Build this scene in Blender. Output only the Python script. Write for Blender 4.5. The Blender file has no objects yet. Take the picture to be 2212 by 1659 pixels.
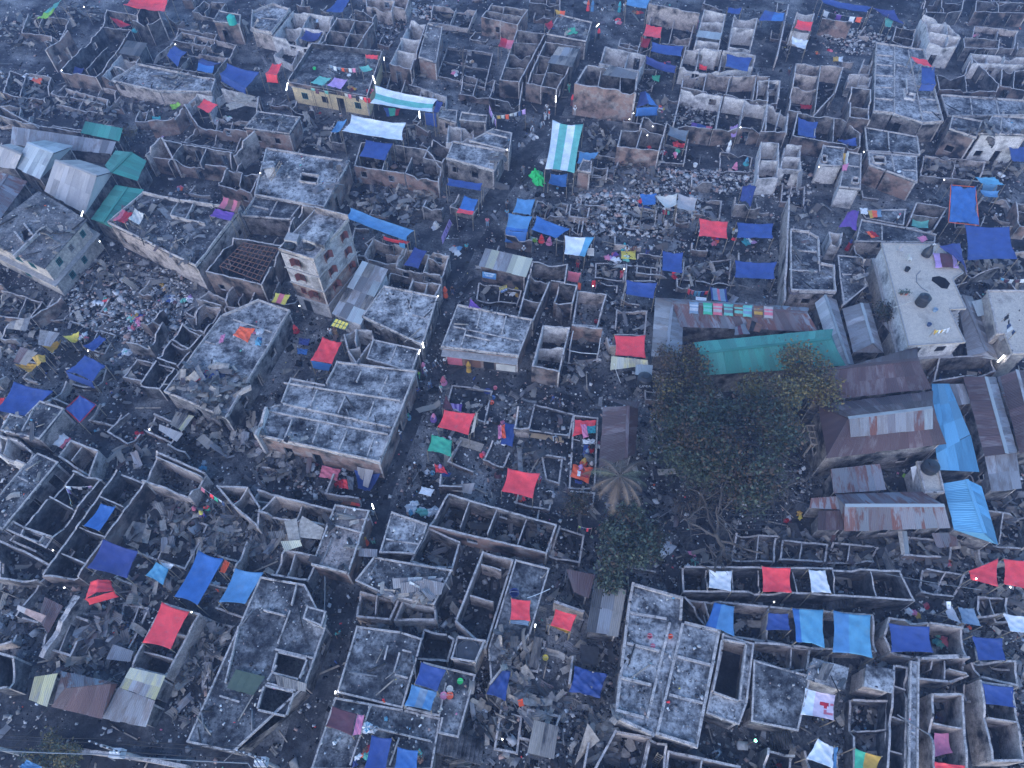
import bpy, bmesh, math, random, zlib
import numpy as np
from mathutils import Vector, Matrix, noise
PI = math.pi
scene = bpy.context.scene
col = scene.collection
# ------------------------------------------------------------------ camera, sky, sun, exposure
CAM_H, F_PX, PITCH = 64.0, 1562.0, math.radians(55.6)
cam_d = bpy.data.cameras.new('camera'); cam = bpy.data.objects.new('camera', cam_d); col.objects.link(cam)
cam.location = (0, 0, CAM_H); cam.rotation_euler = (PI/2-PITCH, 0, 0)
cam_d.sensor_width = 36; cam_d.lens = 36*F_PX/2212; cam_d.clip_end = 3000; cam_d.clip_start = .5
scene.camera = cam
SUN_EL, SUN_ROT = math.radians(14), math.radians(205)
w = bpy.data.worlds.new('World'); scene.world = w; w.use_nodes = True
nt = w.node_tree
sky = nt.nodes.new('ShaderNodeTexSky'); sky.sky_type = 'NISHITA'; sky.sun_disc = False
sky.sun_elevation = SUN_EL; sky.sun_rotation = SUN_ROT; sky.dust_density = .3; sky.air_density = 1.0; sky.ozone_density = 4.5
nt.links.new(sky.outputs[0], nt.nodes['Background'].inputs[0]); nt.nodes['Background'].inputs[1].default_value = .15
sd = bpy.data.lights.new('sun', 'SUN'); sun = bpy.data.objects.new('sun', sd); col.objects.link(sun)
sd.energy = .55; sd.angle = math.radians(80); sd.color = (1, .87, .86)
sun.rotation_euler = (PI/2-SUN_EL-.3, 0, PI-SUN_ROT)
vs = scene.view_settings
vs.view_transform = 'Standard'; vs.look = 'None'; vs.gamma = 1; vs.use_curve_mapping = False; vs.exposure = 2.0
scene.cycles.volume_bounces = 0; scene.cycles.max_bounces = 5; scene.cycles.diffuse_bounces = 3

# ------------------------------------------------------------------ helpers
CP, SP = math.cos(PITCH), math.sin(PITCH)
def W(p, z=0.0):
    """the point of the world at height z that lies behind photo pixel p (2212 x 1659 grid)"""
    a, b = (p[0]-1106)/F_PX, (829.5-p[1])/F_PX
    d = Vector((a, CP+b*SP, -SP+b*CP))
    t = (z-CAM_H)/d.z
    return Vector((d.x*t, d.y*t, z))
def px(tile, s):
    out = []
    for q in s.split():
        x, y = q.split(',')
        x, y = float(x), float(y)
        if tile == 'F': out.append((x, y))
        else: out.append((553*int(tile[0])+x/4, 414.75*int(tile[1])+y/4))
    return out
def R(label): return random.Random(zlib.crc32(label.encode()))
class MB:
    def __init__(s): s.v, s.f, s.m, s.uv = [], [], [], []
    def quad(s, a, b, c, d, m=0, uv=None):
        n = len(s.v); s.v += [tuple(a), tuple(b), tuple(c), tuple(d)]; s.f.append((n, n+1, n+2, n+3)); s.m.append(m)
        s.uv += uv or [(0, 0), (1, 0), (1, 1), (0, 1)]
    def tri(s, a, b, c, m=0):
        n = len(s.v); s.v += [tuple(a), tuple(b), tuple(c)]; s.f.append((n, n+1, n+2)); s.m.append(m); s.uv += [(0, 0), (1, 0), (.5, 1)]
    def hexa(s, p, m=0):
        """eight corners: bottom ring then top ring (counter-clockwise)"""
        for i in range(4):
            j = (i+1) % 4
            L = (Vector(p[j])-Vector(p[i])).length; h = (Vector(p[i+4])-Vector(p[i])).length
            s.quad(p[i], p[j], p[j+4], p[i+4], m, [(0, 0), (L, 0), (L, h), (0, h)])
        s.quad(p[4], p[5], p[6], p[7], m); s.quad(p[3], p[2], p[1], p[0], m)
    def box(s, c, d, m=0, rz=0.0):
        x, y, z = d[0]/2, d[1]/2, d[2]/2; cs, sn = math.cos(rz), math.sin(rz)
        P = [(c[0]+u*cs-v*sn, c[1]+u*sn+v*cs, c[2]+t) for t in (-z, z) for u, v in ((-x, -y), (x, -y), (x, y), (-x, y))]
        s.hexa(P, m)
    def bar(s, a, b, w, h=None, m=0):
        """a beam of section w x h from a to b"""
        a, b = Vector(a), Vector(b); h = h or w; d = (b-a)
        if d.length < 1e-4: return
        d.normalize(); n = d.cross(Vector((0, 0, 1)))
        n = Vector((1, 0, 0)) if n.length < 1e-3 else n.normalized()
        u = n.cross(d)
        P = [p+n*i*w/2+u*j*h/2 for p in (a, b) for i, j in ((-1, -1), (1, -1), (1, 1), (-1, 1))]
        s.hexa(P, m)
    def tube(s, pts, r, k=6, m=0, r1=None):
        pts = [Vector(p) for p in pts]; rings = []; n = len(pts)
        for i, p in enumerate(pts):
            d = (pts[min(i+1, n-1)]-pts[max(i-1, 0)]).normalized()
            a = d.cross(Vector((0, 0, 1)));  a = Vector((1, 0, 0)) if a.length < 1e-2 else a.normalized()
            b = a.cross(d); rr = r if r1 is None else r+(r1-r)*i/max(n-1, 1)
            rings.append([p+(a*math.cos(2*PI*q/k)+b*math.sin(2*PI*q/k))*rr for q in range(k)])
        for i in range(n-1):
            for q in range(k): s.quad(rings[i][q], rings[i][(q+1) % k], rings[i+1][(q+1) % k], rings[i+1][q], m)
        for rg in (rings[0][::-1], rings[-1]):
            for q in range(1, k-1): s.tri(rg[0], rg[q], rg[q+1], m)
    def lathe(s, c, prof, k=14, m=0, axis=None):
        c = Vector(c); prev = None
        M = axis.to_track_quat('Z', 'Y').to_matrix() if axis else Matrix.Identity(3)
        for r, z in prof:
            ring = [c+M @ Vector((r*math.cos(2*PI*q/k), r*math.sin(2*PI*q/k), z)) for q in range(k)]
            if prev:
                for q in range(k): s.quad(prev[q], prev[(q+1) % k], ring[(q+1) % k], ring[q], m)
            prev = ring
    def mesh(s, name, mats):
        me = bpy.data.meshes.new(name); me.from_pydata(s.v, [], s.f)
        for t in (mats if isinstance(mats, (list, tuple)) else [mats]): me.materials.append(t)
        me.polygons.foreach_set('material_index', s.m)
        if s.uv:
            ul = me.uv_layers.new(name='UVMap'); ul.data.foreach_set('uv', [c for t in s.uv for c in t])
        me.update(); return me
    def obj(s, name, mats, parent=None, smooth=False):
        me = s.mesh(name, mats)
        if smooth: me.polygons.foreach_set('use_smooth', [True]*len(me.polygons))
        o = bpy.data.objects.new(name, me); col.objects.link(o); o.parent = parent
        if parent is not None: o.matrix_parent_inverse = parent.matrix_world_inv if False else Matrix.Translation(-Vector(parent.location))
        return o
def tag(o, label=None, cat=None, group=None, kind=None):
    for k, v in (('label', label), ('category', cat), ('group', group), ('kind', kind)):
        if v: o[k] = v
    return o
def thing(name, loc, label, cat, group=None):
    o = bpy.data.objects.new(name, None); col.objects.link(o); o.location = loc; o.empty_display_size = .2
    return tag(o, label, cat, group)
def struct(name, mb, m, smooth=False): return tag(mb.obj(name, m, None, smooth), kind='structure')

# ------------------------------------------------------------------ materials
def mat(name, rough=.9, spec=.12):
    m = bpy.data.materials.new(name); m.use_nodes = True; b = m.node_tree.nodes['Principled BSDF']
    b.inputs['Roughness'].default_value = rough; b.inputs['Specular IOR Level'].default_value = spec
    return m, m.node_tree, b
def nd(t, kind, **kw):
    n = t.nodes.new(kind)
    for k, v in kw.items():
        if k in n.inputs: n.inputs[k].default_value = v
        else: setattr(n, k, v)
    return n
def c4(c): return (c[0], c[1], c[2], 1)
def ramp(t, src, stops, mode='LINEAR'):
    r = t.nodes.new('ShaderNodeValToRGB'); r.color_ramp.interpolation = mode; e = r.color_ramp.elements
    while len(e) < len(stops): e.new(.5)
    for q, (p, c) in zip(e, stops): q.position = p; q.color = c4(c) if isinstance(c, tuple) else (c, c, c, 1)
    t.links.new(src, r.inputs[0]); return r.outputs[0]
def mix(t, fac, a, b, blend='MIX'):
    m = t.nodes.new('ShaderNodeMix'); m.data_type = 'RGBA'; m.blend_type = blend
    for s, v in ((0, fac), (6, a), (7, b)):
        if hasattr(v, 'is_output') or isinstance(v, bpy.types.NodeSocket): t.links.new(v, m.inputs[s])
        elif isinstance(v, tuple): m.inputs[s].default_value = c4(v)
        else: m.inputs[s].default_value = v
    return m.outputs[2]
def pos(t): return nd(t, 'ShaderNodeNewGeometry').outputs['Position']
def noi(t, vec, scale, detail=4, rough=.6, w=0):
    n = nd(t, 'ShaderNodeTexNoise', Scale=scale, Detail=detail, Roughness=rough)
    if w:
        mp = nd(t, 'ShaderNodeMapping'); mp.inputs[1].default_value = (w*17.3, w*5.1, w*9.7); t.links.new(vec, mp.inputs[0]); vec = mp.outputs[0]
    t.links.new(vec, n.inputs['Vector']); return n.outputs[0]
def bump(t, b, h, s=.4, d=.05):
    n = nd(t, 'ShaderNodeBump', Strength=s, Distance=d); t.links.new(h, n.inputs['Height']); t.links.new(n.outputs[0], b.inputs['Normal'])
def plaster(name, base, second, soot, s0, s1, scale=.55, w=0):
    base, second = [tuple(min(.8, q*1.28) for q in k) for k in (base, second)]
    m, t, b = mat(name); P = pos(t)
    c = mix(t, ramp(t, noi(t, P, 2.2, 5, .65, w+1), [(.38, 0), (.62, 1)]), base, second)
    k = ramp(t, noi(t, P, scale, 6, .62, w+2), [(s0, 0), (s1, 1)])
    c = mix(t, k, c, soot)
    f = noi(t, P, 14, 3, .6, w+3)
    c = mix(t, ramp(t, f, [(.35, .55), (.6, 0)]), c, soot)
    t.links.new(c, b.inputs['Base Color']); bump(t, b, f, .5, .04); return m
def brickm(name, b1, b2, mortar, soot, s0, s1, w=0):
    m, t, b = mat(name); P = pos(t)
    uv = nd(t, 'ShaderNodeUVMap').outputs[0]
    br = nd(t, 'ShaderNodeTexBrick', Scale=1.0); br.inputs['Brick Width'].default_value = .25; br.inputs['Row Height'].default_value = .085
    br.inputs['Mortar Size'].default_value = .012; br.inputs['Color1'].default_value = c4(b1); br.inputs['Color2'].default_value = c4(b2); br.inputs['Mortar'].default_value = c4(mortar)
    t.links.new(uv, br.inputs['Vector'])
    c = mix(t, ramp(t, noi(t, P, .8, 5, .65, w+1), [(.5, 0), (.6, 1)]), br.outputs[0], mortar)
    c = mix(t, ramp(t, noi(t, P, .5, 6, .62, w+2), [(s0, 0), (s1, 1)]), c, soot)
    t.links.new(c, b.inputs['Base Color']); bump(t, b, noi(t, P, 9, 4, .6), .5, .04); return m
SOOT = (.016, .016, .019)
M = {}
M['pale'] = plaster('plaster_pale', (.46, .38, .33), (.30, .255, .23), SOOT, .47, .66)
M['white'] = plaster('plaster_white', (.62, .58, .55), (.42, .39, .37), (.05, .05, .055), .50, .70, .5, 3)
M['grey'] = plaster('plaster_grey', (.27, .235, .215), (.15, .135, .128), SOOT, .43, .62, .6, 5)
M['dark'] = plaster('plaster_charred', (.14, .13, .13), (.06, .057, .058), (.011, .011, .013), .42, .62, .7, 7)
M['yellow'] = plaster('plaster_yellow', (.60, .45, .24), (.46, .36, .22), (.12, .10, .09), .60, .80, .4, 9)
M['cream'] = plaster('plaster_cream', (.50, .43, .355), (.30, .265, .24), (.09, .082, .08), .48, .70, .35, 11)
M['brick'] = brickm('brick_red', (.29, .155, .11), (.21, .12, .09), (.29, .24, .215), (.03, .027, .027), .46, .64)
M['bricks'] = brickm('brick_sooty', (.22, .14, .105), (.15, .10, .085), (.22, .185, .17), SOOT, .41, .60, 4)
M['top'] = plaster('wall_top_mortar', (.50, .44, .40), (.30, .265, .245), (.04, .037, .037), .55, .70, 1.6, 13)
M['towerp'] = plaster('plaster_tower', (.40, .385, .375), (.27, .255, .25), (.07, .066, .065), .50, .70, .4, 23)
def ashy(name, stops, scale, w, fine=7.0, contrast=.75, sp=.53):
    m, t, b = mat(name, 1, .03); P = pos(t)
    a = noi(t, P, scale, 9, .72, w)
    c = ramp(t, a, stops)
    f = noi(t, P, fine, 5, .7, w+3)
    c = mix(t, ramp(t, f, [(.34, contrast), (.54, 0)]), c, (.010, .010, .013))
    v = nd(t, 'ShaderNodeTexVoronoi', Scale=fine*.8); t.links.new(P, v.inputs['Vector'])
    k = mix(t, 1.0, ramp(t, v.outputs[0], [(.03, 1), (.13, 0)]), ramp(t, noi(t, P, 1.1, 4, .6, w+8), [(sp, 0), (sp+.12, 1)]), 'MULTIPLY')
    c = mix(t, k, c, (.36, .34, .34))
    t.links.new(c, b.inputs['Base Color']); bump(t, b, f, .7, .08); return m
M['ground'] = ashy('ground_ash', [(.36, (.014, .014, .017)), (.47, (.050, .049, .054)), (.55, (.13, .127, .128)), (.67, (.29, .278, .27))], .16, 1, 5)
M['alley'] = ashy('alley_tread', [(.35, (.016, .016, .019)), (.50, (.050, .050, .054)), (.66, (.14, .138, .14))], .35, 4, 5, .5, .58)
M['slab'] = ashy('roof_ash_pale', [(.34, (.022, .022, .026)), (.43, (.11, .11, .115)), (.51, (.28, .275, .275)), (.64, (.55, .53, .51))], .5, 6, 2.4, .8, .56)
M['slabd'] = ashy('roof_ash_dark', [(.36, (.018, .018, .022)), (.46, (.065, .065, .07)), (.55, (.17, .168, .17)), (.68, (.42, .41, .40))], .5, 9, 2.8, .8, .56)
M['slabr'] = ashy('roof_brick_dust', [(.34, (.035, .034, .036)), (.46, (.15, .13, .12)), (.56, (.34, .28, .25)), (.70, (.45, .39, .36))], .40, 15, 3.6, .6, .48)
M['floor'] = ashy('room_floor_ash', [(.36, (.011, .011, .014)), (.52, (.036, .036, .04)), (.64, (.11, .107, .108)), (.76, (.20, .19, .19))], .5, 12, 4, .7, .55)
M['floorp'] = ashy('floor_rubble_pale', [(.34, (.05, .05, .052)), (.48, (.15, .142, .138)), (.60, (.28, .26, .25)), (.74, (.40, .37, .35))], .45, 19, 4, .7, .45)
M['beige'] = plaster('roof_beige', (.47, .405, .33), (.40, .345, .29), (.16, .135, .115), .60, .78, .22, 21)
def tinm(name, c1, c2, c3, p1=.45, p2=.6, rough=.6):
    """corrugated sheet: each sheet its own mix of bare metal, rust and char"""
    m, t, b = mat(name, rough, .35); P = pos(t)
    oi = nd(t, 'ShaderNodeObjectInfo').outputs['Random']
    uv = nd(t, 'ShaderNodeUVMap').outputs[0]
    mp = nd(t, 'ShaderNodeMapping'); t.links.new(uv, mp.inputs[0]); mp.inputs[3].default_value = (1, .25, 1)
    add = nd(t, 'ShaderNodeVectorMath', operation='ADD'); t.links.new(mp.outputs[0], add.inputs[0])
    sc = nd(t, 'ShaderNodeVectorMath', operation='SCALE'); sc.inputs[0].default_value = (7, 13, 3); t.links.new(oi, sc.inputs['Scale']); t.links.new(sc.outputs[0], add.inputs[1])
    c = mix(t, ramp(t, noi(t, add.outputs[0], 1.6, 6, .65), [(p1, 0), (p2, 1)]), c1, c2)
    r2 = nd(t, 'ShaderNodeMath', operation='FRACT'); mu = nd(t, 'ShaderNodeMath', operation='MULTIPLY'); mu.inputs[1].default_value = 7.31
    t.links.new(oi, mu.inputs[0]); t.links.new(mu.outputs[0], r2.inputs[0])
    c = mix(t, ramp(t, r2.outputs[0], [(.35, 0), (.95, .85)]), c, c3)
    hs = nd(t, 'ShaderNodeHueSaturation'); t.links.new(c, hs.inputs['Color'])
    t.links.new(ramp(t, oi, [(0, .72), (1, 1.25)]), hs.inputs['Value']); c = hs.outputs[0]
    t.links.new(c, b.inputs['Base Color'])
    wv = nd(t, 'ShaderNodeTexWave', Scale=2.1, bands_direction='X'); t.links.new(uv, wv.inputs['Vector'])
    bump(t, b, wv.outputs[0], .8, .03); return m
M['tin'] = tinm('tin_zinc', (.30, .30, .31), (.20, .17, .16), (.16, .155, .16))
M['tinrust'] = tinm('tin_rust_zinc', (.20, .205, .22), (.15, .06, .045), (.13, .095, .095), .49, .57)
M['tinred'] = tinm('tin_dark_rust', (.10, .056, .054), (.16, .125, .125), (.07, .042, .042), .50, .62)
M['tinburnt'] = tinm('tin_burnt', (.21, .185, .165), (.045, .042, .043), (.32, .28, .235))
M['tindark'] = tinm('tin_char', (.07, .067, .068), (.018, .018, .02), (.16, .14, .13))
M['tinblue'] = tinm('tin_painted_blue', (.12, .33, .49), (.09, .24, .36), (.15, .34, .47), .48, .66)
M['tingreen'] = tinm('tin_painted_green', (.045, .24, .18), (.035, .15, .115), (.075, .27, .21), .50, .68)
M['tinwhite'] = tinm('tin_pale', (.36, .40, .40), (.28, .29, .30), (.41, .44, .44))
M['tincream'] = tinm('tin_cream', (.42, .375, .345), (.31, .28, .26), (.39, .36, .345))
M['tinyellow'] = tinm('tin_yellowed', (.46, .41, .22), (.30, .29, .26), (.42, .41, .33))
def plain(name, c, rough=.7, v=.15, spec=.3, sc=2.5, bs=.15):
    m, t, b = mat(name, rough, spec); P = pos(t); n = noi(t, P, sc, 4, .6)
    c = mix(t, ramp(t, n, [(.3, 0), (.7, 1)]), tuple(q*(1-v) for q in c), tuple(min(1, q*(1+v)) for q in c))
    t.links.new(c, b.inputs['Base Color'])
    if bs: bump(t, b, n, bs, .05)
    return m
CL = dict(blue=(.042, .08, .25), navy=(.045, .062, .20), sky=(.11, .27, .46), cyan=(.12, .34, .48), azure=(.05, .155, .39), red=(.92, .075, .085), orange=(.85, .13, .05),
  crimson=(.42, .02, .035), maroon=(.12, .045, .055), white=(.74, .75, .75), cream=(.62, .59, .52), beige=(.42, .38, .36), green=(.07, .42, .24), lime=(.30, .55, .08), vivid=(.04, .60, .16),
  mint=(.16, .47, .38), teal=(.05, .33, .36), pink=(.70, .24, .36), petal=(.66, .52, .58), rose=(.62, .16, .20), lilac=(.48, .30, .55), purple=(.16, .07, .30), yellow=(.68, .55, .10), mustard=(.55, .32, .06),
  brown=(.20, .10, .07), black=(.02, .02, .023), grey=(.16, .18, .20), steel=(.20, .28, .36), skin=(.22, .12, .08), hair=(.012, .01, .01), tan=(.42, .28, .16), denim=(.05, .08, .16), silver=(.45, .47, .5))
def C(n):
    k = 'c_'+n
    if k not in M:
        m, t, b = mat('cloth_'+n, .6, .22); P = pos(t); c = CL[n]; g = sum(c)/3
        q = mix(t, ramp(t, noi(t, P, .9, 5, .62), [(.3, 0), (.7, 1)]), tuple(x*.72 for x in c), tuple(min(1, x*1.12) for x in c))
        q = mix(t, ramp(t, noi(t, P, 1.7, 6, .7, 3), [(.54, 0), (.78, .32)]), q, (.12+g*.4, .12+g*.4, .125+g*.4))
        t.links.new(q, b.inputs['Base Color']); bump(t, b, noi(t, P, 3.2, 5, .65, 5), .35, .06); M[k] = m
    return M[k]
M['wood'] = plain('timber_charred', (.03, .028, .027), .9, .5)
M['woodp'] = plain('timber_pale', (.30, .25, .20), .9, .4)
M['bamboo'] = plain('bamboo', (.26, .21, .15), .7, .3)
M['steel'] = plain('steel_dark', (.05, .05, .055), .5, .3)
M['rust'] = plain('steel_rusty', (.16, .08, .055), .8, .3)
M['conc'] = plain('concrete', (.30, .285, .275), .9, .25)
M['plastic'] = plain('tank_black', (.018, .018, .02), .45, .1, .5)
M['shutter'] = plain('shutter_red', (.13, .045, .04), .6, .2)
M['shutterg'] = plain('shutter_green', (.02, .14, .14), .6, .2)
M['dark_in'] = plain('opening_dark', (.012, .012, .014), .9, .2)
def emis(name, c, s):
    m, t, b = mat(name); b.inputs['Emission Color'].default_value = c4(c); b.inputs['Emission Strength'].default_value = s; b.inputs['Base Color'].default_value = c4(c); return m
M['lamp'] = emis('lamp_lit', (.92, .97, 1), 4)
M['lampg'] = emis('lamp_lit_green', (.2, 1, .55), 5)
# ------------------------------------------------------------------ builders for houses
HS = .92
SURF = []     # (polygon, height, kind, clutter)
def area2(P): return sum(P[i][0]*P[(i+1) % len(P)][1]-P[(i+1) % len(P)][0]*P[i][1] for i in range(len(P)))
def ccw(P): return P if area2(P) > 0 else P[::-1]
def wall_mesh(a, b, z0, z1, t, holes, jag, rg, brk=0.0):
    """a wall of thickness t to the left of a->b, with openings and a broken top; slots 0 outer, 1 inner, 2 top"""
    mb = MB(); a = Vector((a[0], a[1], 0)); b = Vector((b[0], b[1], 0)); L = (b-a).length
    d = (b-a)/L; n = Vector((-d.y, d.x, 0))
    us = {0.0, L}
    for q in holes: us |= {q[0], q[1]}
    k = max(1, int(L/.55))
    for i in range(1, k):
        u = L*i/k+rg.uniform(-.1, .1)
        if all(abs(u-x) > .12 for x in us): us.add(u)
    us = sorted(us); top = []
    dip = rg.uniform(.05, .95)*L; dw = rg.uniform(.5, 2.0); dd = brk*rg.uniform(.3, 1.2); sq = rg.random() < .5
    for u in us:
        z = z1+rg.uniform(-jag, jag*.3)
        if dd and abs(u-dip) < dw: z -= dd*(rg.uniform(.7, 1) if sq else 1-abs(u-dip)/dw)
        top.append(z)
    P = lambda u, v, s: a+d*u+n*(t*s)+Vector((0, 0, v))
    prev = None
    for i in range(len(us)-1):
        u0, u1 = us[i], us[i+1]; um = (u0+u1)/2
        h = next((q for q in holes if q[0] <= um <= q[1]), None)
        if h and h[3]+z0 > min(top[i], top[i+1])-.15: h = (h[0], h[1], h[2], min(top[i], top[i+1])-.15-z0)
        spans = [(z0, z0, top[i], top[i+1], 1)]
        if h:
            spans = ([(z0, z0, z0+h[2], z0+h[2], 1)] if h[2] > .01 else [])+[(z0+h[3], z0+h[3], top[i], top[i+1], 1)]
        for lo0, lo1, hi0, hi1, _ in spans:
            mb.quad(P(u0, lo0, 0), P(u1, lo1, 0), P(u1, hi1, 0), P(u0, hi0, 0), 0, [(u0, lo0), (u1, lo1), (u1, hi1), (u0, hi0)])
            mb.quad(P(u1, lo1, 1), P(u0, lo0, 1), P(u0, hi0, 1), P(u1, hi1, 1), 1, [(u1, lo1), (u0, lo0), (u0, hi0), (u1, hi1)])
            mb.quad(P(u0, hi0, 0), P(u1, hi1, 0), P(u1, hi1, 1), P(u0, hi0, 1), 2)
            if lo0 > z0+.01: mb.quad(P(u0, lo0, 1), P(u1, lo1, 1), P(u1, lo1, 0), P(u0, lo0, 0), 2)
        if h and h is not prev:
            mb.quad(P(u0, z0+h[2], 0), P(u0, z0+h[2], 1), P(u0, z0+h[3], 1), P(u0, z0+h[3], 0), 2)
        if h and (um > h[1]-(u1-u0)):
            mb.quad(P(u1, z0+h[2], 1), P(u1, z0+h[2], 0), P(u1, z0+h[3], 0), P(u1, z0+h[3], 1), 2)
        prev = h
    mb.quad(P(0, z0, 1), P(0, z0, 0), P(0, top[0], 0), P(0, top[0], 1), 2)
    mb.quad(P(L, z0, 0), P(L, z0, 1), P(L, top[-1], 1), P(L, top[-1], 0), 2)
    return mb
def openings(L, h, rg, p):
    out = []; u = rg.uniform(.5, 1.1)
    while u < L-1.5:
        if rg.random() < p:
            if rg.random() < .4 and h > 2.2: wd = .9; out.append((u, u+wd, 0.0, 2.0))
            else: wd = rg.choice([.8, 1.0]); out.append((u, u+wd, 1.0, min(1.95, h-.3)))
            u += wd
        u += rg.uniform(1.0, 2.6)
    return out
def slab_mesh(P, z0, z1, hole=None):
    bm = bmesh.new(); loops = [P]+(([hole] if not isinstance(hole[0], list) else hole) if hole else []); E = []
    for lp in loops:
        v = [bm.verts.new((p[0], p[1], z1)) for p in lp]
        E += [bm.edges.new((v[i], v[(i+1) % len(v)])) for i in range(len(v))]
    r = bmesh.ops.triangle_fill(bm, edges=E, use_beauty=True, use_dissolve=False, normal=(0, 0, 1))
    f = [g for g in r['geom'] if isinstance(g, bmesh.types.BMFace)]
    ex = bmesh.ops.extrude_face_region(bm, geom=f)
    for g in ex['geom']:
        if isinstance(g, bmesh.types.BMVert): g.co.z = z0
    bmesh.ops.recalc_face_normals(bm, faces=bm.faces[:])
    me = bpy.data.meshes.new('slab'); bm.to_mesh(me); bm.free(); return me
def add_mesh(name, me, mats, parent):
    for m in (mats if isinstance(mats, (list, tuple)) else [mats]): me.materials.append(m)
    o = bpy.data.objects.new(name, me); col.objects.link(o); o.parent = parent
    if parent is not None: o.matrix_parent_inverse = Matrix.Translation(-Vector(parent.location))
    return o
MK = {'p': ('pale', 'pale'), 'w': ('white', 'white'), 'b': ('bricks', 'pale'), 'B': ('brick', 'grey'), 'd': ('dark', 'dark'), 'g': ('grey', 'grey'), 'gp': ('grey', 'pale'), 'bd': ('bricks', 'dark'), 'bw': ('bricks', 'white'),
      'y': ('yellow', 'yellow'), 'c': ('cream', 'cream'), 'bg': ('bricks', 'grey')}
def lines(tile, s):
    return [px(tile, q) for q in s.split(';') if q.strip()] if s else []
def inset(P, d):
    n = len(P); out = []
    for i in range(n):
        a, b, c = Vector(P[i-1][:2]), Vector(P[i][:2]), Vector(P[(i+1) % n][:2])
        e1, e2 = (b-a).normalized(), (c-b).normalized()
        n1, n2 = Vector((-e1.y, e1.x)), Vector((-e2.y, e2.x)); k = 1+n1.dot(n2)
        out.append(b+(n1+n2)*(d/max(k, .35)))
    return out
def facing(a, b):
    d = Vector((b[0]-a[0], b[1]-a[1])); n = Vector((d.y, -d.x)); mid = Vector(((a[0]+b[0])/2, (a[1]+b[1])/2))
    return n.dot(-mid) > 0
def shell(tile, h, poly, parts, label, m='gp', p=.35, clutter=1.0, brk=.8, floor='floor', z0=0.0, t=.17, jag=.13, group='roofless burnt houses', name='burnt_house'):
    rg = R(label); h = z0+(h*HS if not z0 else h)-z0+rg.uniform(-.05, .05)
    P = ccw([W(q, z0+h) for q in px(tile, poly)]); c = sum(P, Vector())/len(P)
    T = thing(name, (c.x, c.y, z0), label, 'ruined house', group)
    o, i = MK[m]; ms = [M[o], M[i], M['top']]
    n = len(P)
    for k in range(n):
        a, b = P[k].xy, P[(k+1) % n].xy; L = (b-a).length
        if L < .35: continue
        b2 = b-(b-a)/L*t*1.02
        wall_mesh(a, b2, z0, z0+h-rg.uniform(0, .08), t, openings(L-t, h, rg, p) if h > 1.9 else [], jag, rg, brk if rg.random() < .6 else 0).obj('wall', ms, T)
    for q in lines(tile, parts):
        a, b = W(q[0], z0+h).xy, W(q[1], z0+h).xy; L = (b-a).length
        if L < .4: continue
        e = (b-a)/L; a = a+e*.12; b = b-e*.12
        wall_mesh(a, b, z0, z0+h-rg.uniform(.02, .14), .115, openings(L-.3, h, rg, p*.7) if h > 1.9 else [], jag, rg, brk if rg.random() < .5 else 0).obj('partition_wall', [M[i], M[i], M['top']], T)
    add_mesh('floor', slab_mesh([p.xy for p in P] if n < 3 else inset(P, t*.5), z0-.05, z0+.05+rg.uniform(0, .03)), M[floor], T)
    SURF.append(([p.xy for p in P], z0+.08, 'shell', clutter, h)); return T
def flat(tile, h, poly, kerbs, label, m='gp', roof='slab', hole='', edge=.22, kerb=.2, p=.4, clutter=.6, over=.12, z0=0.0, group='flat roofed burnt houses', name='flat_roofed_house', kw=.14, km='top', cat='burnt house'):
    rg = R(label); h, z0 = h*HS+rg.uniform(-.03, .03), z0*HS
    P = ccw([W(q, h) for q in px(tile, poly)]); c = sum(P, Vector())/len(P)
    T = thing(name, (c.x, c.y, z0), label, cat, group)
    o, i = MK[m]; ms = [M[o], M[i], M['top']]
    I = inset(P, over); n = len(I); t = .2
    for k in range(n):
        a, b = I[k], I[(k+1) % n]; L = (b-a).length
        if L < .4: continue
        wall_mesh(a, b-(b-a)/L*t*1.02, z0, h-.15, t, openings(L-t, h-z0, rg, p) if facing(a, b) else [], .004, rg).obj('wall', ms, T)
    H = None
    if hole: H = [[W(q, h).xy for q in px(tile, x)] for x in hole.split(';')]
    add_mesh('roof_slab', slab_mesh([q.xy for q in P], h-.16, h, H), M[roof], T)
    if edge:
        for k in range(n):
            a, b = P[k].xy, P[(k+1) % n].xy; L = (b-a).length
            if L < .4: continue
            e = (b-a)/L; J = Vector((-e.y, e.x))*.02
            wall_mesh(a+J, b+J-e*kw*1.02, h-.01, h+edge*rg.uniform(.5, 1.1), kw, [], .03, rg, .3*edge).obj('parapet', [M[km], M[km], M[km]], T)
    for q in lines(tile, kerbs):
        a, b = W(q[0], h).xy, W(q[1], h).xy; L = (b-a).length
        if L < .4: continue
        e = (b-a)/L
        wall_mesh(a+e*.2, b-e*.2, h-.01, h+kerb*rg.uniform(.6, 1.2), kw*.9, [], .05, rg, .3*kerb).obj('wall_stub', [M[km], M[km], M[km]], T)
    for H in H or []:
        H = ccw([Vector(q) for q in H])
        for k in range(len(H)):
            a, b = H[k], H[(k+1) % len(H)]; e = (b-a).normalized(); J = Vector((-e.y, e.x))*(-.16)
            wall_mesh(a+J, b+J, h-.01, h+.3, .14, [], .05, rg).obj('stairwell_kerb', [M[km]]*3, T)
        SURF.append((H, None, 'hole', 0, 0))
    SURF.append(([q.xy for q in P], h, 'flat', clutter, 0)); return T
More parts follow.
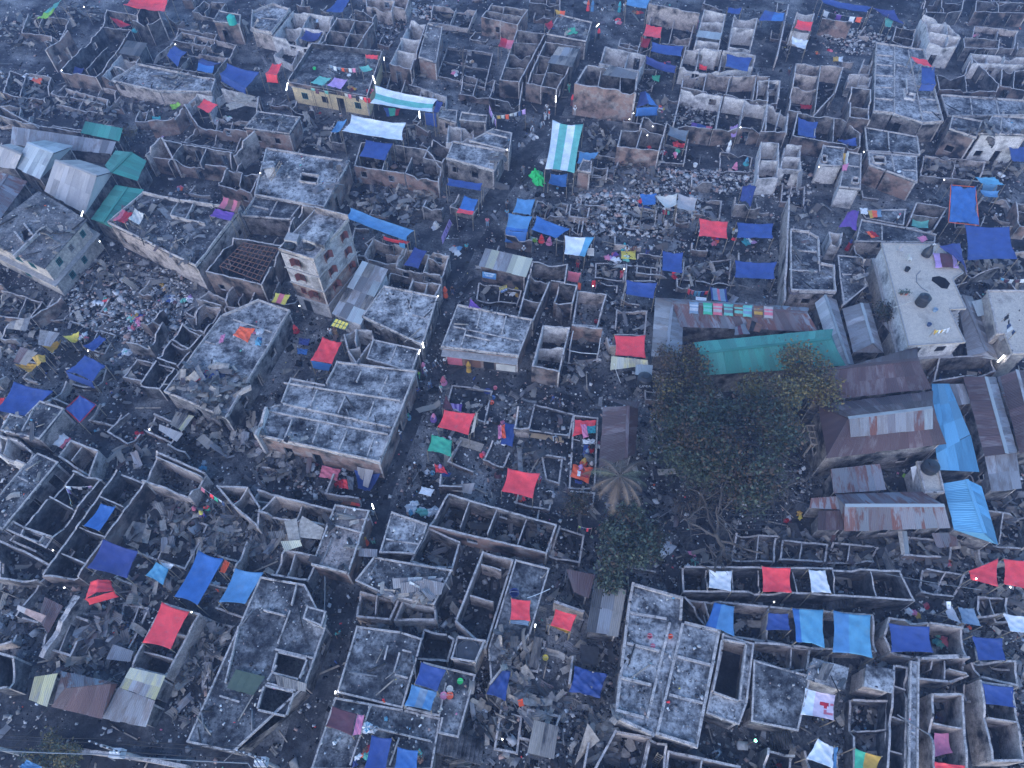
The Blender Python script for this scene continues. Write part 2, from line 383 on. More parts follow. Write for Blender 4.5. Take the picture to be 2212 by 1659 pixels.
def ruin(tile, h, line, label, m='b', p=.3, t=.22, brk=.8, z0=0.0, name='ruined_wall', n=0):
    """a free-standing wall: the line gives its top"""
    h = h*HS; rg = R(label); q = [W(x, z0+h) for x in px(tile, line)]; T = thing(name, (q[0].x, q[0].y, z0), label, 'wall', 'walls left standing alone'); T['kind'] = 'thing'
    o, i = MK[m]
    for a, b in zip(q, q[1:]):
        L = (b.xy-a.xy).length
        if facing(a, b): pass
        else: a, b = b, a
        wall_mesh(a.xy, b.xy, z0, z0+h-rg.uniform(0, .05), t, openings(L, h, rg, p), .12, rg, brk).obj('wall', [M[o], M[i], M['top']], T)
    return T
def sheets(T, a, b, c, d, m, w=.85, row=3.2, rg=None, name='roof_sheet', keep=1.0, lift=0.0):
    """roofing sheets over the quad a-b (upper edge) c-d (lower edge, c under b)"""
    a, b, c, d = map(Vector, (a, b, c, d)); rg = rg or random.Random(3)
    L = ((b-a).length+(c-d).length)/2; n = max(1, round(L/w)); r = max(1, math.ceil(((d-a).length+(c-b).length)/2/row))
    nn = (b-a).cross(d-a).normalized(); nn = nn if nn.z > 0 else -nn
    B = lambda u, v: (a+(b-a)*u)*(1-v)+(d+(c-d)*u)*v
    for i in range(n):
        for j in range(r):
            if rg.random() > keep: continue
            u0, u1 = i/n-.02/n*4, (i+1)/n+.02/n*4; v0, v1 = j/r-(.0 if j == 0 else .05/r), (j+1)/r+rg.uniform(-.012, .02)
            u0, u1 = max(u0, -.004), min(u1, 1.004)
            o = nn*(.012*(i % 2)+.014*(r-1-j)+.02+lift); k = nn*rg.uniform(-.004, .012)
            q = [B(u0, v0)+o, B(u1, v0)+o+k, B(u1, v1)+o+k, B(u0, v1)+o]
            th = nn*-.012; mb = MB(); wu = L/n; vv = (d-a).length/r
            for s, e in ((0, 1), (1, 0)): pass
            mb.quad(q[0], q[3], q[2], q[1], 0, [(0, 0), (0, vv), (wu, vv), (wu, 0)])
            z = [x+th for x in q]; mb.quad(z[0], z[1], z[2], z[3], 0)
            for x in range(4): mb.quad(q[x], q[(x+1) % 4], z[(x+1) % 4], z[x], 0)
            mb.obj(name, m if not isinstance(m, list) else rg.choice(m), T)
def gable(tile, ridge, ea, eb, hr, he, label, m='tinrust', cap='tinwhite', wm='g', cat='shed', name='tin_roofed_shed', group='tin roofed sheds', w=.85, walls=True, m2=None, p=.4):
    rg = R(label); hr, he = hr*HS, he*HS
    r0, r1 = [W(q, hr) for q in px(tile, ridge)]; a0, a1 = [W(q, he) for q in px(tile, ea)]; b0, b1 = [W(q, he) for q in px(tile, eb)]
    c = (a0+a1+b0+b1)/4; T = thing(name, (c.x, c.y, 0), label, cat, group)
    sheets(T, r0, r1, a1, a0, M[m], w, rg=rg); sheets(T, r0, r1, b1, b0, M[m2 or m], w, rg=rg)
    if cap:
        mb = MB(); mb.bar(r0+Vector((0, 0, .07)), r1+Vector((0, 0, .07)), .3, .06); mb.obj('ridge_cap', M[cap], T)
    if walls:
        o, i = MK[wm]; P = ccw([a0, a1, b1, b0]); I = inset(P, .3)
        for k in range(4):
            a, b = I[k], I[(k+1) % 4]; L = (b-a).length
            if L < .5: continue
            wall_mesh(a, b-(b-a)/L*.15, 0, he-.1, .14, openings(L-.2, he, rg, p) if facing(a, b) else [], .004, rg).obj('wall', [M[o], M[i], M['top']], T)
        for r, x, y in ((r0, a0, b0), (r1, a1, b1)):
            mb = MB(); cc = (x+y)/2; s = lambda q: q+(c-q)*.03
            top, xx, yy = s(r)-Vector((0, 0, .1)), s(x)-Vector((0, 0, .1)), s(y)-Vector((0, 0, .1)); dn = Vector((c.x-cc.x, c.y-cc.y, 0)).normalized()*.06
            for q in ((xx, yy, top), (top+dn, yy+dn, xx+dn)): mb.tri(*q)
            mb.quad(xx, top, top+dn, xx+dn); mb.quad(top, yy, yy+dn, top+dn); mb.obj('gable_end', M[m], T)
    SURF.append(([q.xy for q in (a0, a1, b1, b0)], None, 'roof', 0, 0)); return T
def mono(tile, quad, zs, label, m='tinrust', wm='g', cat='shed', name='tin_roofed_shed', group='tin roofed sheds', w=.85, walls=True, p=.4, keep=1.0, row=3.2):
    """one sloping roof, quad = upper edge a b then lower edge c d"""
    rg = R(label); zs = [z*HS for z in zs]; q = [W(x, z) for x, z in zip(px(tile, quad), zs)]; c = sum(q, Vector())/4
    T = thing(name, (c.x, c.y, 0), label, cat, group); sheets(T, *q, M[m] if isinstance(m, str) else [M[x] for x in m], w, row, rg, keep=keep)
    if walls:
        o, i = MK[wm]; P = [x for x in q]
        if area2(P) < 0: P = P[::-1]
        I = inset(P, .2)
        for k in range(4):
            a, b = I[k], I[(k+1) % 4]; L = (b-a).length; z = min(P[k].z, P[(k+1) % 4].z)-.1
            if L < .5: continue
            wall_mesh(a, b-(b-a)/L*.15, 0, z, .14, openings(L-.2, z, rg, p) if facing(a, b) else [], .004, rg).obj('wall', [M[o], M[i], M['top']], T)
    SURF.append(([x.xy for x in q], None, 'roof', 0, 0)); return T
# ------------------------------------------------------------------ the ground
mb = MB();mb.quad((-420,-120,0),(420,-120,0),(420,620,0),(-420,620,0));struct('ground',mb,M['ground'])
def ribbon(name,pts,wd,z,m):
    mb = MB();L = [W(q) for q in pts];E = []
    for i,q in enumerate(L):
        d = (L[min(i+1,len(L)-1)]-L[max(i-1,0)]);d.normalize();n = Vector((-d.y,d.x,0))*wd/2
        E.append((q-n+Vector((0,0,z)),q+n+Vector((0,0,z))))
    for (a,b),(c,d) in zip(E,E[1:]): mb.quad(a,c,d,b)
    struct(name,mb,M[m])
ALLEY = px('F','1262,-60 1250,110 1212,205 1165,310 1105,372 1062,440 1010,520 968,620 940,720 908,830 872,930 822,1050 790,1180 742,1300 700,1420 640,1640 600,1760')
ribbon('alley',ALLEY,2.7,.006,'alley')
ribbon('lane',px('F','-40,1548 120,1590 330,1640 520,1690 700,1740'),5.5,.010,'alley')
ribbon('path',px('F','900,810 1000,812 1090,825 1220,830 1300,850'),2.4,.008,'alley')
ribbon('lane',px('F','1290,860 1360,1010 1440,1180 1470,1290 1900,1310 2240,1330'),3.2,.012,'alley')

# ------------------------------------------------------------------ tile 00
shell('00',3,'885,222 1130,250 1000,455 830,662 508,605','740,600 930,395','roofless burnt house with a long pale wall and a lit bulb at its near corner','bd',brk=.3)
shell('00',2.6,'1040,470 1205,492 1110,685 872,665','960,560 1125,580','pair of tiny pale roofless rooms below a patch of dark roofing','bw')
mono('00','1100,350 1275,375 1205,490 1025,460',(3,3,2.8,2.8),'small dark sheet roof above two tiny pale rooms','tindark','d')
shell('00',1.1,'1565,268 2048,385 1850,645 1255,548 1460,390','1690,295 1650,425;1800,345 1735,450;1600,445 1990,500;1640,480 1545,590','low walled burnt ruin holding two dark blue tents','gp',clutter=1.2)
flat('00',2.6,'1200,560 1660,655 1870,690 1830,800 1380,795 968,700','','rubble heaped roof behind a long cracked pale wall','p',clutter=2.2,edge=.3)
shell('00',1.0,'560,690 1010,775 930,905 430,800','690,710 620,835;870,755 800,870','low three roomed ruin with a blackened floor below the twin pale rooms','gp')
ruin('00',4,'395,430 590,262','tall scorched brick wall with a small window beside the long pale wall','B',.5)
shell('00',2.4,'1585,900 1700,798 1835,825 1905,760 2240,818 2212,1000 2130,1130 1700,1080','1835,825 1800,960','pale walled yard scattered with white jugs beneath a small red canopy','bw',clutter=.5)
shell('00',1.2,'1700,1090 2100,1165 2010,1300 1560,1225','1880,1130 1810,1265','low two roomed ruin below the yard with white jugs','gp',clutter=1.4)
ruin('00',3,'1275,1045 1500,1010 1585,930','rust brown brick wall standing among twisted roofing','B',.0)
shell('00',3,'1390,1195 1570,1235 2005,1310 1960,1440 1245,1345','1570,1235 1440,1400;1780,1270 1720,1410','row of broken pale rooms with a pointed gable wall beside green roofs','bg',brk=1.3)
ruin('00',4.2,'1255,1320 1390,1190 1470,1330','soot streaked gable wall with a small square window','p',.5,brk=1.6)
ruin('00',4,'2005,1300 2205,1130','pale broken wall with a hole near its top edge','p',.6,brk=1.2)
shell('00',3.2,'1960,1445 2090,1480 2240,1510 2170,1665 1870,1570','2090,1480 2060,1600','brick house open to the sky left of the large pale stairwell roof','B')
flat('00',3.6,'1840,185 2075,215 2085,130 1895,95','','small square burnt hut carrying a teal water tank','bd','slabd')
shell('00',4,'1135,170 1235,35 1360,60 1390,150 1270,200','','tall blackened hut under the torn red tarp at the top','d')
shell('00',1.4,'1655,98 1760,0 1950,20 1890,130','1800,10 1760,110','low grey ruin left of the teal water tank','g')
shell('00',2,'-60,980 190,1060 700,1145 720,1120 240,1045 -20,900','','long narrow ruined row above the blue grey tin sheds','g')
mono('00','110,1095 1000,1225 960,1330 95,1250',(2.8,2.8,2.2,2.2),'long blue grey tin lean-to above the pale gabled roofs','tin','d')
mono('00','740,1050 1060,1110 1030,1220 700,1150',(3,3,2.7,2.7),'dull green sheet roof beside the blue grey lean-to','tingreen','d')
gable('00','238,1235 465,1325','385,1212 632,1262','125,1442 340,1552',5.2,3.6,'gabled shed with a pale aqua tin roof','tinwhite','tinwhite','g',m2='tinwhite')
gable('00','478,1388 836,1522','690,1382 985,1480','385,1655 735,1850',5.8,3.8,'big gabled shed with a cream tin roof next to the white corner house','tincream','tincream','g',m2='tincream')
gable('00','0,1255 185,1335','95,1243 235,1290','-90,1430 130,1460',5.0,3.7,'gabled shed with a dusty pink cream roof at the left edge','tincream','tincream','g')
gable('00','1140,1318 962,1492','1000,1302 905,1430','1265,1392 1185,1562',4.4,3.2,'small gabled hut with a bent bright green roof','tingreen','tingreen','g')
gable('01','1100,-40 890,260','1000,-60 785,235','1245,-20 985,320',4.2,3.2,'long narrow shed with a deep green roof beside the rubble roofed block','tingreen','tingreen','g')
gable('01','-120,120 70,-150','-200,60 -20,-170','0,240 235,-90',4.2,3.4,'rust striped shed roof behind the white corner house','tinrust','tinrust','g')
# ------------------------------------------------------------------ tile 10
flat('10',3,'-30,110 150,42 302,88 140,302 -40,260','30,160 195,172','pale slab roof with a raised edge left of the four walled rooms','p','slab',edge=.5)
shell('10',3,'315,92 670,140 530,392 140,312','465,112 330,345;235,212 600,262','four pale roofless rooms with a blue cloth slung in one corner','w',.35,brk=.9)
shell('10',3.1,'695,148 1017,188 842,452 537,404','635,262 942,300;852,172 742,425','brick walled rooms beside the four pale rooms, one filled with rubble','B',.3)
shell('10',3.2,'1335,170 1470,203 1340,598 1150,547','1240,325 1422,335;1200,425 1375,455','narrow three roomed shell with bright pale inner walls by the dead tree yard','bw')
flat('10',3.1,'1480,205 1614,240 1560,548 1400,500','','narrow brick annexe with a fallen rubble roof beside three pale rooms','B','floorp',clutter=2)
shell('10',.5,'1650,400 2050,455 1980,760 1560,650','1830,425 1760,710;1600,520 2010,600','low kerbed floor around the dead tree','g',0,clutter=.7,brk=0)
shell('10',2.5,'842,75 1040,115 985,185 800,150','','grey roofless room above the brick walled rooms','g')
shell('10',2.6,'945,-30 1200,0 1170,95 950,50','','pale roofless room at the top beside a small blue awning','p')
shell('10',2.6,'1170,-40 1330,-20 1290,75 1175,50','','small square pale cell next to a heap of pale rubble','p')
shell('10',3.4,'2030,35 2350,75 2262,210 1945,140','2142,50 2105,180;1990,90 2300,142','long brick fronted ruin with small grey rooms at the top centre','B',.3)
shell('10',1.4,'222,398 380,420 312,560 150,475','','low white walled annexe below the four pale rooms','w',0)
flat('10',3.2,'20,965 390,1012 292,1162 -100,1110','230,1000 180,1140','brick house with a roof buried in crumpled sheets left of the white canopy','B','slabd',clutter=2.5)
flat('10',3.6,'90,1285 815,1400 590,1797 -15,1690','','large pale slab roof with a square stairwell opening','B','slab',hole='400,1510 545,1530 525,1590 385,1570',clutter=1.2,edge=.3)
flat('10',5.2,'40,1395 150,1390 160,1440 60,1460','','white stair cabin on the corner of the large stairwell roof','w','slab',z0=3.6,edge=0,clutter=0,group='rooftop cabins',name='rooftop_cabin',cat='cabin')
shell('10',2.9,'905,1225 1190,1240 1482,1290 1600,1425 1580,1570 1290,1500 845,1432','1150,1260 1082,1465;1345,1345 1282,1490','brick row of three rooms, one shaded by a flat blue tarp','B',.3)
shell('10',2.8,'1520,1202 1697,1240 1612,1400 1440,1362','','square dark room left of the broad porch roof','g')
flat('10',3.3,'1700,1225 2150,1310 2060,1482 1640,1372','','flat roof with an open porch beside the alley bend','gp','slab',p=.8)
flat('10',3.5,'2050,1112 2215,1150 2192,1312 1842,1222','1990,1150 2180,1200','flat roof with pale coping set behind the open porch roof','p','slab')
shell('10',2.8,'1660,1080 1882,1112 1870,1192 1640,1232','1770,1100 1760,1210','white walled shell with a doorway just above the porch roof','w',.6)
flat('10',2.8,'1575,940 1742,952 1732,1062 1560,1012','','low white topped block beside the hanging blue sheet','p','slab',edge=.1)
flat('10',3,'1772,970 2000,1002 1990,1062 1755,1040','','small rubble topped block left of the washing line','g','floorp',clutter=2)
shell('10',1.3,'1420,750 1650,832 1640,930 1390,862','1530,790 1510,895','low ruin with white door frames beside the striped canopy','w',.3)
shell('10',2.2,'2060,690 2310,705 2280,905 2010,842','','dark yard where washing hangs on a line','d',clutter=.4)
# ------------------------------------------------------------------ tile 20
shell('20',3.1,'40,255 292,282 65,706 -110,690','0,360 225,372;-50,462 165,480;-80,572 112,592','long roofless strip of four rooms left of the dark slot','bg',.25)
shell('20',3.2,'287,352 592,402 390,768 118,712','345,470 245,745;210,472 500,520;172,592 445,640','long roofless strip of small rooms half covered by bent roofing','bg',.25)
flat('20',3.2,'402,130 692,196 642,365 297,302','','roof heaped with coloured clothes and a green net','g','slabd',clutter=2)
shell('20',3,'802,396 1167,472 1100,612 750,542','1010,440 970,575','two pale rooms behind the house with a tall brick front','w',.3)
shell('20',5.4,'640,557 1092,625 1075,800 540,722','770,580 740,740;940,605 930,780','two storey house with a tall red brick front and dark gateway','B',.15,t=.25,clutter=.3)
shell('20',2.6,'935,325 1117,352 1090,442 915,396','1020,342 1005,420','two tiny dark rooms above the pale pair','g')
shell('20',1.7,'1220,85 1592,150 1530,402 1300,372 1100,440','1412,120 1350,380;1390,300 1560,330','grey low walled ruin with the torn scarlet cloth at its side','gp',.2)
shell('20',3.4,'1660,78 1852,112 1785,442 1575,396','1635,165 1840,190;1612,260 1822,285;1592,340 1800,366','white roofless row with bare roof timbers across it','w',.2)
shell('20',3.2,'1920,120 2127,150 2065,432 1870,405','1900,230 2110,247','white roofless pair of rooms beside the blue and white tent','w',.2)
shell('20',3,'1500,400 1815,425 2112,470 2090,565 1800,622 1450,577','1622,412 1590,590;1822,430 1790,610','white roofless row, its right end shaded by a plain blue tarp','w',.35)
shell('20',2.9,'1480,642 1690,618 1900,655 2110,645 2230,660 2215,872 1830,812 1462,755','1682,620 1650,778;1882,656 1850,812;2110,648 2082,842','grey roofless row of four rooms strewn with bent sheets','gp',.3)
shell('20',2.9,'1462,768 1830,825 2215,885 2200,1110 1960,1100 1740,1120 1392,1062','1815,822 1762,1108;2010,855 1965,1096','long roofless row with smoke blackened white back walls','bw',.3)
shell('20',3.3,'1130,1010 1347,1042 1275,1302 907,1262 945,1105 1100,1100','1105,1102 1325,1130;1120,1110 1068,1280','pale three roomed shell lit inside by two bulbs','B',.3)
shell('20',.6,'1330,1050 1532,1180 1490,1412 1290,1400','1320,1240 1515,1275','low kerbed plot covered with bedding under a dark grey sheet','g',0,clutter=.3)
flat('20',3,'612,1382 692,1396 685,1500 560,1482','','stubby brick tower beside the small light blue awning','B','floorp',clutter=2,edge=.3)
shell('20',1.5,'700,1420 835,1440 825,1505 690,1490','','small low brick cell right of the stubby brick tower','g')
shell('20',.7,'1800,1302 2082,1352 2062,1492 1790,1462','','dark floored plot with a yellow mat and a seated family','d',0,clutter=.3)
ruin('20',3.6,'1182,30 1622,112','broad mottled grey wall at the top edge','p',.0,brk=.3)
shell('20',2.2,'150,-40 420,-20 420,40 150,20','300,-30 290,30','dark shop row at the very top of the alley','d')
# ------------------------------------------------------------------ tile 30
ruin('30',2.6,'175,30 75,480','long grey wall running down beside the blue and white tent','g',.15)
shell('30',2.6,'250,100 407,106 360,285 200,262','240,180 390,200','narrow shell with a red cloth over its upper end','w',.2)
ruin('30',3,'470,157 727,192','rust red brick wall at the head of a reddish rubble yard','B',0,brk=.3)
shell('30',2.6,'1110,215 1287,240 1250,402 1075,342','1090,300 1265,345','dark blackened room right of the reddish rubble yard','d')
shell('30',4.2,'1340,115 1530,180 1672,320 1640,385 1395,365','1380,190 1535,205;1392,270 1660,312;1545,200 1560,365','tall roofless block whose pale side wall has three windows','w',.5)
flat('30',3.4,'930,372 1345,432 1512,1062 1340,1072 1085,988 905,972','1087,392 1085,985;1205,430 1335,1065;930,480 1085,492;925,560 1085,575;918,652 1085,665;912,752 1085,765;905,855 1085,870;1100,560 1222,592;1270,745 1430,770;1300,850 1460,872;1325,965 1490,985','very long flat roof divided by pale stub walls into many bays','gp','slab',edge=.35)
shell('30',3.8,'1165,655 1210,662 1215,790 1282,800 1275,850 1185,835','1180,790 1215,795','small white chimney block standing on the very long flat roof','w',0,clutter=0)
shell('30',3,'240,545 450,550 655,575 590,790 405,986 180,946','455,552 402,960;225,635 437,660;212,740 425,765','roofless house with a scorched cream back wall and tall inner walls','gp',.2)
shell('30',3,'255,968 640,1020 805,1150 800,1268 212,1168','415,988 400,1190;570,1015 560,1220','roofless brick house with a folded blue tarp in its left room','bg',.25)
shell('30',4.3,'720,745 892,765 890,1030 702,1012','712,902 888,925','tall narrow shell with two deep rooms beside the very long flat roof','bg',.2)
shell('30',2.5,'705,630 902,650 880,742 690,712','800,640 785,725','small double cell with rounded pale walls left of the very long flat roof','w',.1)
shell('30',2.6,'830,507 912,512 897,602 800,592','','tiny white cell touching the very long flat roof','w',.1)
shell('30',2.7,'-90,690 112,690 92,892 -100,880','','white walled room with bent sheeting at the middle right of the top rows','bw')
shell('30',2.8,'0,900 182,970 165,1142 -60,1130','110,940 60,1130','white roofless pair over a low brick front by a dark gap','bw')
flat('30',3.1,'830,1100 1292,1182 1312,1345 850,1308','1032,1140 1042,1325','wide flat roof littered with plates below the very long flat roof','gp','slabd',clutter=1.2)
flat('30',3.3,'862,1314 1285,1350 1290,1582 1020,1482 872,1425','1060,1330 1090,1490;1150,1470 1290,1480;1160,1480 1170,1540','flat roof with a round hole in a sagging brick corner','B','slab',hole='900,1360 1000,1368 1005,1420 915,1410')
flat('30',3.1,'1490,822 2230,875 2230,1000 1552,1012','1740,835 1762,1010;1962,850 1992,1000','wide flat roof in three bays near the right edge','g','slab',clutter=1.2)
shell('30',2.6,'1760,482 2002,722 1992,792 1482,772 1452,642 1700,640','1700,640 1720,780','brown roofless yard with a long diagonal coping','bd',.2)
shell('30',2.8,'2020,590 2260,600 2250,790 2010,735','2130,600 2120,760','brown roofless rooms at the right edge above the three bay roof','bd')
shell('30',2.8,'1750,455 2250,490 2250,560 1770,545','1900,465 1905,555;2040,475 2050,560','long pale walled row across the upper right edge','w',.3)
shell('30',2.4,'1690,320 2010,330 2000,420 1700,410','','hazy grey plot with long pale sheets near the upper right','g')
shell('30',2.6,'1350,-30 1700,-10 1680,90 1560,110 1370,100','1500,-20 1520,100','hazy dark rooms at the top right','d')
shell('30',2.6,'1800,0 2250,20 2250,110 1790,95','2000,10 1990,100','hazy brown rooms in the far top right corner','bd')
flat('30',5,'1835,1160 1935,1000 2250,1020 2250,1172','2010,1010 2000,1165','two storey terrace with dark openings along its pale front','w','slab',p=.8)
flat('30',4.4,'1590,1000 1850,1052 1800,1200 1560,1120','','blackened brick block left of the two storey terrace','bd','slabd')
shell('30',3,'-60,1220 97,1226 102,1532 -90,1540','-60,1380 100,1385','white plastered cell block with a long middle wall beside the stairs','w',.3)
shell('30',3,'152,1242 292,1252 290,1468 105,1455','130,1350 290,1362','white plastered cells at the top of the open stairs','w',.3)
flat('30',3.2,'472,1256 662,1282 640,1440 432,1430','','pale slab roof with a square hole between the stairs and the clothes roof','w','slab',hole='470,1355 500,1358 498,1405 468,1402')
flat('30',3.5,'682,1310 808,1332 800,1642 612,1622 650,1425','660,1430 805,1450','pale flat roof spread with yellow and pink clothes','w','floorp',hole='730,1545 775,1550 770,1590 725,1585')
# ------------------------------------------------------------------ tile 01
flat('01',4.2,'935,275 1240,15 1560,85 2090,150 1700,655','1540,90 1472,225;1690,110 1602,270;1560,92 1860,140;1472,228 1790,300','big block with a roof of scattered burnt sheets and a long scorched wall','p','slabd',clutter=2,edge=.5,kerb=.6)
shell('01',4.2,'2010,388 2440,458 2262,800 1770,682','','dark house whose roof is only a grid of bare steel bars','bd',.25,clutter=.6)
shell('01',2.2,'1790,845 1970,912 1930,985 1690,922','','low grey room left of the clothes covered roof','gp')
shell('01',2.4,'1960,862 2030,790 2215,835 2150,985 1940,958','2080,800 2050,960','cluster of broken little cells below the steel grid house','gp',brk=1)
shell('01',2.1,'1600,1092 1760,962 1902,985 1762,1215 1560,1132','1700,1010 1650,1150','low ruin with a rubble heap beside the dark lane','gp')
shell('01',2.6,'1472,1272 1572,1132 1752,1222 1640,1342','','dark roofless cell left of the clothes covered roof','d')
shell('01',2.6,'1350,1432 1462,1280 1642,1342 1522,1482','','deep dark cell in front of a white edged wall','d')
shell('01',2.6,'1200,1665 1342,1450 1512,1500 1380,1700','','soot black cell at the end of the row of dark cells','d')
flat('F',3.3,'478,684 560,648 628,672 490,905 355,848','400,797 445,815;440,738 468,746;500,690 590,720','long flat roof spread with clothes and bedding','g','slab',clutter=.5,edge=.3)
ruin('01',2.2,'275,1090 520,905','low scorched brick wall beside the white corner house','B',0)
shell('01',.9,'1055,1600 1182,1440 1335,1475 1240,1640','','low plot with one bent sheet beside the peaked blue tent','g',0)
# ------------------------------------------------------------------ tile 11
flat('11',3.2,'0,40 400,105 300,245 -120,215','190,70 110,215;-40,125 120,160','dark flat roof split by pale stub walls above the steel grid house','gp','slabd',edge=.3)
shell('11',4.6,'397,108 590,140 520,330 215,500 300,245','','tall brick shell wrapped round the back of the tower','B',.2)
flat('11',3.3,'1105,812 1357,862 1572,908 1440,1332 915,1082','1355,865 1318,1010;1340,1062 1495,1102','flat roof bearing a round mound of burnt sheets','gp','slab',clutter=1)
shell('11',3,'1352,742 1602,796 1545,905 1312,852','1480,770 1450,880','pale room with a sliding door track at the head of the mound roof','p',.2)
shell('11',2.9,'1290,452 1672,546 1602,727 1202,642','1492,522 1440,690;1480,562 1640,602','pale shell by the alley with a navy cloth over its left room','gp',.3)
shell('11',2.6,'1012,390 1180,432 1290,470 1222,602 970,582 930,542','1100,490 1240,530','small ruin with a curved black hose below the long blue awning','p',.35)
shell('11',1.6,'1160,692 1362,722 1312,850 1110,812','','low hut with broken panes in front of the navy cloth room','g',.2)
flat('11',3.3,'1740,976 2390,1105 2270,1422 1597,1342','1945,1012 1900,1185;2160,1070 2115,1240;1690,1166 2290,1292;1815,1182 1760,1362;1790,1238 2040,1292','flat roofed shop with red roller shutters at the alley crossing','B','slab',p=.0)
mono('11','1985,486 2390,576 2332,735 1925,640',(3.2,3.2,2.9,2.9),'shop with a patched yellow and grey tin roof and a poster on its front',['tinyellow','tin','tinyellow'],'bg','shop','tin_roofed_shop',p=0)
shell('11',.8,'1920,775 2300,845 2260,960 1900,930','2110,810 2090,930','low plot with cushions and a painted board behind the shop roofs','d',0,clutter=.7)
flat('11',3.3,'1010,1272 1420,1362 1350,1562 950,1442','1215,1320 1150,1490','small two bay flat roof with a bright tube lamp on its corner','gp','slab')
shell('11',3.2,'752,1222 832,1152 1002,1192 1012,1285 905,1420 862,1472 782,1350','860,1165 850,1300;790,1340 900,1320','charred little house with one bright white wall beside the red tarp','w',.3,brk=1)
flat('F',3.6,'728,782 902,802 822,1002 551,942 577,882 606,873 628,818 703,832','782,798 768,830;840,808 829,832;830,829 818,856;610,829 868,868;608,874 848,926;578,890 842,941;748,851 728,897;808,865 792,910;686,840 669,882;632,905 613,952;690,915 673,962;750,927 730,977;808,942 790,990','largest flat roof, a stepped block divided by many pale stub walls','B','slab',clutter=.5,edge=.35,kerb=.25)
ruin('12',4.8,'90,190 0,440','pale upright end wall at the left end of the largest flat roof','w',0,brk=1)
# ------------------------------------------------------------------ tile 21
shell('21',3.1,'175,592 486,612 460,786 335,762 185,1112 45,1076','150,722 335,762;95,918 265,950','roofless row of three dark rooms behind the shop with red shutters','bg',.15)
shell('21',3.1,'405,772 568,800 525,966 360,942','','single deep dark room right of the three dark rooms','bg',.1)
shell('21',2.3,'565,852 822,876 735,1166 520,1140','','open grey walled room with a rubble floor and a red bucket','gp',.1,floor='floorp')
shell('21',3.2,'265,1146 502,1166 412,1552 170,1502','220,1310 455,1342','two bright white rooms open to the sky above a brick front','bw',.1)
ruin('21',2.8,'515,1152 782,1180','brown brick back wall above a burnt floor with bent pipes','B',0,brk=.2)
shell('21',.4,'515,1190 775,1220 740,1450 482,1482','','sooty floor with bent white pipes below a brown brick wall','g',0,clutter=.4)
shell('21',.7,'900,1012 1172,1022 1152,1242 885,1232','','low walled plot piled with long burnt sheets above the orange tarp','gp',0,clutter=3)
shell('21',.5,'730,770 917,802 900,945 700,902','','low dark floor with a small glowing red stand','d',0,clutter=.5)
shell('21',.5,'720,610 980,620 970,760 715,740','','low dark plot right of the hanging red cloth','d',0,clutter=1.5)
shell('21',.5,'985,620 1260,650 1255,770 975,765','1200,640 1190,765','low dark plot directly above a hanging blue tarp','d',0,clutter=1)
shell('21',.6,'1500,640 1900,560 1880,800 1480,760','','low plot packed with grey tin shards between blue tarps','d',0,clutter=3)
gable('21','1385,955 2550,1045','1245,914 2560,1000','1460,1165 2640,1205',4.2,3.1,'long rusted tin roof hung with chequered cloths','tinrust','tinrust','g')
gable('21','1385,955 1330,1420','1240,918 1205,1420','1475,1000 1470,1420',4.0,2.9,'dark tin wing running down beside the brown leaved tree','tin','tin','g')
gable('21','1622,1396 2752,1268','1567,1300 2770,1186','1640,1585 2880,1500',5.4,4.2,'long shed with a bright green roof half hidden by trees','tingreen','tingreen','g',p=0)
# ------------------------------------------------------------------ tile 31
flat('31',3.2,'185,332 352,350 436,405 440,622 567,642 582,882 190,872','190,505 432,530;190,682 440,697;436,405 440,697;352,355 345,405','narrow stepped roof with a long pale left wall and a rubble end','p','slabd',edge=.5,clutter=1.4)
ruin('31',3.4,'178,40 140,930','long pale boundary wall left of the stepped roof','p',0,brk=.2)
flat('31',3.1,'600,545 817,566 852,822 652,982 620,760','625,715 837,722','dark flat roof between the stepped roof and the beige rooftop','d','slabd',edge=.12,clutter=.5)
shell('31',3,'530,325 652,342 632,450 545,440','','tiny white cell with a brown door panel above the dark flat roof','w',.3)
flat('31',2.4,'800,242 1182,310 1452,372 1442,442 752,432','975,275 980,425','pale edged terrace behind the beige rooftop','p','slabd',edge=.2,clutter=.5)
flat('31',2.2,'790,160 1192,150 1172,292 842,232','','terrace with orange bedding and a walking man in white','p','slabd',edge=.15,clutter=.4)
shell('31',2.5,'1285,82 1557,130 1442,322 1195,300','1240,190 1480,225','brick ruin holding a teal sagging cloth','B',.15)
shell('31',1.0,'1802,100 1872,22 2062,62 2182,292 1962,312 1812,270','1960,180 2100,270;1880,190 1840,290','low curved ruin at the right edge behind the crumpled blue tarp','p',0)
shell('31',2.6,'2140,80 2290,100 2290,290 2190,280','2150,140 2290,150','brick ruin at the far right edge','B',.1)
flat('31',4.6,'1890,852 2260,850 2260,1395 2112,1402 2042,1222 1972,1232','','beige terrace with washing and a charred bed at the right edge','c','beige',clutter=.1,edge=.25,p=.3)
gable('31','492,892 700,1490','405,962 590,1540','590,935 752,1530',3.4,2.6,'narrow shed with a pale blue grey roof and white ridge','tinwhite','tinwhite','g',m2='tin')
gable('31','806,962 906,1310','642,1010 737,1386','870,962 1000,1392',3.6,2.7,'small shed with a pale ribbed roof between the green roof and beige rooftop','tin','tinwhite','g')
gable('31','1685,892 1890,1378','1650,1000 1730,1420','1765,905 1992,1455',3.2,2.4,'grey lean shed squeezed beside the beige rooftop','tin','tin','g')
mono('31','1762,945 1847,926 1897,1060 1812,1076',(3.2,3.2,3,3),'small white tin canopy beside the beige terrace','tinwhite','g',walls=False)
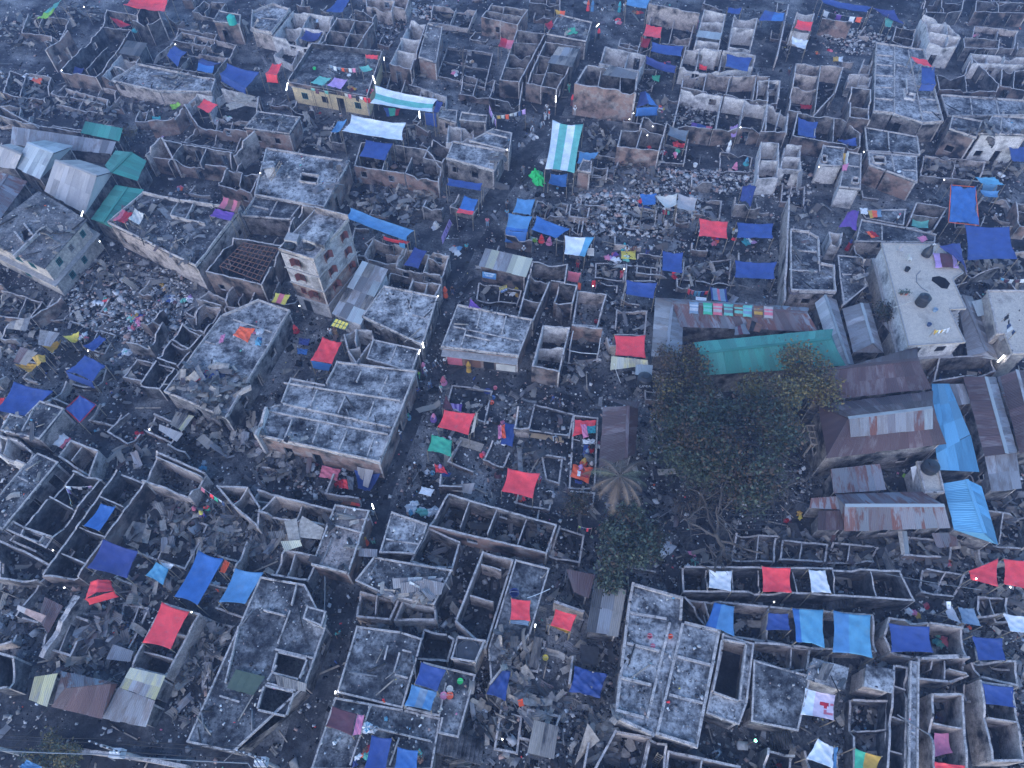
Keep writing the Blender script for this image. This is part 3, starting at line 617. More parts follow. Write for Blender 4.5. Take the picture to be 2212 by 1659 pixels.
mono('31','980,980 1120,1060 1080,1250 985,1130',(2.6,2.6,2.4,2.4),'grey scrap roof behind the shrub at the beige house','tin','g')
shell('31',2.6,'1480,1420 1960,1400 1990,1540 1430,1640','','brick walled yard lit by a long tube lamp','B',.1,clutter=.5)
# ------------------------------------------------------------------ tile 02
flat('02',3,'90,260 210,287 350,146 557,212 342,482 0,405','300,205 180,420','stepped flat roof strewn with sheets below the broad blue tarp','p','slabd',clutter=1.6,edge=.2)
shell('02',2.6,'605,476 852,572 772,792 495,622','702,520 602,662','pair of soot black toilets with pale broken fronts','p',.2,brk=1)
shell('02',2.6,'-30,430 152,472 272,577 215,692 -40,600','60,450 20,610','white walled cells at the left edge of the lower rows','w',.2)
flat('02',3,'222,692 325,592 510,674 22,1268 -150,1132','140,800 300,880','long slanting roof strewn with grey litter at the left edge','g','slabd',clutter=1.3,edge=.15)
shell('02',3,'610,732 872,818 446,1326 190,1242','410,968 626,1085','long dark roofless rooms with washing strung inside','d',.15)
shell('02',3,'1005,738 1262,842 900,1330 672,1662 350,1660','845,968 1062,1062;650,1225 905,1326;510,1460 742,1556','long roofless house with a thick brown wall and two blue tarps','bd',.15)
shell('02',2.9,'1345,572 1767,756 1635,972 1215,832','1330,622 1742,802','single large room with a doubled white coping and brick rubble inside','p',.1,floor='floorp')
flat('02',2.6,'120,1182 212,1232 462,1332 402,1422 50,1262','','small roof with a wide dark opening near the left edge','g','slabd',hole='225,1262 380,1322 345,1372 205,1312')
shell('02',2.4,'-40,1330 180,1420 440,1560 330,1700 -60,1680','','open grey yard dotted with white litter at the left edge','g',.1,clutter=.8)
shell('02',2.4,'1860,872 2000,1040 2230,1240 2250,1060 2130,880','2000,1040 2150,880','jagged triangular ruin beside heaps of grey sheets','p',.1,brk=1)
# ------------------------------------------------------------------ tile 12
shell('12',2.9,'160,952 672,1080 600,1222 10,1102','385,1010 308,1182','long low shell with brick and white inner walls above the bent pale sheets','gp',.1)
flat('12',3.2,'682,1042 987,1092 802,1648 480,1572','622,1216 945,1300;782,1062 752,1135;645,1132 960,1180','narrow flat roof thick with pink brick dust','B','slabr',clutter=1.3,edge=.3)
shell('12',3,'240,1422 532,1482 450,1702 130,1652','330,1440 260,1670','dark two roomed shell left of the brick dust roof','gp',.1)
flat('12',3.1,'1170,1106 1487,1212 1442,1342 1372,1472 1065,1462','1385,1172 1348,1320;1105,1346 1422,1392','small flat roof right of the alley with a pale grid','gp','slab')
shell('12',3,'1655,940 2603,1214 2515,1466 1490,1224','1840,1000 1752,1225;2080,1064 1990,1296;2337,1135 2252,1380','long brick shell of four rubble filled rooms below the red tarps','B',.25,clutter=2.2)
shell('12',1.2,'2530,1480 2620,1218 2842,1290 2802,1546','','low end plot with brown rags beside the four rubble filled rooms','d',0,clutter=1.5)
shell('12',2.5,'1490,1236 1765,1362 1702,1592 1330,1532','','shell jammed with fallen timber beside a narrow ditch','bg',.1,clutter=3)
flat('F',3.4,'808,1203 978,1232 938,1308 840,1290 767,1255','','flat roof covered by a fan of silvery bent sheets','gp','slabd',clutter=1)
shell('F',2.8,'1042,1190 1110,1208 1050,1402 982,1342','1036,1218 1085,1232;1012,1285 1068,1302','long white roofless wing with three sunken bays','p',.1,clutter=.4,brk=.1)
flat('F',3,'1113,1209 1188,1228 1146,1370 1060,1480 1054,1402','','smooth grey flat roof with a small scarlet awning on it','gp','slabd',edge=.3,clutter=.25)
shell('12',1.6,'0,900 190,950 160,1010 -60,985','','low white walled cell left of the jagged heap','w',0)
shell('22',.5,'190,166 540,252 500,452 135,402','','low kerbed floor with pale planks at its lower edge','d',0,clutter=.6,brk=.1)
shell('22',.6,'530,262 747,287 720,902 490,902','505,470 600,490','low plot crowded with red bedding and sitting people','g',0,clutter=.6,brk=.1)
shell('22',.5,'250,602 442,627 412,862 290,820','','low grey floor right of the scarlet tarp','g',0,clutter=.6,brk=.1)
shell('22',.9,'490,912 722,932 702,1042 490,1032','','low grey hut base beside the dead palm','g',0,clutter=.6)
shell('12',.5,'1690,0 2045,48 1980,330 1640,190','','low kerbed floor with scattered white cups near the crossing','g',0,clutter=.8,brk=.1)
gable('22','1002,192 985,640','790,200 752,725','1092,215 1062,600',4.2,3.2,'long brown rusted shed roof left of the great dark tree','tinred','tinred','g',w=1.0)
mono('22','792,127 1112,152 1085,212 1002,190',(3.3,3.3,3.8,4.1),'red rusted end roof above the long brown shed','tinred','g',walls=False)
# ------------------------------------------------------------------ tile 32
gable('32','470,-120 1290,-210','415,-80 1290,-320','385,150 1412,42',6.2,5.0,'upper hipped roof of dark rusted sheets beside the blue roof','tinred','tinred','g',w=1.0)
T = gable('32','692,296 1417,207','420,182 1422,62','500,640 1536,520',6.6,4.9,'big patched roof of dark rust and grey sheets with a white raised ridge','tinred','tinwhite','g',w=1.0,m2='tinred')
sheets(T,*[W(q,z*HS) for q,z in zip(px('32','700,304 1415,214 1415,390 712,460'),(6.55,6.55,5.75,5.75))],[M['tin'],M['tin'],M['tinrust'],M['tinwhite']],.9,9,R('patch'),lift=.1)
mono('32','540,735 962,690 1017,912 570,946',(3.8,3.8,3.2,3.2),'red rusted lean-to dotted with white scraps','tinrust','g')
gable('32','665,1052 1522,1052','580,952 1332,932','662,1272 1572,1242',4.2,3.0,'low shed with red and zinc stripes and a long white ridge','tinrust','tinwhite','g',w=1.0)
mono('32','435,1096 662,1092 652,1262 430,1262',(2.8,2.8,2.5,2.5),'small brown sheet roof under bare branches','tinred','g')
mono('32','372,986 592,970 632,1086 360,1070',(3,3,2.7,2.7),'buckled rusty sheet roof beside the striped shed','tinrust','g')
mono('32','1412,0 1562,0 1745,440 1450,590',(3.4,3.2,3.2,3.4),'long sky blue roof running beside the dark rusted roofs','tinblue','g',w=1.2)
mono('32','1452,592 1748,440 1822,757 1472,742',(3.4,3.2,2.8,3.0),'lower end of the sky blue roof with a straight eave','tinblue','g',w=1.2)
gable('32','1716,826 1872,1292','1507,862 1612,1262','1842,886 1990,1392',4.2,3.2,'bright blue gabled roof scorched at its lower end','tinblue','tinblue','g',w=1.1)
gable('32','1882,-60 2062,602','1690,-60 1872,622','1965,-60 2152,592',4.6,3.4,'long maroon gabled roof right of the sky blue roof','tinred','tinwhite','g',w=1.0,m2='tin')
gable('32','2150,-120 2330,560','2010,-60 2175,600','2330,-100 2500,560',4.8,3.6,'maroon and grey striped roof at the right edge','tinred','tin','g',w=1.0)
mono('32','1872,627 2142,592 2192,905 1932,932',(3.3,3.3,3,3),'plain grey sheet roof below the long maroon roof','tin','g',w=1.0)
mono('32','1560,0 1690,0 1752,170 1612,190',(3,3,2.8,2.8),'weathered grey sheet roof wedged between blue and maroon roofs','tin','g')
flat('32',3.2,'1280,670 1462,656 1522,946 1350,952','','small white terrace with a dark water tank and potted plants','w','beige',clutter=.2,edge=.3)
gable('31','2110,1560 2190,1800','1980,1600 2060,1850','2215,1545 2300,1800',4,3,'small rust shed below the bright tube lamp','tinrust','tinrust','g')
# ------------------------------------------------------------------ tile 03
ruin('03',2.6,'690,178 330,690','thick pale toppled wall along the left rubble yard','p',0,t=.45)
shell('03',2.8,'1400,222 1727,322 1432,872 1122,782','1300,430 1620,530;1200,640 1500,730','roofless house shaded by a big bright red tarp','p',.1,clutter=1)
mono('03','1130,790 1432,862 1342,1072 1032,962',(3.1,3.1,2.8,2.8),'small roof of faded yellow sheets with a green patch',['tinyellow','tinyellow','tin'],'g',w=.8,row=1.1)
mono('03','1022,962 1342,1078 1262,1302 882,1232',(2.8,2.8,2.2,2.2),'grey bamboo mat roof sloping to the dark street','tin','g',w=.7)
gable('03','560,970 960,930','520,820 1020,930','440,1130 880,1232',3.8,2.8,'rust brown collapsed roof along the dark street','tinrust',None,'g',w=.9,m2='tinred')
mono('03','300,870 500,840 410,1125 250,1070',(3.2,3.2,2.6,2.6),'rusty yellowed roof at the street corner',['tinrust','tinyellow'],'g')
flat('F',3.2,'563,1246 660,1263 706,1352 660,1484 505,1627 403,1604','566,1320 622,1334;628,1314 597,1396;590,1404 683,1426;573,1477 645,1496;517,1350 486,1482;470,1504 522,1520;600,1432 575,1476;642,1260 628,1314','long flat roof with deep black room openings beside the alley','gp','slabd',clutter=.8,edge=.3,kerb=.3,hole='602,1412 662,1426 646,1466 592,1452;574,1484 634,1498 618,1545 560,1532')
shell('03',3,'-60,640 120,690 60,960 -60,980','','dark green boarded hut at the lower left edge','d',0)
# ------------------------------------------------------------------ tile 13
flat('13',3.2,'870,432 1250,480 1442,542 1400,700 1270,1148 697,1012','1140,582 1098,745;1242,642 1180,855;1242,642 1362,672;1180,855 1330,897','broad dark ash roof with pale patches left of the blue rooftop tarp','gp','slabd',clutter=.7)
flat('13',3.25,'1446,742 1902,852 1752,1402 1572,1362 1602,1222 1277,1150','1640,900 1572,1225;1290,1140 1570,1222','dark roof shaded by a dark blue and pale blue canopy','gp','slabd',clutter=.7)
flat('13',3.15,'682,1046 1272,1152 1597,1226 1522,1680 470,1680','990,1102 800,1659;940,1302 1530,1442;1240,1372 1140,1659','dark flat roof at the bottom with a maroon sheet and blue tarps','gp','slabd',clutter=.8)
flat('13',4.2,'1735,522 1987,562 1902,762 1682,722','','square tank stand with the ring of a burnt round tank','p','slabd',edge=.5,clutter=.3)
flat('13',4.4,'440,256 612,302 572,442 402,372','','small box cabin on the roof beside the alley','w','slabd',z0=3.2,edge=.15,clutter=.2,group='rooftop cabins',name='rooftop_cabin',cat='cabin')
shell('13',2.4,'882,122 1242,192 1160,382 862,352','1040,150 1010,360','charred shell with curled roofing above the broad dark ash roof','p',.15,clutter=2.5)
shell('13',2.4,'1262,200 1552,262 1560,380 1190,385','','white fronted burnt room below the silvery sheet roof','w',.1)
shell('13',2.6,'1440,450 1650,500 1720,540 1660,740 1380,712','','soot black sunken yard beside the tank stand','d',0,clutter=.5)
# ------------------------------------------------------------------ tile 23
flat('23',3.4,'1000,232 1032,60 1477,186 1467,385 1802,466 1602,1492 1237,1376 1222,1392 880,1232','1000,325 1355,384;1355,384 1152,1245;875,1170 1155,1242;970,587 1290,667;920,887 1222,962;1467,392 1237,1372;1402,702 1732,787;1335,1032 1667,1117','large pale ash roof in two columns of square bays','gp','slab',clutter=.7,edge=.3,kerb=.28,kw=.22)
flat('23',3.2,'1812,500 2092,582 2032,1102 1962,1290 1672,1190 1790,640','','torn slab roof open over a dark room beside the large pale ash roof','gp','slab',hole='1815,565 2008,598 1950,1075 1742,1000',p=.2)
mono('23','715,42 987,122 917,522 642,482',(3.2,3.2,3,3),'striped tin roof of grey and scorched sheets beside the scarlet stall',['tinburnt','tin','tinburnt','tindark'],'d')
mono('23','470,-60 720,-10 660,195 530,130',(3,3,2.8,2.8),'rust brown sheet roof above the striped tin roof','tinred','d')
ruin('23',2.6,'360,228 622,312','pale back wall of the scarlet stall','p',0,brk=.1)
mono('23','192,1242 402,1300 362,1582 132,1532',(2.8,2.8,2.5,2.5),'shiny blackened tin hut at the bottom centre',['tindark','tinburnt'],'d')
shell('23',2.4,'895,1322 1212,1392 1150,1680 700,1680','','open room full of pinkish rubble at the bottom centre','gp',0,clutter=1.5,floor='floorp')
shell('23',2.8,'1180,1405 1345,1445 1330,1680 1120,1680','','narrow dark room with a ladder below the large pale ash roof','d',.1)
shell('23',2.8,'1350,1500 1980,1640 1970,1720 1330,1700','1640,1570 1620,1700','dark rooms along the bottom edge right of centre','gp',.1)
shell('23',.6,'0,500 170,540 50,1540 -160,1500','20,900 120,930;-20,1190 90,1225','low kerbed alley plot strewn with flat tin','g',0,clutter=1.6)
# ------------------------------------------------------------------ tile 33
shell('F',3,'1475,1222 1800,1225 1946,1231 1978,1298 1710,1281 1477,1278','1527,1224 1527,1278;1582,1224 1585,1278;1640,1224 1642,1278;1715,1226 1722,1280;1798,1226 1808,1284;1880,1230 1893,1290','long row of small rooms with red and white sheets over three of them','d',.1,clutter=.8)
shell('F',2.5,'1477,1290 1660,1308 1888,1326 1895,1408 1755,1402 1660,1386 1548,1368','1520,1296 1540,1368;1660,1310 1655,1385;1776,1320 1775,1402','low row of rooms roofed by four blue tents','gp',.1,clutter=.7)
shell('33',3,'1045,352 1385,392 1692,436 1732,692 1302,702 1062,662 1000,520','1387,392 1412,650','roofless house with a broad navy tarp and a pale right room','p',.1)
shell('33',3,'1312,702 1747,692 1745,862 1600,912 1312,892','1440,700 1435,800;1550,700 1548,890;1560,800 1740,850','cluster of broken cells with leaning wall slabs','p',.2,brk=1)
flat('33',3.7,'850,762 1102,812 1072,1012 832,952','','white topped square block like a lone table','p','slab',edge=0,clutter=.4)
flat('33',3.4,'392,706 702,792 662,992 332,892','','pale square roof with loose sheets above the appliqued canopy','w','slab',edge=0,clutter=1)
flat('33',3.3,'1222,732 1307,742 1297,1700 1205,1700','','very narrow strip of flat roof between dark rooms','gp','slab',edge=.15)
shell('33',3,'1090,762 1218,782 1200,1700 1030,1690','1090,946 1215,992;1070,1216 1210,1266;1050,1502 1205,1546','ladder like row of dark rooms left of the narrow roof strip','d',.1,clutter=.5)
shell('33',3.2,'1415,1012 1692,1010 1742,1710 1430,1710','1432,1272 1706,1322','tall pale two roomed shell with a pink net','p',.15,clutter=.5)
shell('33',3.2,'1830,892 2117,946 2232,1602 1945,1602','1900,1226 2180,1272','tall shell with blue tarp over its upper room at the right','p',.15,clutter=.5)
flat('33',3.1,'-130,722 222,822 372,862 262,1345 -150,1262','','dark smooth roof with an opening for steep stairs','gp','slabd',edge=.15,clutter=.4)
shell('33',2.8,'-130,560 392,606 362,800 220,812 -130,735','215,590 210,790','low dark rooms under bent sheets beside the blue tents','gp',.1,clutter=1.5)
shell('33',2.8,'0,1480 235,1545 225,1700 -30,1700','','dark room with red rags at the bottom right','d',.1)
shell('33',2.4,'735,1050 1060,1070 1030,1330 1040,1700 735,1700','735,1340 1040,1330','burnt plot heaped with curled grey sheets','d',.1,clutter=3)
shell('33',2.6,'1760,745 2150,720 2190,960 1850,880','','ruin under leaning charred planks near the right edge','g',.1,clutter=2)
shell('33',2.2,'1840,150 2090,165 2080,330 1830,350','1950,160 1960,340','small grey cells right of the pale grey awning','g',.15)
# low ruined plots between the houses
for s_,h_,l_ in (('20,150 110,165 95,215 5,200',1.2,'at the left edge under the white sheet with orange stains'),('230,20 300,32 285,75 215,62',1.6,'left of the tall blackened hut at the top'),('0,228 70,222 62,262 -5,268',1,'above the long blue grey lean-to'),('140,190 235,215 225,245 120,225',.9,'in the long field of twisted sheets on the left'),('300,238 330,232 325,262 290,262',1.5,'behind the light green cloth'),('385,60 470,72 455,100 372,86',1.2,'between the teal tank hut and the two dark blue tents'),('60,30 150,40 130,80 45,70',1.3,'near the buckled yellow green sheet'),('810,150 880,160 868,200 800,188',1.1,'right of the upright brick panel'),('1000,160 1072,172 1058,212 990,202',1.2,'above the washing line corner'),('935,10 1030,22 1012,58 925,48',1.1,'in the pale rubble at the top centre'),('1340,142 1420,150 1410,188 1330,180',.9,'below the two long blue tarps'),('1350,215 1402,222 1392,268 1346,262',1.2,'beside the cart of bright packets'),('1245,325 1340,342 1322,385 1238,368',.8,'in the heap below the lit pale shell'),('1160,432 1228,440 1222,470 1150,462',.9,'at the near edge of the striped alley canopy rubble'),('1232,440 1275,446 1270,470 1228,466',1.2,'with a pale wall slab in the rubble field'),('1370,445 1420,452 1415,490 1362,484',.7,'in front of the blue tent of the rubble field'),('1502,425 1560,432 1556,468 1498,462',.8,'right of the beige sheet'),('1378,545 1480,560 1476,598 1374,590',.7,'above the hanging washing'),('1690,395 1740,400 1738,440 1686,436',.9,'at the top of the long pale boundary wall'),('1995,335 2130,348 2120,392 1988,380',1.2,'in the dark rubble below the two storey terrace'),('2105,55 2200,66 2192,105 2098,96',1.2,'in the haze under the far top right corner'),('0,625 92,650 62,692 -5,682',1,'in front of the white corner house'),('150,690 250,722 226,764 132,740',.5,'in the middle of the left rubble yard'),('330,890 396,920 372,958 312,930',1,'beside the pale box of corrugated sheet'),('330,1092 450,1132 400,1230 282,1190',.6,'right of the thick brown wall'),('265,1302 322,1312 280,1400 240,1384',.6,'left of the large square red tarp'),('115,1312 190,1338 152,1418 88,1398',1.4,'round the pinkish corrugated canopy'),('438,1330 502,1352 462,1450 405,1430',.6,'between the red tarp and the long alley roof'),('1115,1372 1180,1384 1162,1452 1098,1440',.5,'below the scarlet stall'),('1140,1530 1212,1545 1190,1610 1120,1596',.7,'left of the shiny blackened tin hut'),('1590,1150 1680,1156 1674,1214 1584,1208',1.5,'of black rooms behind the white sheeted row'),('1690,1165 1790,1174 1784,1214 1684,1209',1.4,'of black rooms below the striped shed'),('1800,1170 1900,1180 1890,1214 1794,1212',1.3,'under the fallen ribbed sheets'),('1960,1158 2060,1168 2054,1206 1954,1200',1.3,'below the scorched blue gable'),('2120,1100 2225,1112 2218,1182 2112,1170',1.6,'at the right edge under the grey sheet roof'),('1998,1226 2085,1240 2070,1288 1990,1280',1.2,'left of the scarlet awnings'),('2130,120 2212,128 2206,158 2124,150',1.3,'of brown walls by the long pale walled row'),('470,255 540,262 530,300 462,292',.9,'among white wall stubs by the jug yard'),('1240,470 1262,474 1258,500 1234,496',1,'behind the white and blue tarp')):
    a_ = px('F',s_);m_ = lambda u,p,q: f'{p[0]+(q[0]-p[0])*u:.0f},{p[1]+(q[1]-p[1])*u:.0f}';u = R(l_).uniform(.35,.65)
    shell('F',h_,s_,m_(u,a_[0],a_[1])+' '+m_(u,a_[3],a_[2]),'low ruined plot '+l_,R(l_+'m').choice(['gp','bg','p','g','bg']),.15,clutter=1.3,brk=.9,group='low ruined plots',name='ruined_plot')
# ------------------------------------------------------------------ buildings with their own detail
def window(T,a,b,u,v,wd,ht,frame,pane,out,bars=0,open_leaf=None):
    """a window on the wall a->b (outer face), at distance u, sill height v"""
    a,b = Vector((*a,0)),Vector((*b,0));d = (b-a).normalized();n = Vector((d.y,-d.x,0))
    P = lambda x,z,o: a+d*x+n*o+Vector((0,0,z))
    mb = MB();t = .07
    for x0,x1,z0,z1 in ((u,u+wd,v+ht-t,v+ht),(u,u+wd,v,v+t),(u,u+t,v+t,v+ht-t),(u+wd-t,u+wd,v+t,v+ht-t)):
        mb.hexa([P(x0,z0,-.06),P(x1,z0,-.06),P(x1,z0,out),P(x0,z0,out),P(x0,z1,-.06),P(x1,z1,-.06),P(x1,z1,out),P(x0,z1,out)])
    for i in range(bars):
        x = u+wd*(i+1)/(bars+1);mb.hexa([P(x-.02,v+t,-.02),P(x+.02,v+t,-.02),P(x+.02,v+t,.02),P(x-.02,v+t,.02),P(x-.02,v+ht-t,-.02),P(x+.02,v+ht-t,-.02),P(x+.02,v+ht-t,.02),P(x-.02,v+ht-t,.02)])
    w_ = mb.obj('window',frame,T)
    mb = MB();mb.quad(P(u+.02,v+.02,-.05),P(u+wd-.02,v+.02,-.05),P(u+wd-.02,v+ht-.02,-.05),P(u+.02,v+ht-.02,-.05))
    o = mb.obj('pane',pane,w_);o.matrix_parent_inverse = Matrix.Identity(4);o.matrix_basis = w_.matrix_basis.copy();o.matrix_parent_inverse = Matrix.Identity(4)
    if open_leaf:
        for s in (0,1):
            x = u if s == 0 else u+wd;sg = -1 if s == 0 else 1
            mb = MB();q = [P(x,v,out),P(x+sg*wd*.25,v,out+wd*.42),P(x+sg*wd*.25,v+ht,out+wd*.42),P(x,v+ht,out)]
            k = d*.03;mb.hexa([q[0],q[0]+k,q[1]+k,q[1],q[3],q[3]+k,q[2]+k,q[2]]);o = mb.obj('shutter',open_leaf,w_)
            o.matrix_parent_inverse = Matrix.Identity(4)
def corners(tile,s,h): return ccw([W(q,h) for q in px(tile,s)])
def storey_walls(T,I,z0,z1,ms,wins,t=.2,name='wall'):
    """one wall part per side; wins[k] = list of (fraction, sill, width, height, style)"""
    rg = random.Random(5)
    for k in range(len(I)):
        a,b = Vector(I[k][:2]),Vector(I[(k+1) % len(I)][:2]);L = (b-a).length;ho = []
        for f,v,wd,ht,st in wins.get(k,[]): ho.append((f*L-wd/2,f*L+wd/2,v,v+ht))
        wall_mesh(a,b-(b-a)/L*t*1.02,z0,z1,t,sorted(ho),.004,rg).obj(name,ms,T)
        for f,v,wd,ht,st in wins.get(k,[]):
            if st: window(T,a,b,f*L-wd/2,z0+v,wd,ht,st[0],M['dark_in'],.02,st[2],st[1])
# the four storey tower
h = 9.5;P = corners('11','195,500 500,592 805,240 510,165',h);n0 = min(range(4),key=lambda i: P[i].y);P = P[n0:]+P[:n0]
c = sum(P,Vector())/4;T = thing('burnt_tower',(c.x,c.y,0),'tall four storey tower of stained plaster and bare brick with red shutters','tower')
rs = (M['shutter'],M['shutter'],3);I = inset(P,.08)
for s in range(4):
    z0 = .02+s*2.3;lower = s in (1,)
    ms = [M['brick'] if lower else M['towerp'],M['grey'],M['top']]
    W_ = {3: [(.42,.8,.8,1.05,rs)] if s else [(.3,.01,.9,1.9,(M['steel'],None,0))],0: [(.3,.8,.8,1.05,rs),(.78,.9,.7,1.0,rs)] if s > 0 else []}
    if s == 1: W_[3] = [(.32,.8,.7,.95,(M['shutter'],None,3)),(.68,.8,.8,1.05,rs)]
    storey_walls(T,I,z0,z0+2.29,ms,W_)
    J = inset(P,-.05)
    if s: add_mesh('string_course',slab_mesh([q for q in J],z0-.06,z0+.05),M['conc'],T)
add_mesh('roof_slab',slab_mesh([q.xy for q in P],h-.3,h-.12),M['slab'],T)
for k in range(4):
    a,b = P[k].xy,P[(k+1) % 4].xy;e = (b-a).normalized()
    wall_mesh(a,b-e*.15,h-.15,h+(.75 if k in (1,) else .25),.14,[],.03,R('tower')).obj('parapet',[M['cream'],M['pale'],M['top']],T)
q = corners('11','510,285 670,320 590,470 400,410',h+.6);add_mesh('stair_roof',slab_mesh([x.xy for x in q],h-.1,h+.7),M['slab'],T)
q = corners('11','285,375 385,395 360,460 250,440',h);add_mesh('tank_box',slab_mesh([x.xy for x in q],h-.1,h+.5),M['conc'],T)
SURF.append(([q.xy for q in P],None,'roof',0,0))
for s,l in (('290,465','burnt black water tank slumped on the tower roof, left of its twin'),('460,470','burnt black water tank slumped at the tower roof edge, right of its twin')):
    p = W(px('11',s)[0],h);tk = thing('water_tank',(p.x,p.y,h-.1),l,'water tank','burnt tanks on the tower')
    mb = MB();mb.lathe((p.x,p.y,h-.1),[(.02,0),(.62,0),(.68,.2),(.6,.35),(.3,.42),(.02,.36)],14);mb.obj('tank_body',M['plastic'],tk,True)
    mb = MB();mb.lathe((p.x+.1,p.y,h+.28),[(.2,0),(.2,.08),(.01,.1)],10);mb.obj('lid',M['steel'],tk)
mono('11','920,597 1142,672 902,1150 657,1050',(3.6,3.6,3.0,3.0),'broad lean-to of grey corrugated sheets at the foot of the tower',['tin','tin','tinwhite','tinburnt'],'w',w=.9,row=2.2)
# white two storey corner house at the left
h = 4.7;P = corners('01','335,-10 750,240 378,662 -190,385',h);n0 = min(range(4),key=lambda i: P[i].y);P = P[n0:]+P[:n0]
c = sum(P,Vector())/4;T = thing('corner_house',(c.x,c.y,0),'white two storey corner house with a rubble littered roof and teal window panes','house')
ts = (M['shutterg'],None,3);I = inset(P,.25)
storey_walls(T,inset(P,.05),0,2.2,[M['cream'],M['grey'],M['top']],{0: [(.3,.7,.8,.9,ts),(.6,.8,.7,.9,ts)],3: [(.5,.7,.9,.9,ts)]})
add_mesh('ledge',slab_mesh([q for q in inset(P,-.35)],2.22,2.34),M['conc'],T)
storey_walls(T,I,2.36,h-.16,[M['cream'],M['pale'],M['top']],{0: [(.25,.7,.8,.95,ts),(.55,.7,.8,.95,(M['conc'],None,4)),(.85,.8,.7,.9,ts)],3: [(.5,.7,1.3,1.0,ts),(.74,.75,1.0,.9,ts)]})
add_mesh('roof_slab',slab_mesh([q.xy for q in P],h-.14,h,[W(q,h).xy for q in px('01','185,340 265,300 290,370 210,425')]),M['floorp'],T)
mb = MB()
for a,b in (('130,570','330,375'),('140,360','205,445'),('220,290','290,380')):
    a,b = W(px('01',a)[0],h),W(px('01',b)[0],h);mb.bar(a+Vector((0,0,.2)),b+Vector((0,0,.2)),.2,.4)
mb.obj('roof_kerb',M['top'],T)
SURF.append(([W(q,h).xy for q in px('01','185,340 265,300 290,370 210,425')],None,'hole',0,0));SURF.append(([q.xy for q in P],h,'flat',1.1,0))
# yellow house hung with washing
h = 2.9;P = corners('10','490,412 1100,482 972,862 282,738',h);n0 = min(range(4),key=lambda i: P[i].x-P[i].y*.0);
c = sum(P,Vector())/4;T = thing('yellow_house',(c.x,c.y,0),'long yellow walled house with green shutters under a roof hung with washing','house')
f = max(range(4),key=lambda k: facing(P[k],P[(k+1) % 4])*(P[(k+1) % 4]-P[k]).length)
gs = (M['shutterg'],None,2);st = (M['steel'],None,2)
storey_walls(T,inset(P,.3),0,h-.16,[M['yellow'],M['grey'],M['top']],{f: [(.15,.9,.95,1.0,gs),(.42,.9,.95,1.0,st),(.63,0,1.1,2.1,None),(.86,.9,.95,1.0,gs)]})
add_mesh('roof_slab',slab_mesh([q.xy for q in P],h-.15,h),M['slabd'],T)
for k in range(4):
    a,b = P[k].xy,P[(k+1) % 4].xy;e = (b-a).normalized()
    wall_mesh(a,b-e*.16,h-.01,h+(.55 if k == f else .8),.15,[],.04,R('yh')).obj('parapet',[M['bricks'],M['dark'],M['top']],T)
SURF.append(([q.xy for q in P],h,'flat',.6,0))
# intact beige topped house
h = 4.9;P = corners('31','975,440 1470,450 1690,700 1597,756 1712,1010 1567,1013 1707,1300 1215,1330',h)
c = sum(P,Vector())/len(P);T = thing('beige_house',(c.x,c.y,0),'intact two storey house with a clean beige rooftop and a black water tank','house')
I = inset(P,.25);f = max(range(len(P)),key=lambda k: facing(P[k],P[(k+1) % len(P)])*(abs(P[(k+1) % len(P)].x-P[k].x)))
ps = (M['steel'],None,4)
storey_walls(T,inset(P,.1),0,2.3,[M['cream'],M['grey'],M['top']],{f: [(.35,.9,.9,.7,ps)]})
add_mesh('ledge',slab_mesh([q for q in inset(P,-.02)],2.31,2.42),M['conc'],T)
storey_walls(T,I,2.43,h-.16,[M['white'],M['grey'],M['top']],{f: [(.2,.9,.9,.8,ps),(.68,.9,1.0,.8,ps)]})
add_mesh('roof_slab',slab_mesh([q.xy for q in P],h-.15,h),M['beige'],T)
for k in range(len(P)):
    a,b = P[k].xy,P[(k+1) % len(P)].xy;e = (b-a).normalized()
    wall_mesh(a,b-e*.1,h-.01,h+.1,.1,[],.01,R('bh')).obj('parapet',[M['conc']]*3,T)
SURF.append(([q.xy for q in P],h,'clean',0,0))
def stairs(tile,a,b,wd,z0,z1,label,m='conc',n=9):
    """a flight from pixel a (low) to pixel b (high)"""
    p,q = W(px(tile,a)[0],z0),W(px(tile,b)[0],z1);T = thing('staircase',(p.x,p.y,z0),label,'stairs','open stairs')
    d = (q.xy-p.xy)/n;s = Vector((-d.y,d.x)).normalized()*wd/2
    for i in range(n):
        o = p.xy+d*i;z = z0+(z1-z0)*(i+1)/n;lo = max(0,z-.5) if i else 0
        P = [o-s,o+d-s,o+d+s,o+s];P = P if area2(P) > 0 else P[::-1];mb = MB();mb.hexa([(x.x,x.y,lo) for x in P]+[(x.x,x.y,z) for x in P]);mb.obj('step',M[m],T)
stairs('30','265,1645','280,1480',1.2,0,2.7,'pale open stairs between the white cell blocks',n=9)
stairs('31','1605,1250','1605,1030',1.0,2.4,4.6,'narrow stairs at the side of the beige rooftop',n=8)
stairs('31','2000,1330','2010,1230',1.0,1.5,4.0,'short stairs beside the beige terrace with washing',n=6)
stairs('33','380,250','730,200',1.3,0,2.4,'long grey stairs climbing behind the blue tents','dark',12)
stairs('13','1960,1530','1570,1420',1.7,.2,2.8,'broad dark stairs beside the maroon sheet roof','dark',11)
stairs('33','20,1450','210,1400',1.3,.3,2.6,'steep dark stairs in the opening of the smooth roof','dark',8)
stairs('21','400,1120','420,1000',1.2,.1,2.4,'broken stairs beside the single deep dark room','grey',8)
stairs('30','1915,1330','1915,1190',1.2,.1,4.2,'stairs rising along the pale two storey terrace','grey',10)
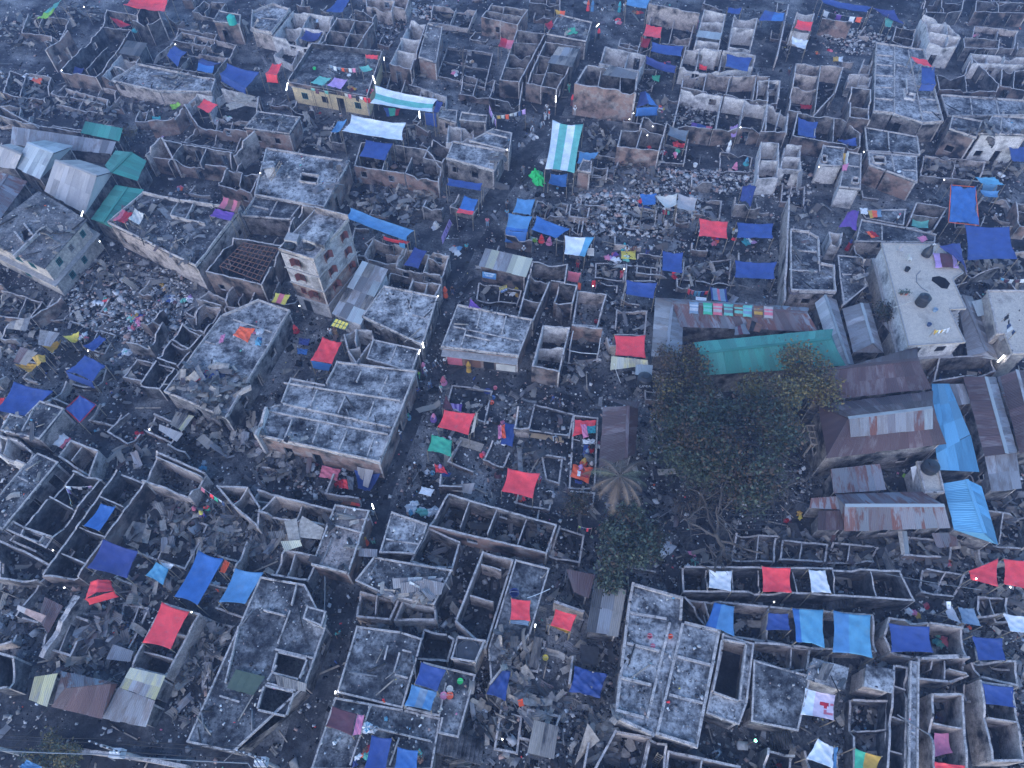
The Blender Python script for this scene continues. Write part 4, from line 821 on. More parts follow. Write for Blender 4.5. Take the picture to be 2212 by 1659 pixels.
# steel grid of the dark house roof, and the burnt steel frame by the lane
def grid(tile,s,h,nx,ny,label,m='steel',r=.05):
    P = [W(q,h) for q in px(tile,s)];T = thing('steel_frame',tuple(P[0].xy)+(0,),label,'steel frame');a,b,c,d = P
    for i in range(nx+1):
        u = i/nx;mb = MB();mb.bar(a+(b-a)*u,d+(c-d)*u,r);mb.obj('bar',M[m],T)
    for j in range(ny+1):
        u = j/ny;mb = MB();mb.bar(a+(d-a)*u+Vector((0,0,.04)),b+(c-b)*u+Vector((0,0,.04)),r);mb.obj('bar',M[m],T)
    if h > 1:
        for p in P: mb = MB();mb.bar((p.x,p.y,0),p,r*1.4);mb.obj('post',M[m],T)
    return T
grid('01','2100,440 2400,490 2240,770 1900,640',3.7,9,7,'open grid of dark steel bars over the roofless dark house','rust',.07)
grid('22','1890,1092 2330,1084 2330,1262 1810,1262',2.2,8,4,'burnt steel frame standing by the bare tree')
grid('32','335,360 490,362 530,535 375,520',2.6,3,3,'small pale timber lattice beside the dark rusted roof','woodp',.1)
# front of the shop with red shutters; painted poster and signs
def panel(tile,s,zs,m,name,T=None,label=None,cat=None,t=.04):
    q = [W(x,z) for x,z in zip(px(tile,s),zs)];n = (q[1]-q[0]).cross(q[3]-q[0]).normalized()*t;mb = MB()
    mb.hexa([x-n/2 for x in q]+[x+n/2 for x in q])
    o = mb.obj(name,m,T)
    if label: tag(o,label,cat)
    return o
def shopfront():
    P = corners('11','1740,976 2390,1105 2270,1422 1597,1342',3.3*HS);I = inset(P,.12)
    k = next(k for k in range(4) if facing(I[k],I[(k+1) % 4]) and abs(I[(k+1) % 4].x-I[k].x) > 8);a,b = Vector((*I[k],0)),Vector((*I[(k+1) % 4],0));d = (b-a).normalized();n = Vector((d.y,-d.x,0));L = (b-a).length
    T = thing('shopfront',tuple(a),'row of roller shutters, the left one red, at the alley crossing','shop front')
    for i,(u0,u1,m) in enumerate(((.05,.25,'rose'),(.29,.50,'brown'),(.54,.68,'black'),(.71,.97,'cream'))):
        mb = MB();h0,h1 = (.1,2.3) if i < 3 else (.1,1.2)
        for j in range(8):
            z0 = h0+(h1-h0)*j/8;z1 = h0+(h1-h0)*(j+1)/8-.02
            p = [a+d*(u0*L)+n*.04,a+d*(u1*L)+n*.04,a+d*(u1*L)+n*.1,a+d*(u0*L)+n*.1];mb.hexa([x+Vector((0,0,z0)) for x in p[::-1]][::-1]+[x+Vector((0,0,z1)) for x in p])
        mb.obj('roller_shutter',C(m),T)
    mb = MB();mb.hexa([a+n*.02+Vector((0,0,2.5)),b+n*.02+Vector((0,0,2.5)),b+n*.9+Vector((0,0,2.5)),a+n*.9+Vector((0,0,2.5)),a+n*.02+Vector((0,0,2.6)),b+n*.02+Vector((0,0,2.6)),b+n*.9+Vector((0,0,2.6)),a+n*.9+Vector((0,0,2.6))]);mb.obj('canopy',M['conc'],T)
shopfront()
# ------------------------------------------------------------------ trees
def leafm(name, a, b):
    m, t, bb = mat(name, .6, .3); P = pos(t)
    t.links.new(mix(t, ramp(t, noi(t, P, 1.4, 3, .6), [(.35, 0), (.65, 1)]), a, b), bb.inputs['Base Color']); return m
M['leaf'] = leafm('leaf_dark', (.018, .027, .017), (.034, .044, .025)); M['leafb'] = leafm('leaf_scorched', (.055, .036, .026), (.085, .055, .034))
M['leafy'] = leafm('leaf_olive', (.125, .105, .04), (.165, .13, .05)); M['bark'] = plain('bark', (.075, .064, .058), .9, .3); M['leafl'] = leafm('leaf_light', (.055, .078, .055), (.08, .105, .07))
def limbs(mb, base, top, r, rg, spread, lv=0, tips=None, n=4, mx=2):
    base, top = Vector(base), Vector(top); k = 5; d = top-base; L = d.length
    pts = [base+d*i/k+Vector((rg.uniform(-1, 1), rg.uniform(-1, 1), 0))*L*.04*(0 < i) for i in range(k+1)]; pts[-1] = top
    mb.tube(pts, r, 6 if lv == 0 else 4, 0, r*.5)
    if tips is not None and lv: tips.append(top)
    if lv < mx:
        for i in range(n):
            f = rg.uniform(.45, 1) if lv == 0 else rg.uniform(.3, 1); p = base+d*f; a = rg.uniform(0, 2*PI) if lv else 2*PI*i/n+rg.uniform(-.5, .5)
            l = spread*(.62**lv)*rg.uniform(.6, 1.1); q = p+Vector((math.cos(a)*l, math.sin(a)*l, l*rg.uniform(.15, .75)))
            limbs(mb, p, q, r*.5*(.9 if lv else 1), rg, spread, lv+1, tips, n, mx)
def tree(base, H, rad, label, mats, wts, nclump, nleaf, seed, ls=.32, crown_lo=.35, squash=.55, name='tree', off=(0, 0)):
    rg = random.Random(seed); T = thing(name, base, label, 'tree')
    mb = MB(); tips = []; top = Vector(base)+Vector((off[0], off[1], H*.62))
    limbs(mb, base, top, max(.12, rad*.045), rg, rad*.62, 0, tips, 5); mb.obj('trunk', M['bark'], T)
    mb = MB(); cz = base[2]+H*(crown_lo+1)/2; lobes = []
    for i in range(14):
        a = rg.uniform(0, 2*PI); rr = rad*rg.uniform(.2, .82)
        lobes.append((Vector((base[0]+off[0]+math.cos(a)*rr, base[1]+off[1]+math.sin(a)*rr, cz+rg.uniform(-.22, .25)*H*.6)), rad*rg.uniform(.18, .42)))
    for i in range(nclump):
        c, r = rg.choice(lobes); v = Vector((rg.gauss(0, 1), rg.gauss(0, 1), rg.gauss(0, 1)+.25)).normalized()
        f = rg.uniform(.55, 1.05); p = c+Vector((v.x*r*f, v.y*r*f, v.z*r*squash*1.3*f)); cr = rg.uniform(.25, .6)*rad*.13+.2; mi = rg.choices(range(len(mats)), wts)[0]
        if rg.random() < .25: mi = rg.choices(range(len(mats)), wts)[0]
        for j in range(nleaf):
            o = p+Vector((rg.gauss(0, 1), rg.gauss(0, 1), rg.gauss(0, .7)))*cr; s = ls*rg.uniform(.6, 1.25)
            d = Vector((rg.gauss(0, 1), rg.gauss(0, 1), rg.gauss(0, .6))).normalized(); n = d.cross(Vector((rg.gauss(0, 1), rg.gauss(0, 1), rg.gauss(0, 1)))).normalized()
            mb.quad(o-d*s*.5, o+n*s*.28, o+d*s*.5, o-n*s*.28, mi if rg.random() < .85 else rg.randrange(len(mats)))
    o = mb.obj('crown', [M[x] for x in mats], T); return T
g = lambda t, s, z=0: tuple(W(px(t, s)[0], z))
tree(g('F', '1558,1008'), 9, 7.0, 'great dark green tree spreading beside the rusted roofs', ['leaf', 'leafb', 'leafl'], [.60, .33, .07], 600, 34, 1, .36)
tree(g('F', '1672,908'), 8.0, 4.7, 'olive yellow tree crown in front of the bright green roof', ['leafy', 'leafb', 'leafl'], [.76, .14, .10], 360, 32, 2, .32)
tree(g('F', '1465,845'), 6.5, 3.6, 'thin scorched tree with rusty brown leaves beside the dark tin wing', ['leafb', 'leafy', 'leaf'], [.62, .2, .18], 170, 24, 3, .30)
tree(g('F', '1335,1225'), 5.6, 3.6, 'rounded dark tree with pale leaf tips below the dead palm', ['leaf', 'leafl', 'leafb'], [.5, .38, .12], 300, 32, 4, .34)
tree(g('F', '1478,925'), 7, 4.0, 'brownish leaved tree merging into the great dark tree', ['leafb', 'leaf', 'leafy'], [.5, .4, .1], 230, 28, 8, .32)
tree(g('F', '1243,1112'), 3.5, 1.6, 'small scorched bush by the lime green cloth', ['leafb', 'leaf'], [.7, .3], 60, 16, 5, .26, .2)
tree(g('F', '1902,715'), 5.0, 2.0, 'half burnt shrub at the corner of the beige topped house', ['leaf', 'leafb'], [.6, .4], 90, 20, 6, .26, .15)
tree(g('F', '110,1637'), 2.2, 1.6, 'green garden bush with yellowing tips below the dark street', ['leafl', 'leafy'], [.5, .5], 70, 18, 7, .24, .1, name='bush')
tree(g('F', '165,1640'), 2.6, 1.0, 'yellow leaved shrub beside the low street wall', ['leafy', 'leafl'], [.8, .2], 50, 18, 9, .24, .1, name='bush')
tree(g('00', '1150,1240'), 3.2, 1.1, 'dry brown shrub among the green roofs', ['leafb', 'leafy'], [.7, .3], 40, 16, 10, .22, .1, name='bush')
tree(g('F', '1505,1100'), 4.2, 3.0, 'sparse reddish scrub along the dark lane', ['leafb', 'leaf'], [.8, .2], 60, 14, 11, .24, .1, name='bush')
def bare(base, top, r, spread, label, seed, n=4):
    T = thing('bare_tree', base, label, 'tree'); mb = MB(); rg = random.Random(seed); limbs(mb, base, top, r, rg, spread, 0, None, n, 3); mb.obj('trunk', M['bark'], T)
bare(g('22', '1880,1560'), g('22', '1760,1290', 5.5), .3, 3.6, 'leafless pale tree leaning over the lane', 21)
bare(g('22', '1770,1300', 0), g('22', '1620,930', 4), .13, 2.2, 'thin bare branch tree left of the leaning pale tree', 22)
bare(g('10', '1775,690'), g('10', '1800,400', 6.5), .13, 2.1, 'dead black tree in the kerbed yard at the top', 23)
bare(g('32', '60,1100'), g('32', '40,880', 5), .16, 3.4, 'tangle of bare dark branches beside the burnt steel frame', 24, 5)
# the dead palm
b = g('22', '925,1010'); t = g('22', '930,800', 7.2); T = thing('palm_tree', b, 'dead palm with drooping brown fronds beside the long brown shed', 'palm')
mb = MB(); mb.tube([Vector(b)+(Vector(t)-Vector(b))*i/6 for i in range(7)], .2, 7, 0, .14); mb.obj('trunk', M['bark'], T)
M['frond'] = leafm('frond_dry', (.11, .08, .06), (.16, .12, .09)); M['frondg'] = leafm('frond_green', (.07, .085, .055), (.10, .11, .07))
rg = random.Random(9)
for i in range(15):
    a = 2*PI*i/15+rg.uniform(-.15, .15); L = rg.uniform(2.4, 3.9); lift = rg.uniform(.05, .75); mb = MB(); pts = []
    for j in range(9):
        f = j/8; pts.append(Vector(t)+Vector((math.cos(a)*L*f*(1-.12*f), math.sin(a)*L*f*(1-.12*f), L*(lift*f-(.55+lift*.35)*f*f*1.15))))
    mb.tube(pts, .035, 4, 0, .012); side = Vector((-math.sin(a), math.cos(a), 0))
    for j in range(34):
        f = .12+.88*j/34; k = min(7, int(f*8)); p = pts[k]+(pts[k+1]-pts[k])*(f*8-k); d = (pts[k+1]-pts[k]).normalized(); l = .75*(1-.65*abs(f-.4))*rg.uniform(.7, 1.1)
        for s in (-1, 1):
            e = p+side*s*l*.75+d*l*.55+Vector((0, 0, -l*rg.uniform(.25, .7))); mb.tri(p-d*.03, p+d*.04, e)
    mb.obj('frond', M['frondg' if i in (0, 1, 7) else 'frond'], T)
# ------------------------------------------------------------------ tarps, awnings and tents
def surf_at(x,y):
    best = 0.0
    for P,z,k,c,h in SURF:
        if z is None: continue
        n = len(P);ins = False;j = n-1
        for i in range(n):
            if (P[i][1] > y) != (P[j][1] > y) and x < (P[j][0]-P[i][0])*(y-P[i][1])/(P[j][1]-P[i][1])+P[i][0]: ins = not ins
            j = i
        if ins: best = max(best,z)
    return best
def cloth_mesh(q,n,sag,wr,rg,mats,bands=None,along='u',th=.012,ridge=0.0):
    """sagging cloth over four corners; bands = [(limit, slot)]"""
    mb = MB();sd = rg.uniform(0,50);S = max((q[1]-q[0]).length,(q[3]-q[0]).length)
    sag *= 1.35;wr = wr*1.3+.02
    def pt(u,v):
        p = (q[0]+(q[1]-q[0])*u)*(1-v)+(q[3]+(q[2]-q[3])*u)*v
        e = 16*u*(1-u)*v*(1-v);s = 4*max(u*(1-u),0)*.35+4*v*(1-v)*.35+e*.5
        z = -sag*s+ridge*(1-abs(2*u-1))
        k = noise.noise(Vector((u*5+sd,v*5,0)))+.6*noise.noise(Vector((u*11,v*11+sd,3)))
        f = abs(math.sin((u+v*.4)*9+sd))**6*.5+abs(math.sin((v-u*.7)*7+sd*2))**8*.5
        o = Vector(((.5-u)*(4*v*(1-v)),0,0))
        inw = (q[0]+q[1]+q[2]+q[3])/4-p;inw.z = 0
        edge = (4*v*(1-v) if u in (0,1) else 0)+(4*u*(1-u) if v in (0,1) else 0)
        return p+Vector((0,0,z+wr*(k*.5+f*.7)))+inw*edge*.085
    G = [[pt(i/n,j/n) for j in range(n+1)] for i in range(n+1)]
    for i in range(n):
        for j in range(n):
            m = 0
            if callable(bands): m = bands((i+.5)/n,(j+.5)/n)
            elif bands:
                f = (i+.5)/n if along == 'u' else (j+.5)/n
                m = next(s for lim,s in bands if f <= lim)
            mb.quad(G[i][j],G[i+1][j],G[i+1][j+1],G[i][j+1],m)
    me = mb.mesh('sheet',mats);bm = bmesh.new();bm.from_mesh(me);bmesh.ops.remove_doubles(bm,verts=bm.verts,dist=1e-4)
    bmesh.ops.recalc_face_normals(bm,faces=bm.faces)
    if sum(f.normal.z for f in bm.faces) < 0: bmesh.ops.reverse_faces(bm,faces=bm.faces)
    for f in bm.faces: f.smooth = True
    bmesh.ops.solidify(bm,geom=bm.faces[:],thickness=th);bm.to_mesh(me);bm.free();return me
def tarp(tile,quad,z,colr,label,sag=.25,wr=.10,poles=True,name='tarpaulin',cat='tarp',bands=None,along='u',n=14,group=None,skirt=None,ridge=0.0,zs=None,edge=None):
    rg = R(label);Z = zs or [z]*4;q = [W(x,Z[i]+rg.uniform(-.12,.12)*(z > .6)) for i,x in enumerate(px(tile,quad))]
    c = sum(q,Vector())/4;T = thing(name,(c.x,c.y,max(0,min(Z)-1.5)),label,cat,group)
    cs = colr if isinstance(colr,list) else [colr]
    add_mesh('sheet',cloth_mesh(q,n,sag,wr,rg,[],bands,along,ridge=ridge),[C(x) for x in cs],T)
    if skirt:
        for i,(k,drop) in enumerate(skirt):
            a,b = q[k],q[(k+1) % 4];out = ((a+b)/2-c);out.z = 0;out = out.normalized()*.25*drop
            w = [a-Vector((0,0,.03)),b-Vector((0,0,.03)),b+out-Vector((0,0,drop)),a+out-Vector((0,0,drop))]
            add_mesh('side_sheet',cloth_mesh(w,8,.0,.07,rg,[]),[C(cs[-1])],T)
    if edge:
        for i in range(4):
            mb = MB();mb.bar(q[i]+Vector((0,0,.02)),q[(i+1) % 4]+Vector((0,0,.02)),.09,.03);mb.obj('edge_band',C(edge),T)
    if poles:
        for p in q:
            b = surf_at(p.x,p.y)
            if p.z-b > .7:
                mb = MB();k = Vector((rg.uniform(-.1,.1),rg.uniform(-.1,.1),0));mb.bar((p.x+k.x,p.y+k.y,b),(p.x,p.y,p.z+.12),.06);mb.obj('bamboo_pole',M['bamboo'],T)
    return T
NP = dict(poles=False);B2 = [(.5,0),(1,1)]
t = tarp
# far left
t('00','1070,45 1130,-40 1470,-40 1425,105',4.4,'red','large torn red tarp over the blackened hut at the top left',.4,.2)
t('00','950,148 1010,160 1135,215 1035,238',2.6,'crimson','small dark red tarp sloping beside the blackened hut')
t('00','1440,482 1512,395 1617,450 1535,580',2.2,'blue','dark blue folded tent in the low walled ruin, left one of its pair',ridge=.5)
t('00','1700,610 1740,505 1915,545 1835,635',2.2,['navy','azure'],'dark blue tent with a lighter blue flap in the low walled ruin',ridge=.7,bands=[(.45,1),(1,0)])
t('00','1895,632 1962,545 2245,622 2125,765',3.0,'blue','broad sagging blue tarp on the near side of the low walled ruin',.5,skirt=[(3,1.1)])
t('00','1705,925 1762,850 1882,905 1805,982',2.6,'red','small flat bright red canopy over the white jug yard',.1)
t('00','1118,266 1150,235 1187,262 1185,282',2,'teal','scrap of teal cloth below the dark red tarp')
t('00','318,165 442,62 540,-10 420,160',3,['lime','mint'],'buckled yellow green sheet at the top left corner',.1,.25,bands=B2)
t('00','180,660 225,632 385,662 352,730',.6,['white','orange'],'white sheet with orange stains lying on the left rubble',.05,.12,bands=B2,along='v',**NP)
t('00','625,630 640,570 725,590 700,640',1.6,'navy','small navy cloth inside the house with the long pale wall')
t('00','1465,905 1540,880 1565,900 1490,950',1.4,'lime','light green cloth hung over a broken wall',**NP)
t('00','1310,1005 1385,1005 1390,1025 1315,1030',1,'teal','thin teal sheet left of the rust brown wall',**NP)
# top middle
t('10','600,100 720,-25 815,-10 742,110',3,'blue','blue awning at the top edge above the brick walled rooms')
t('10','375,330 430,250 575,268 520,352',2.4,'navy','violet blue cloth slung in a corner of the four pale rooms',.6,**NP)
t('10','515,165 637,180 612,228 505,216',.5,['white','steel'],'white printed sheet on the floor of one pale room',.0,.05,**NP,bands=[(.7,0),(1,1)])
t('10','140,552 225,545 182,645 80,637',2.7,'red','small red awning with pink cloth hanging below it',skirt=[(2,1.2)])
t('10','545,655 652,675 577,742 470,715',4.2,'mint','pale green grey cloth stretched above the washing roof',.12)
t('10','680,667 792,690 737,772 610,737',4.2,'lilac','lilac patterned cloth stretched above the washing roof',.12)
t('10','945,472 1056,477 1054,515 945,502',4.2,'red','red cloth strung at the back of the washing roof',.05)
t('10','890,575 970,560 1010,600 920,620',4.0,'mint','grey green sheet at the back corner of the washing roof')
t('10','1027,740 1570,856 1530,970 985,890',4.0,['white','mint','white'],'long white canopy with one green stripe beside the yellow house',.35,.08,bands=[(.33,0),(.68,1),(1,2)],along='v',n=18)
t('10','1562,862 1617,882 1572,975 1530,968',3.8,'navy','blue end flap of the one striped canopy')
t('10','1455,975 1560,982 1565,1100 1462,1075',2.2,'blue','blue sheet hanging beside the one striped canopy',.05,.15,zs=[3.2,3.2,1.2,1.2])
t('10','825,990 1297,1066 1270,1215 740,1132',3.7,'white','big plain white canopy below the striped one',.35,.14,n=18)
t('10','705,1047 787,1030 722,1140 645,1142',2.6,'sky','sky blue cloth at the left end of the plain white canopy')
t('10','950,1207 1187,1240 1117,1390 890,1350',3.0,'blue','flat blue tarp with faint folds below the plain white canopy',.08,.05)
t('10','1657,1540 1960,1585 1947,1650 1642,1600',2.9,'blue','long blue awning over a shop front by the alley',.12)
t('10','2115,317 2232,350 2202,425 2092,397',3.2,['crimson','rose'],'maroon flowered sheet hung over a wall at the top centre',bands=B2)
t('10','1100,930 1250,940 1230,1000 1130,1010',.4,['crimson','blue','green'],'bedding of red and blue under the one striped canopy',.0,.12,**NP,bands=[(.3,1),(.7,2),(1,0)])
# top centre right
t('20','350,1038 617,1072 540,1497 285,1462',3.7,['white','mint','white','mint'],'white and green striped canopy over the main alley',.3,.06,bands=[(.25,0),(.5,1),(.75,2),(1,3)],n=20)
t('20','335,1502 482,1500 470,1620 312,1582',1.7,'azure','blue sheet just below the striped alley canopy',.3)
t('20','580,1310 750,1315 702,1390 560,1415',2.6,'sky','light blue awning right of the striped alley canopy')
t('20','1160,207 1297,235 1285,332 1130,305',3,'red','scarlet cloth with a torn jagged top edge',.2,.12)
t('20','1115,317 1202,332 1172,415 1110,402',2,'crimson','dark red cloth just below the torn scarlet cloth')
t('20','1207,365 1487,400 1467,490 1195,442',3,'blue','long blue tarp at the right of the two pale rooms, upper of two',.3)
t('20','1155,480 1422,572 1417,635 1150,547',2.8,'navy','long sagging blue tarp beneath another above a lower row',.45)
t('20','1855,467 2077,500 2037,622 1840,572',3,'blue','plain blue tarp over the right end of a white roofless row',.2)
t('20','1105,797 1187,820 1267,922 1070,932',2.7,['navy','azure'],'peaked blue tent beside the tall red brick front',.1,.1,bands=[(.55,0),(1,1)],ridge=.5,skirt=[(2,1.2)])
t('20','1365,1090 1527,1130 1502,1225 1340,1162',2.4,'grey','dark grey sheet over a bedding filled plot')
t('20','1205,657 1282,650 1272,712 1215,692',.7,'green','small green cloth heap in the yard below two long blue tarps',.0,.2,**NP)
t('20','988,-30 1207,-20 1162,75 985,42',3,'sky','pale blue tarp at the top edge by the mottled wall')
t('20','1865,62 1987,70 1972,120 1860,107',2.6,'blue','short blue sheet with an orange end above the white row',edge=None)
t('20','1620,547 1687,575 1682,605 1615,592',1.6,'red','small scarlet cloth inside the white roofless row')
t('20','2130,175 2185,85 2360,112 2345,182',2.8,['blue','azure'],'blue and white tent beside the long grey wall',ridge=.6,bands=B2,along='v',skirt=[(2,1.3)])
t('20','1990,1612 2112,1610 2062,1790 1965,1742',2.2,'navy','dark blue hood shaped tarp holding a bulb',.1,.15,ridge=.4)
t('20','1545,1055 1735,1100 1725,1130 1540,1095',.5,['purple','blue','rose'],'strip of pink and blue bedding on a wall ledge',.0,.1,**NP,bands=[(.3,0),(.7,1),(1,2)])
t('20','1885,1095 1955,1070 1935,1180 1895,1190',2,'lilac','lilac net curtain hung from a brick wall',.2,.12)
t('20','455,255 540,235 570,290 470,305',3.0,'green','green net lying on the roof of coloured clothes',.0,.2,**NP)
t('20','285,205 345,170 360,215 320,262',3.6,'crimson','dark red blanket at the edge of the coloured clothes roof')
t('20','370,80 460,95 455,140 385,130',3.2,['mustard','orange'],'orange and cream blanket above the coloured clothes roof',bands=B2)
# top right
t('30','255,170 390,187 372,270 225,242',3,'red','bright red cloth bunched above the narrow white shell')
t('30','205,315 347,352 322,430 203,377',2.8,'white','torn white sheet with a trailing end below a bright red cloth',.25,.2)
t('30','440,-30 900,60 862,110 470,22',3,'blue','long faded blue tarp along the top right edge',.4)
t('30','900,60 1092,85 1177,210 1040,130',3,'navy','slack blue tarp continuing right of the long faded one',.4)
t('30','1015,152 1102,140 1062,235 1010,222',2.4,'mint','mint green sheet below the slack blue tarp')
t('30','1235,490 1372,517 1430,580 1272,542',5,'red','red triangular awning on the very long flat roof',.1)
t('30','1325,572 1440,580 1452,732 1322,727',4.6,'blue','blue tent on the very long flat roof below the red awning',.1,skirt=[(2,.9)])
t('30','260,1010 432,1055 412,1195 255,1162',2.6,'blue','folded blue tarp sagging in a brick house room',.4,.1,**NP)
t('30','600,1210 762,1190 772,1262 690,1247',2.6,'blue','small pointed blue tarp right of the sagging folded one')
t('30','2080,1255 2245,1265 2245,1400 2105,1392',2.6,'blue','plain blue tarp cut by the right picture edge')
t('30','1785,1530 1962,1530 2047,1600 1852,1592',2.8,'cyan','small turquoise awning near the right edge',.1)
t('30','1850,1592 1982,1600 1977,1680 1842,1668',1.6,'sky','pale turquoise sheet hanging below the small turquoise awning',.05,zs=[2.6,2.6,.9,.9])
t('30','275,905 385,912 380,950 280,940',.6,'crimson','dark red bedding on the floor of a deep room',.0,.2,**NP)
t('30','650,1325 700,1310 690,1420 655,1430',3.4,['mustard','cream'],'yellow patterned cloth over the corner of the clothes roof',.1,.12,**NP,bands=B2)
t('30','640,1430 700,1410 680,1470 640,1480',3.4,'pink','pink cloth on the edge of the clothes roof',.0,.15,**NP)
t('30','560,490 650,490 645,535 560,530',.5,['mustard','white'],'orange and white mat in the reddish rubble yard',.0,.08,**NP,bands=[(.6,0),(1,1)])
# middle left
t('01','1062,150 1150,182 1080,272 975,242',4.9,['rose','crimson'],'pink patterned blanket propped on the big scorched block',.15,.15,bands=[(.3,0),(1,1)])
t('01','1165,142 1250,190 1202,287 1110,232',4.9,'cream','white sheet propped beside a pink blanket on the scorched block',.25,.2)
t('01','1930,40 2087,80 2052,180 1882,132',4.9,['brown','rose'],'brown striped cloth at the right end of the scorched block',.2,.1,bands=[(.3,1),(.6,0),(.75,1),(1,0)])
t('01','1857,140 2032,180 1997,252 1812,207',4.9,'purple','violet blue tarp below the brown striped cloth',.1)
t('01','545,1245 682,1205 672,1272 622,1302',2,'yellow','yellow sling of cloth beside a clothes heap',.4)
t('01','862,1240 922,1265 802,1380 715,1332',2,'blue','deep blue tarp with a bulb at its corner right of the yellow sling',.2)
t('01','735,1412 912,1502 802,1640 565,1552',2.4,'blue','ridged blue tent in the lower left rubble yard',.1,.12,ridge=.45,skirt=[(2,1.0)])
t('01','270,1425 392,1410 402,1470 330,1512',2.4,'mustard','small tan tent left of the ridged blue tent',.05,.1,ridge=.3)
t('01','130,1490 250,1478 330,1490 255,1565',1.4,'mustard','mustard cloth draped over planks beside the small tan tent',.2,.15)
t('01','340,1310 500,1290 530,1275 455,1395',1.6,'mustard','mustard cloth draped round a small tin hut',.3,.12)
t('01','1410,1200 1462,1217 1402,1312 1345,1302',.3,'red','scarlet sheet lying by the row of dark cells',.0,.1,**NP)
t('01','2072,1160 2205,1182 2142,1302 2010,1237',3.7,'orange','rusty orange sheet on the clothes covered roof',.05,.12,**NP)
t('01','1890,1310 1910,1240 1950,1225 1930,1300',3.4,'pink','salmon cloth on the edge of the clothes covered roof',.0,.12,**NP)
t('01','1640,1590 1700,1580 1760,1612 1690,1640',3.4,'red','red sheet on the near end of the clothes covered roof',.0,.1,**NP)
t('02','118,-22 462,60 225,285 -40,232',2.6,'blue','broad blue tarp at the left edge with red ends',.3,.1,edge=None)
t('02','-40,232 -10,120 40,110 20,190',2.0,'red','red cloth under the left side of the broad blue tarp')
t('02','690,100 832,180 692,335 565,217',2.3,'blue','peaked blue tent with a red hem right of the broad blue tarp',.1,.12,ridge=.4,edge='crimson')
t('02','875,1030 1002,1055 857,1275 720,1227',2.9,'azure','bright blue tarp in the long thick walled house',.3,.06)
t('02','890,1337 1197,1445 1102,1682 750,1590',3.1,'navy','large deep blue tarp at the end of the thick walled house',.2,.08)
t('02','1350,1537 1462,1600 1412,1740 1257,1655',2.3,'cyan','turquoise tent left of two long blue tarps',.05,.08,ridge=.35)
t('02','1385,1540 1510,1560 1470,1605 1430,1600',2.3,'white','white corner sheet on top of the turquoise tent',.05)
t('F','429,1188 484,1206 427,1308 376,1289',2.9,'azure','long bright blue tarp, left of two above the red square tarp',.35,.05)
t('F','508,1227 570,1236 530,1305 472,1301',2.9,'sky','lighter sky blue tarp, right of two above the red square tarp',.25,.05)
t('02','1940,1507 1987,1545 1942,1640 1895,1622',2.4,'orange','narrow orange cloth between the two long blue tarps',.1)
t('02','545,420 620,472 542,562 440,522',.7,['white','rose'],'white and red printed sheet over rubble beside the toilets',.0,.2,**NP,bands=[(.7,0),(1,1)])
t('03','780,50 962,37 992,130 730,202',2.3,'red','red ridge tent beside the thick pale wall',.05,.1,ridge=.6,skirt=[(2,.9)])
t('03','1400,225 1637,307 1475,635 1230,577',3.1,'red','large square red tarp stretched between two walls',.15,.05)
# centre
t('11','815,135 1367,332 1302,425 750,212',3.7,'sky','very long light blue awning above the navy cloth room',.25,.06,n=18)
t('11','1100,385 1330,430 1312,450 1090,407',2.2,'red','strip of red cloth under the very long light blue awning')
t('11','1370,472 1477,507 1402,662 1275,632',3.0,'navy','navy cloth laid across the walls of an alley side room',.15,.04,**NP)
t('11','1800,30 1922,65 1872,200 1730,180',2.7,['azure','azure','red'],'blue stall awning with a red front hem in the alley',.15,.1,bands=[(.72,0),(1,2)],along='v')
t('11','575,1252 742,1300 657,1490 470,1457',2.6,'red','rumpled red tarp in the yard below the tower',.15,.14,skirt=None)
t('11','470,1457 657,1490 632,1550 490,1522',1.9,'azure','blue lower flap of the rumpled red tarp',.1,.1,zs=[2.4,2.4,1.1,1.1])
t('11','170,870 302,890 252,980 135,952',2.8,['yellow','rose'],'red and yellow cloth spread on a small roof left of the tower',.0,.08,**NP,bands=[(.25,0),(.65,1),(1,0)])
t('11','370,1260 470,1270 455,1330 365,1320',.8,'navy','dark blue printed banner folded on the yard floor',.0,.12,**NP)
t('11','355,1350 450,1360 440,1410 355,1400',.7,'azure','blue banner lying beside the rumpled red tarp',.0,.12,**NP)
t('11','1835,1000 1850,920 1945,1005 1900,1000',3.3,'purple','violet flag hanging at the corner of the shutter shop',.1)
t('11','1235,440 1290,445 1290,490 1240,475',2.7,'cyan','turquoise rag at the right end of the long blue awning',.0,.12,**NP)
t('21','45,55 202,62 162,202 5,177',2.6,'sky','light blue square tarp, topmost of the three at the alley bend',.12,.1)
t('21','-30,180 177,212 132,350 -60,332',2.6,['sky','azure'],'deeper blue tarp with a hanging side at the alley bend',.1,.08,skirt=[(2,1.6)],bands=[(.8,0),(1,1)],along='v')
t('21','210,205 502,320 387,400 165,325',2.7,'azure','blue wedge shaped tarp shading sitting people',.2,.08)
t('21','455,377 712,387 630,560 450,537',2.7,['white','white','cyan'],'white tarp with a blue right band by the alley bend',.2,.07,bands=[(.68,0),(1,2)],skirt=None)
t('21','1100,15 1252,12 1242,110 1130,115',2.3,'azure','blue tent beside the white and beige sheets',.2,.12)
t('21','1240,35 1432,10 1422,112 1332,142',2.5,'cream','white sheet tied between a blue tent and a beige sheet',.35,.12)
t('21','1435,12 1602,50 1582,165 1425,140',2.5,'beige','beige sheet right of the tied white sheet',.25,.1)
t('21','1617,228 1868,258 1863,405 1612,380',2.6,'red','neat red rectangular tarp, partner of a blue one on its right',.1,.07)
t('21','1942,263 2262,272 2257,402 1940,396',2.6,'blue','neat blue rectangular tarp right of the red one',.12,.07)
t('21','1300,507 1480,522 1474,702 1295,677',2.6,'blue','upright looking blue tarp above the hanging washing',.3,.08)
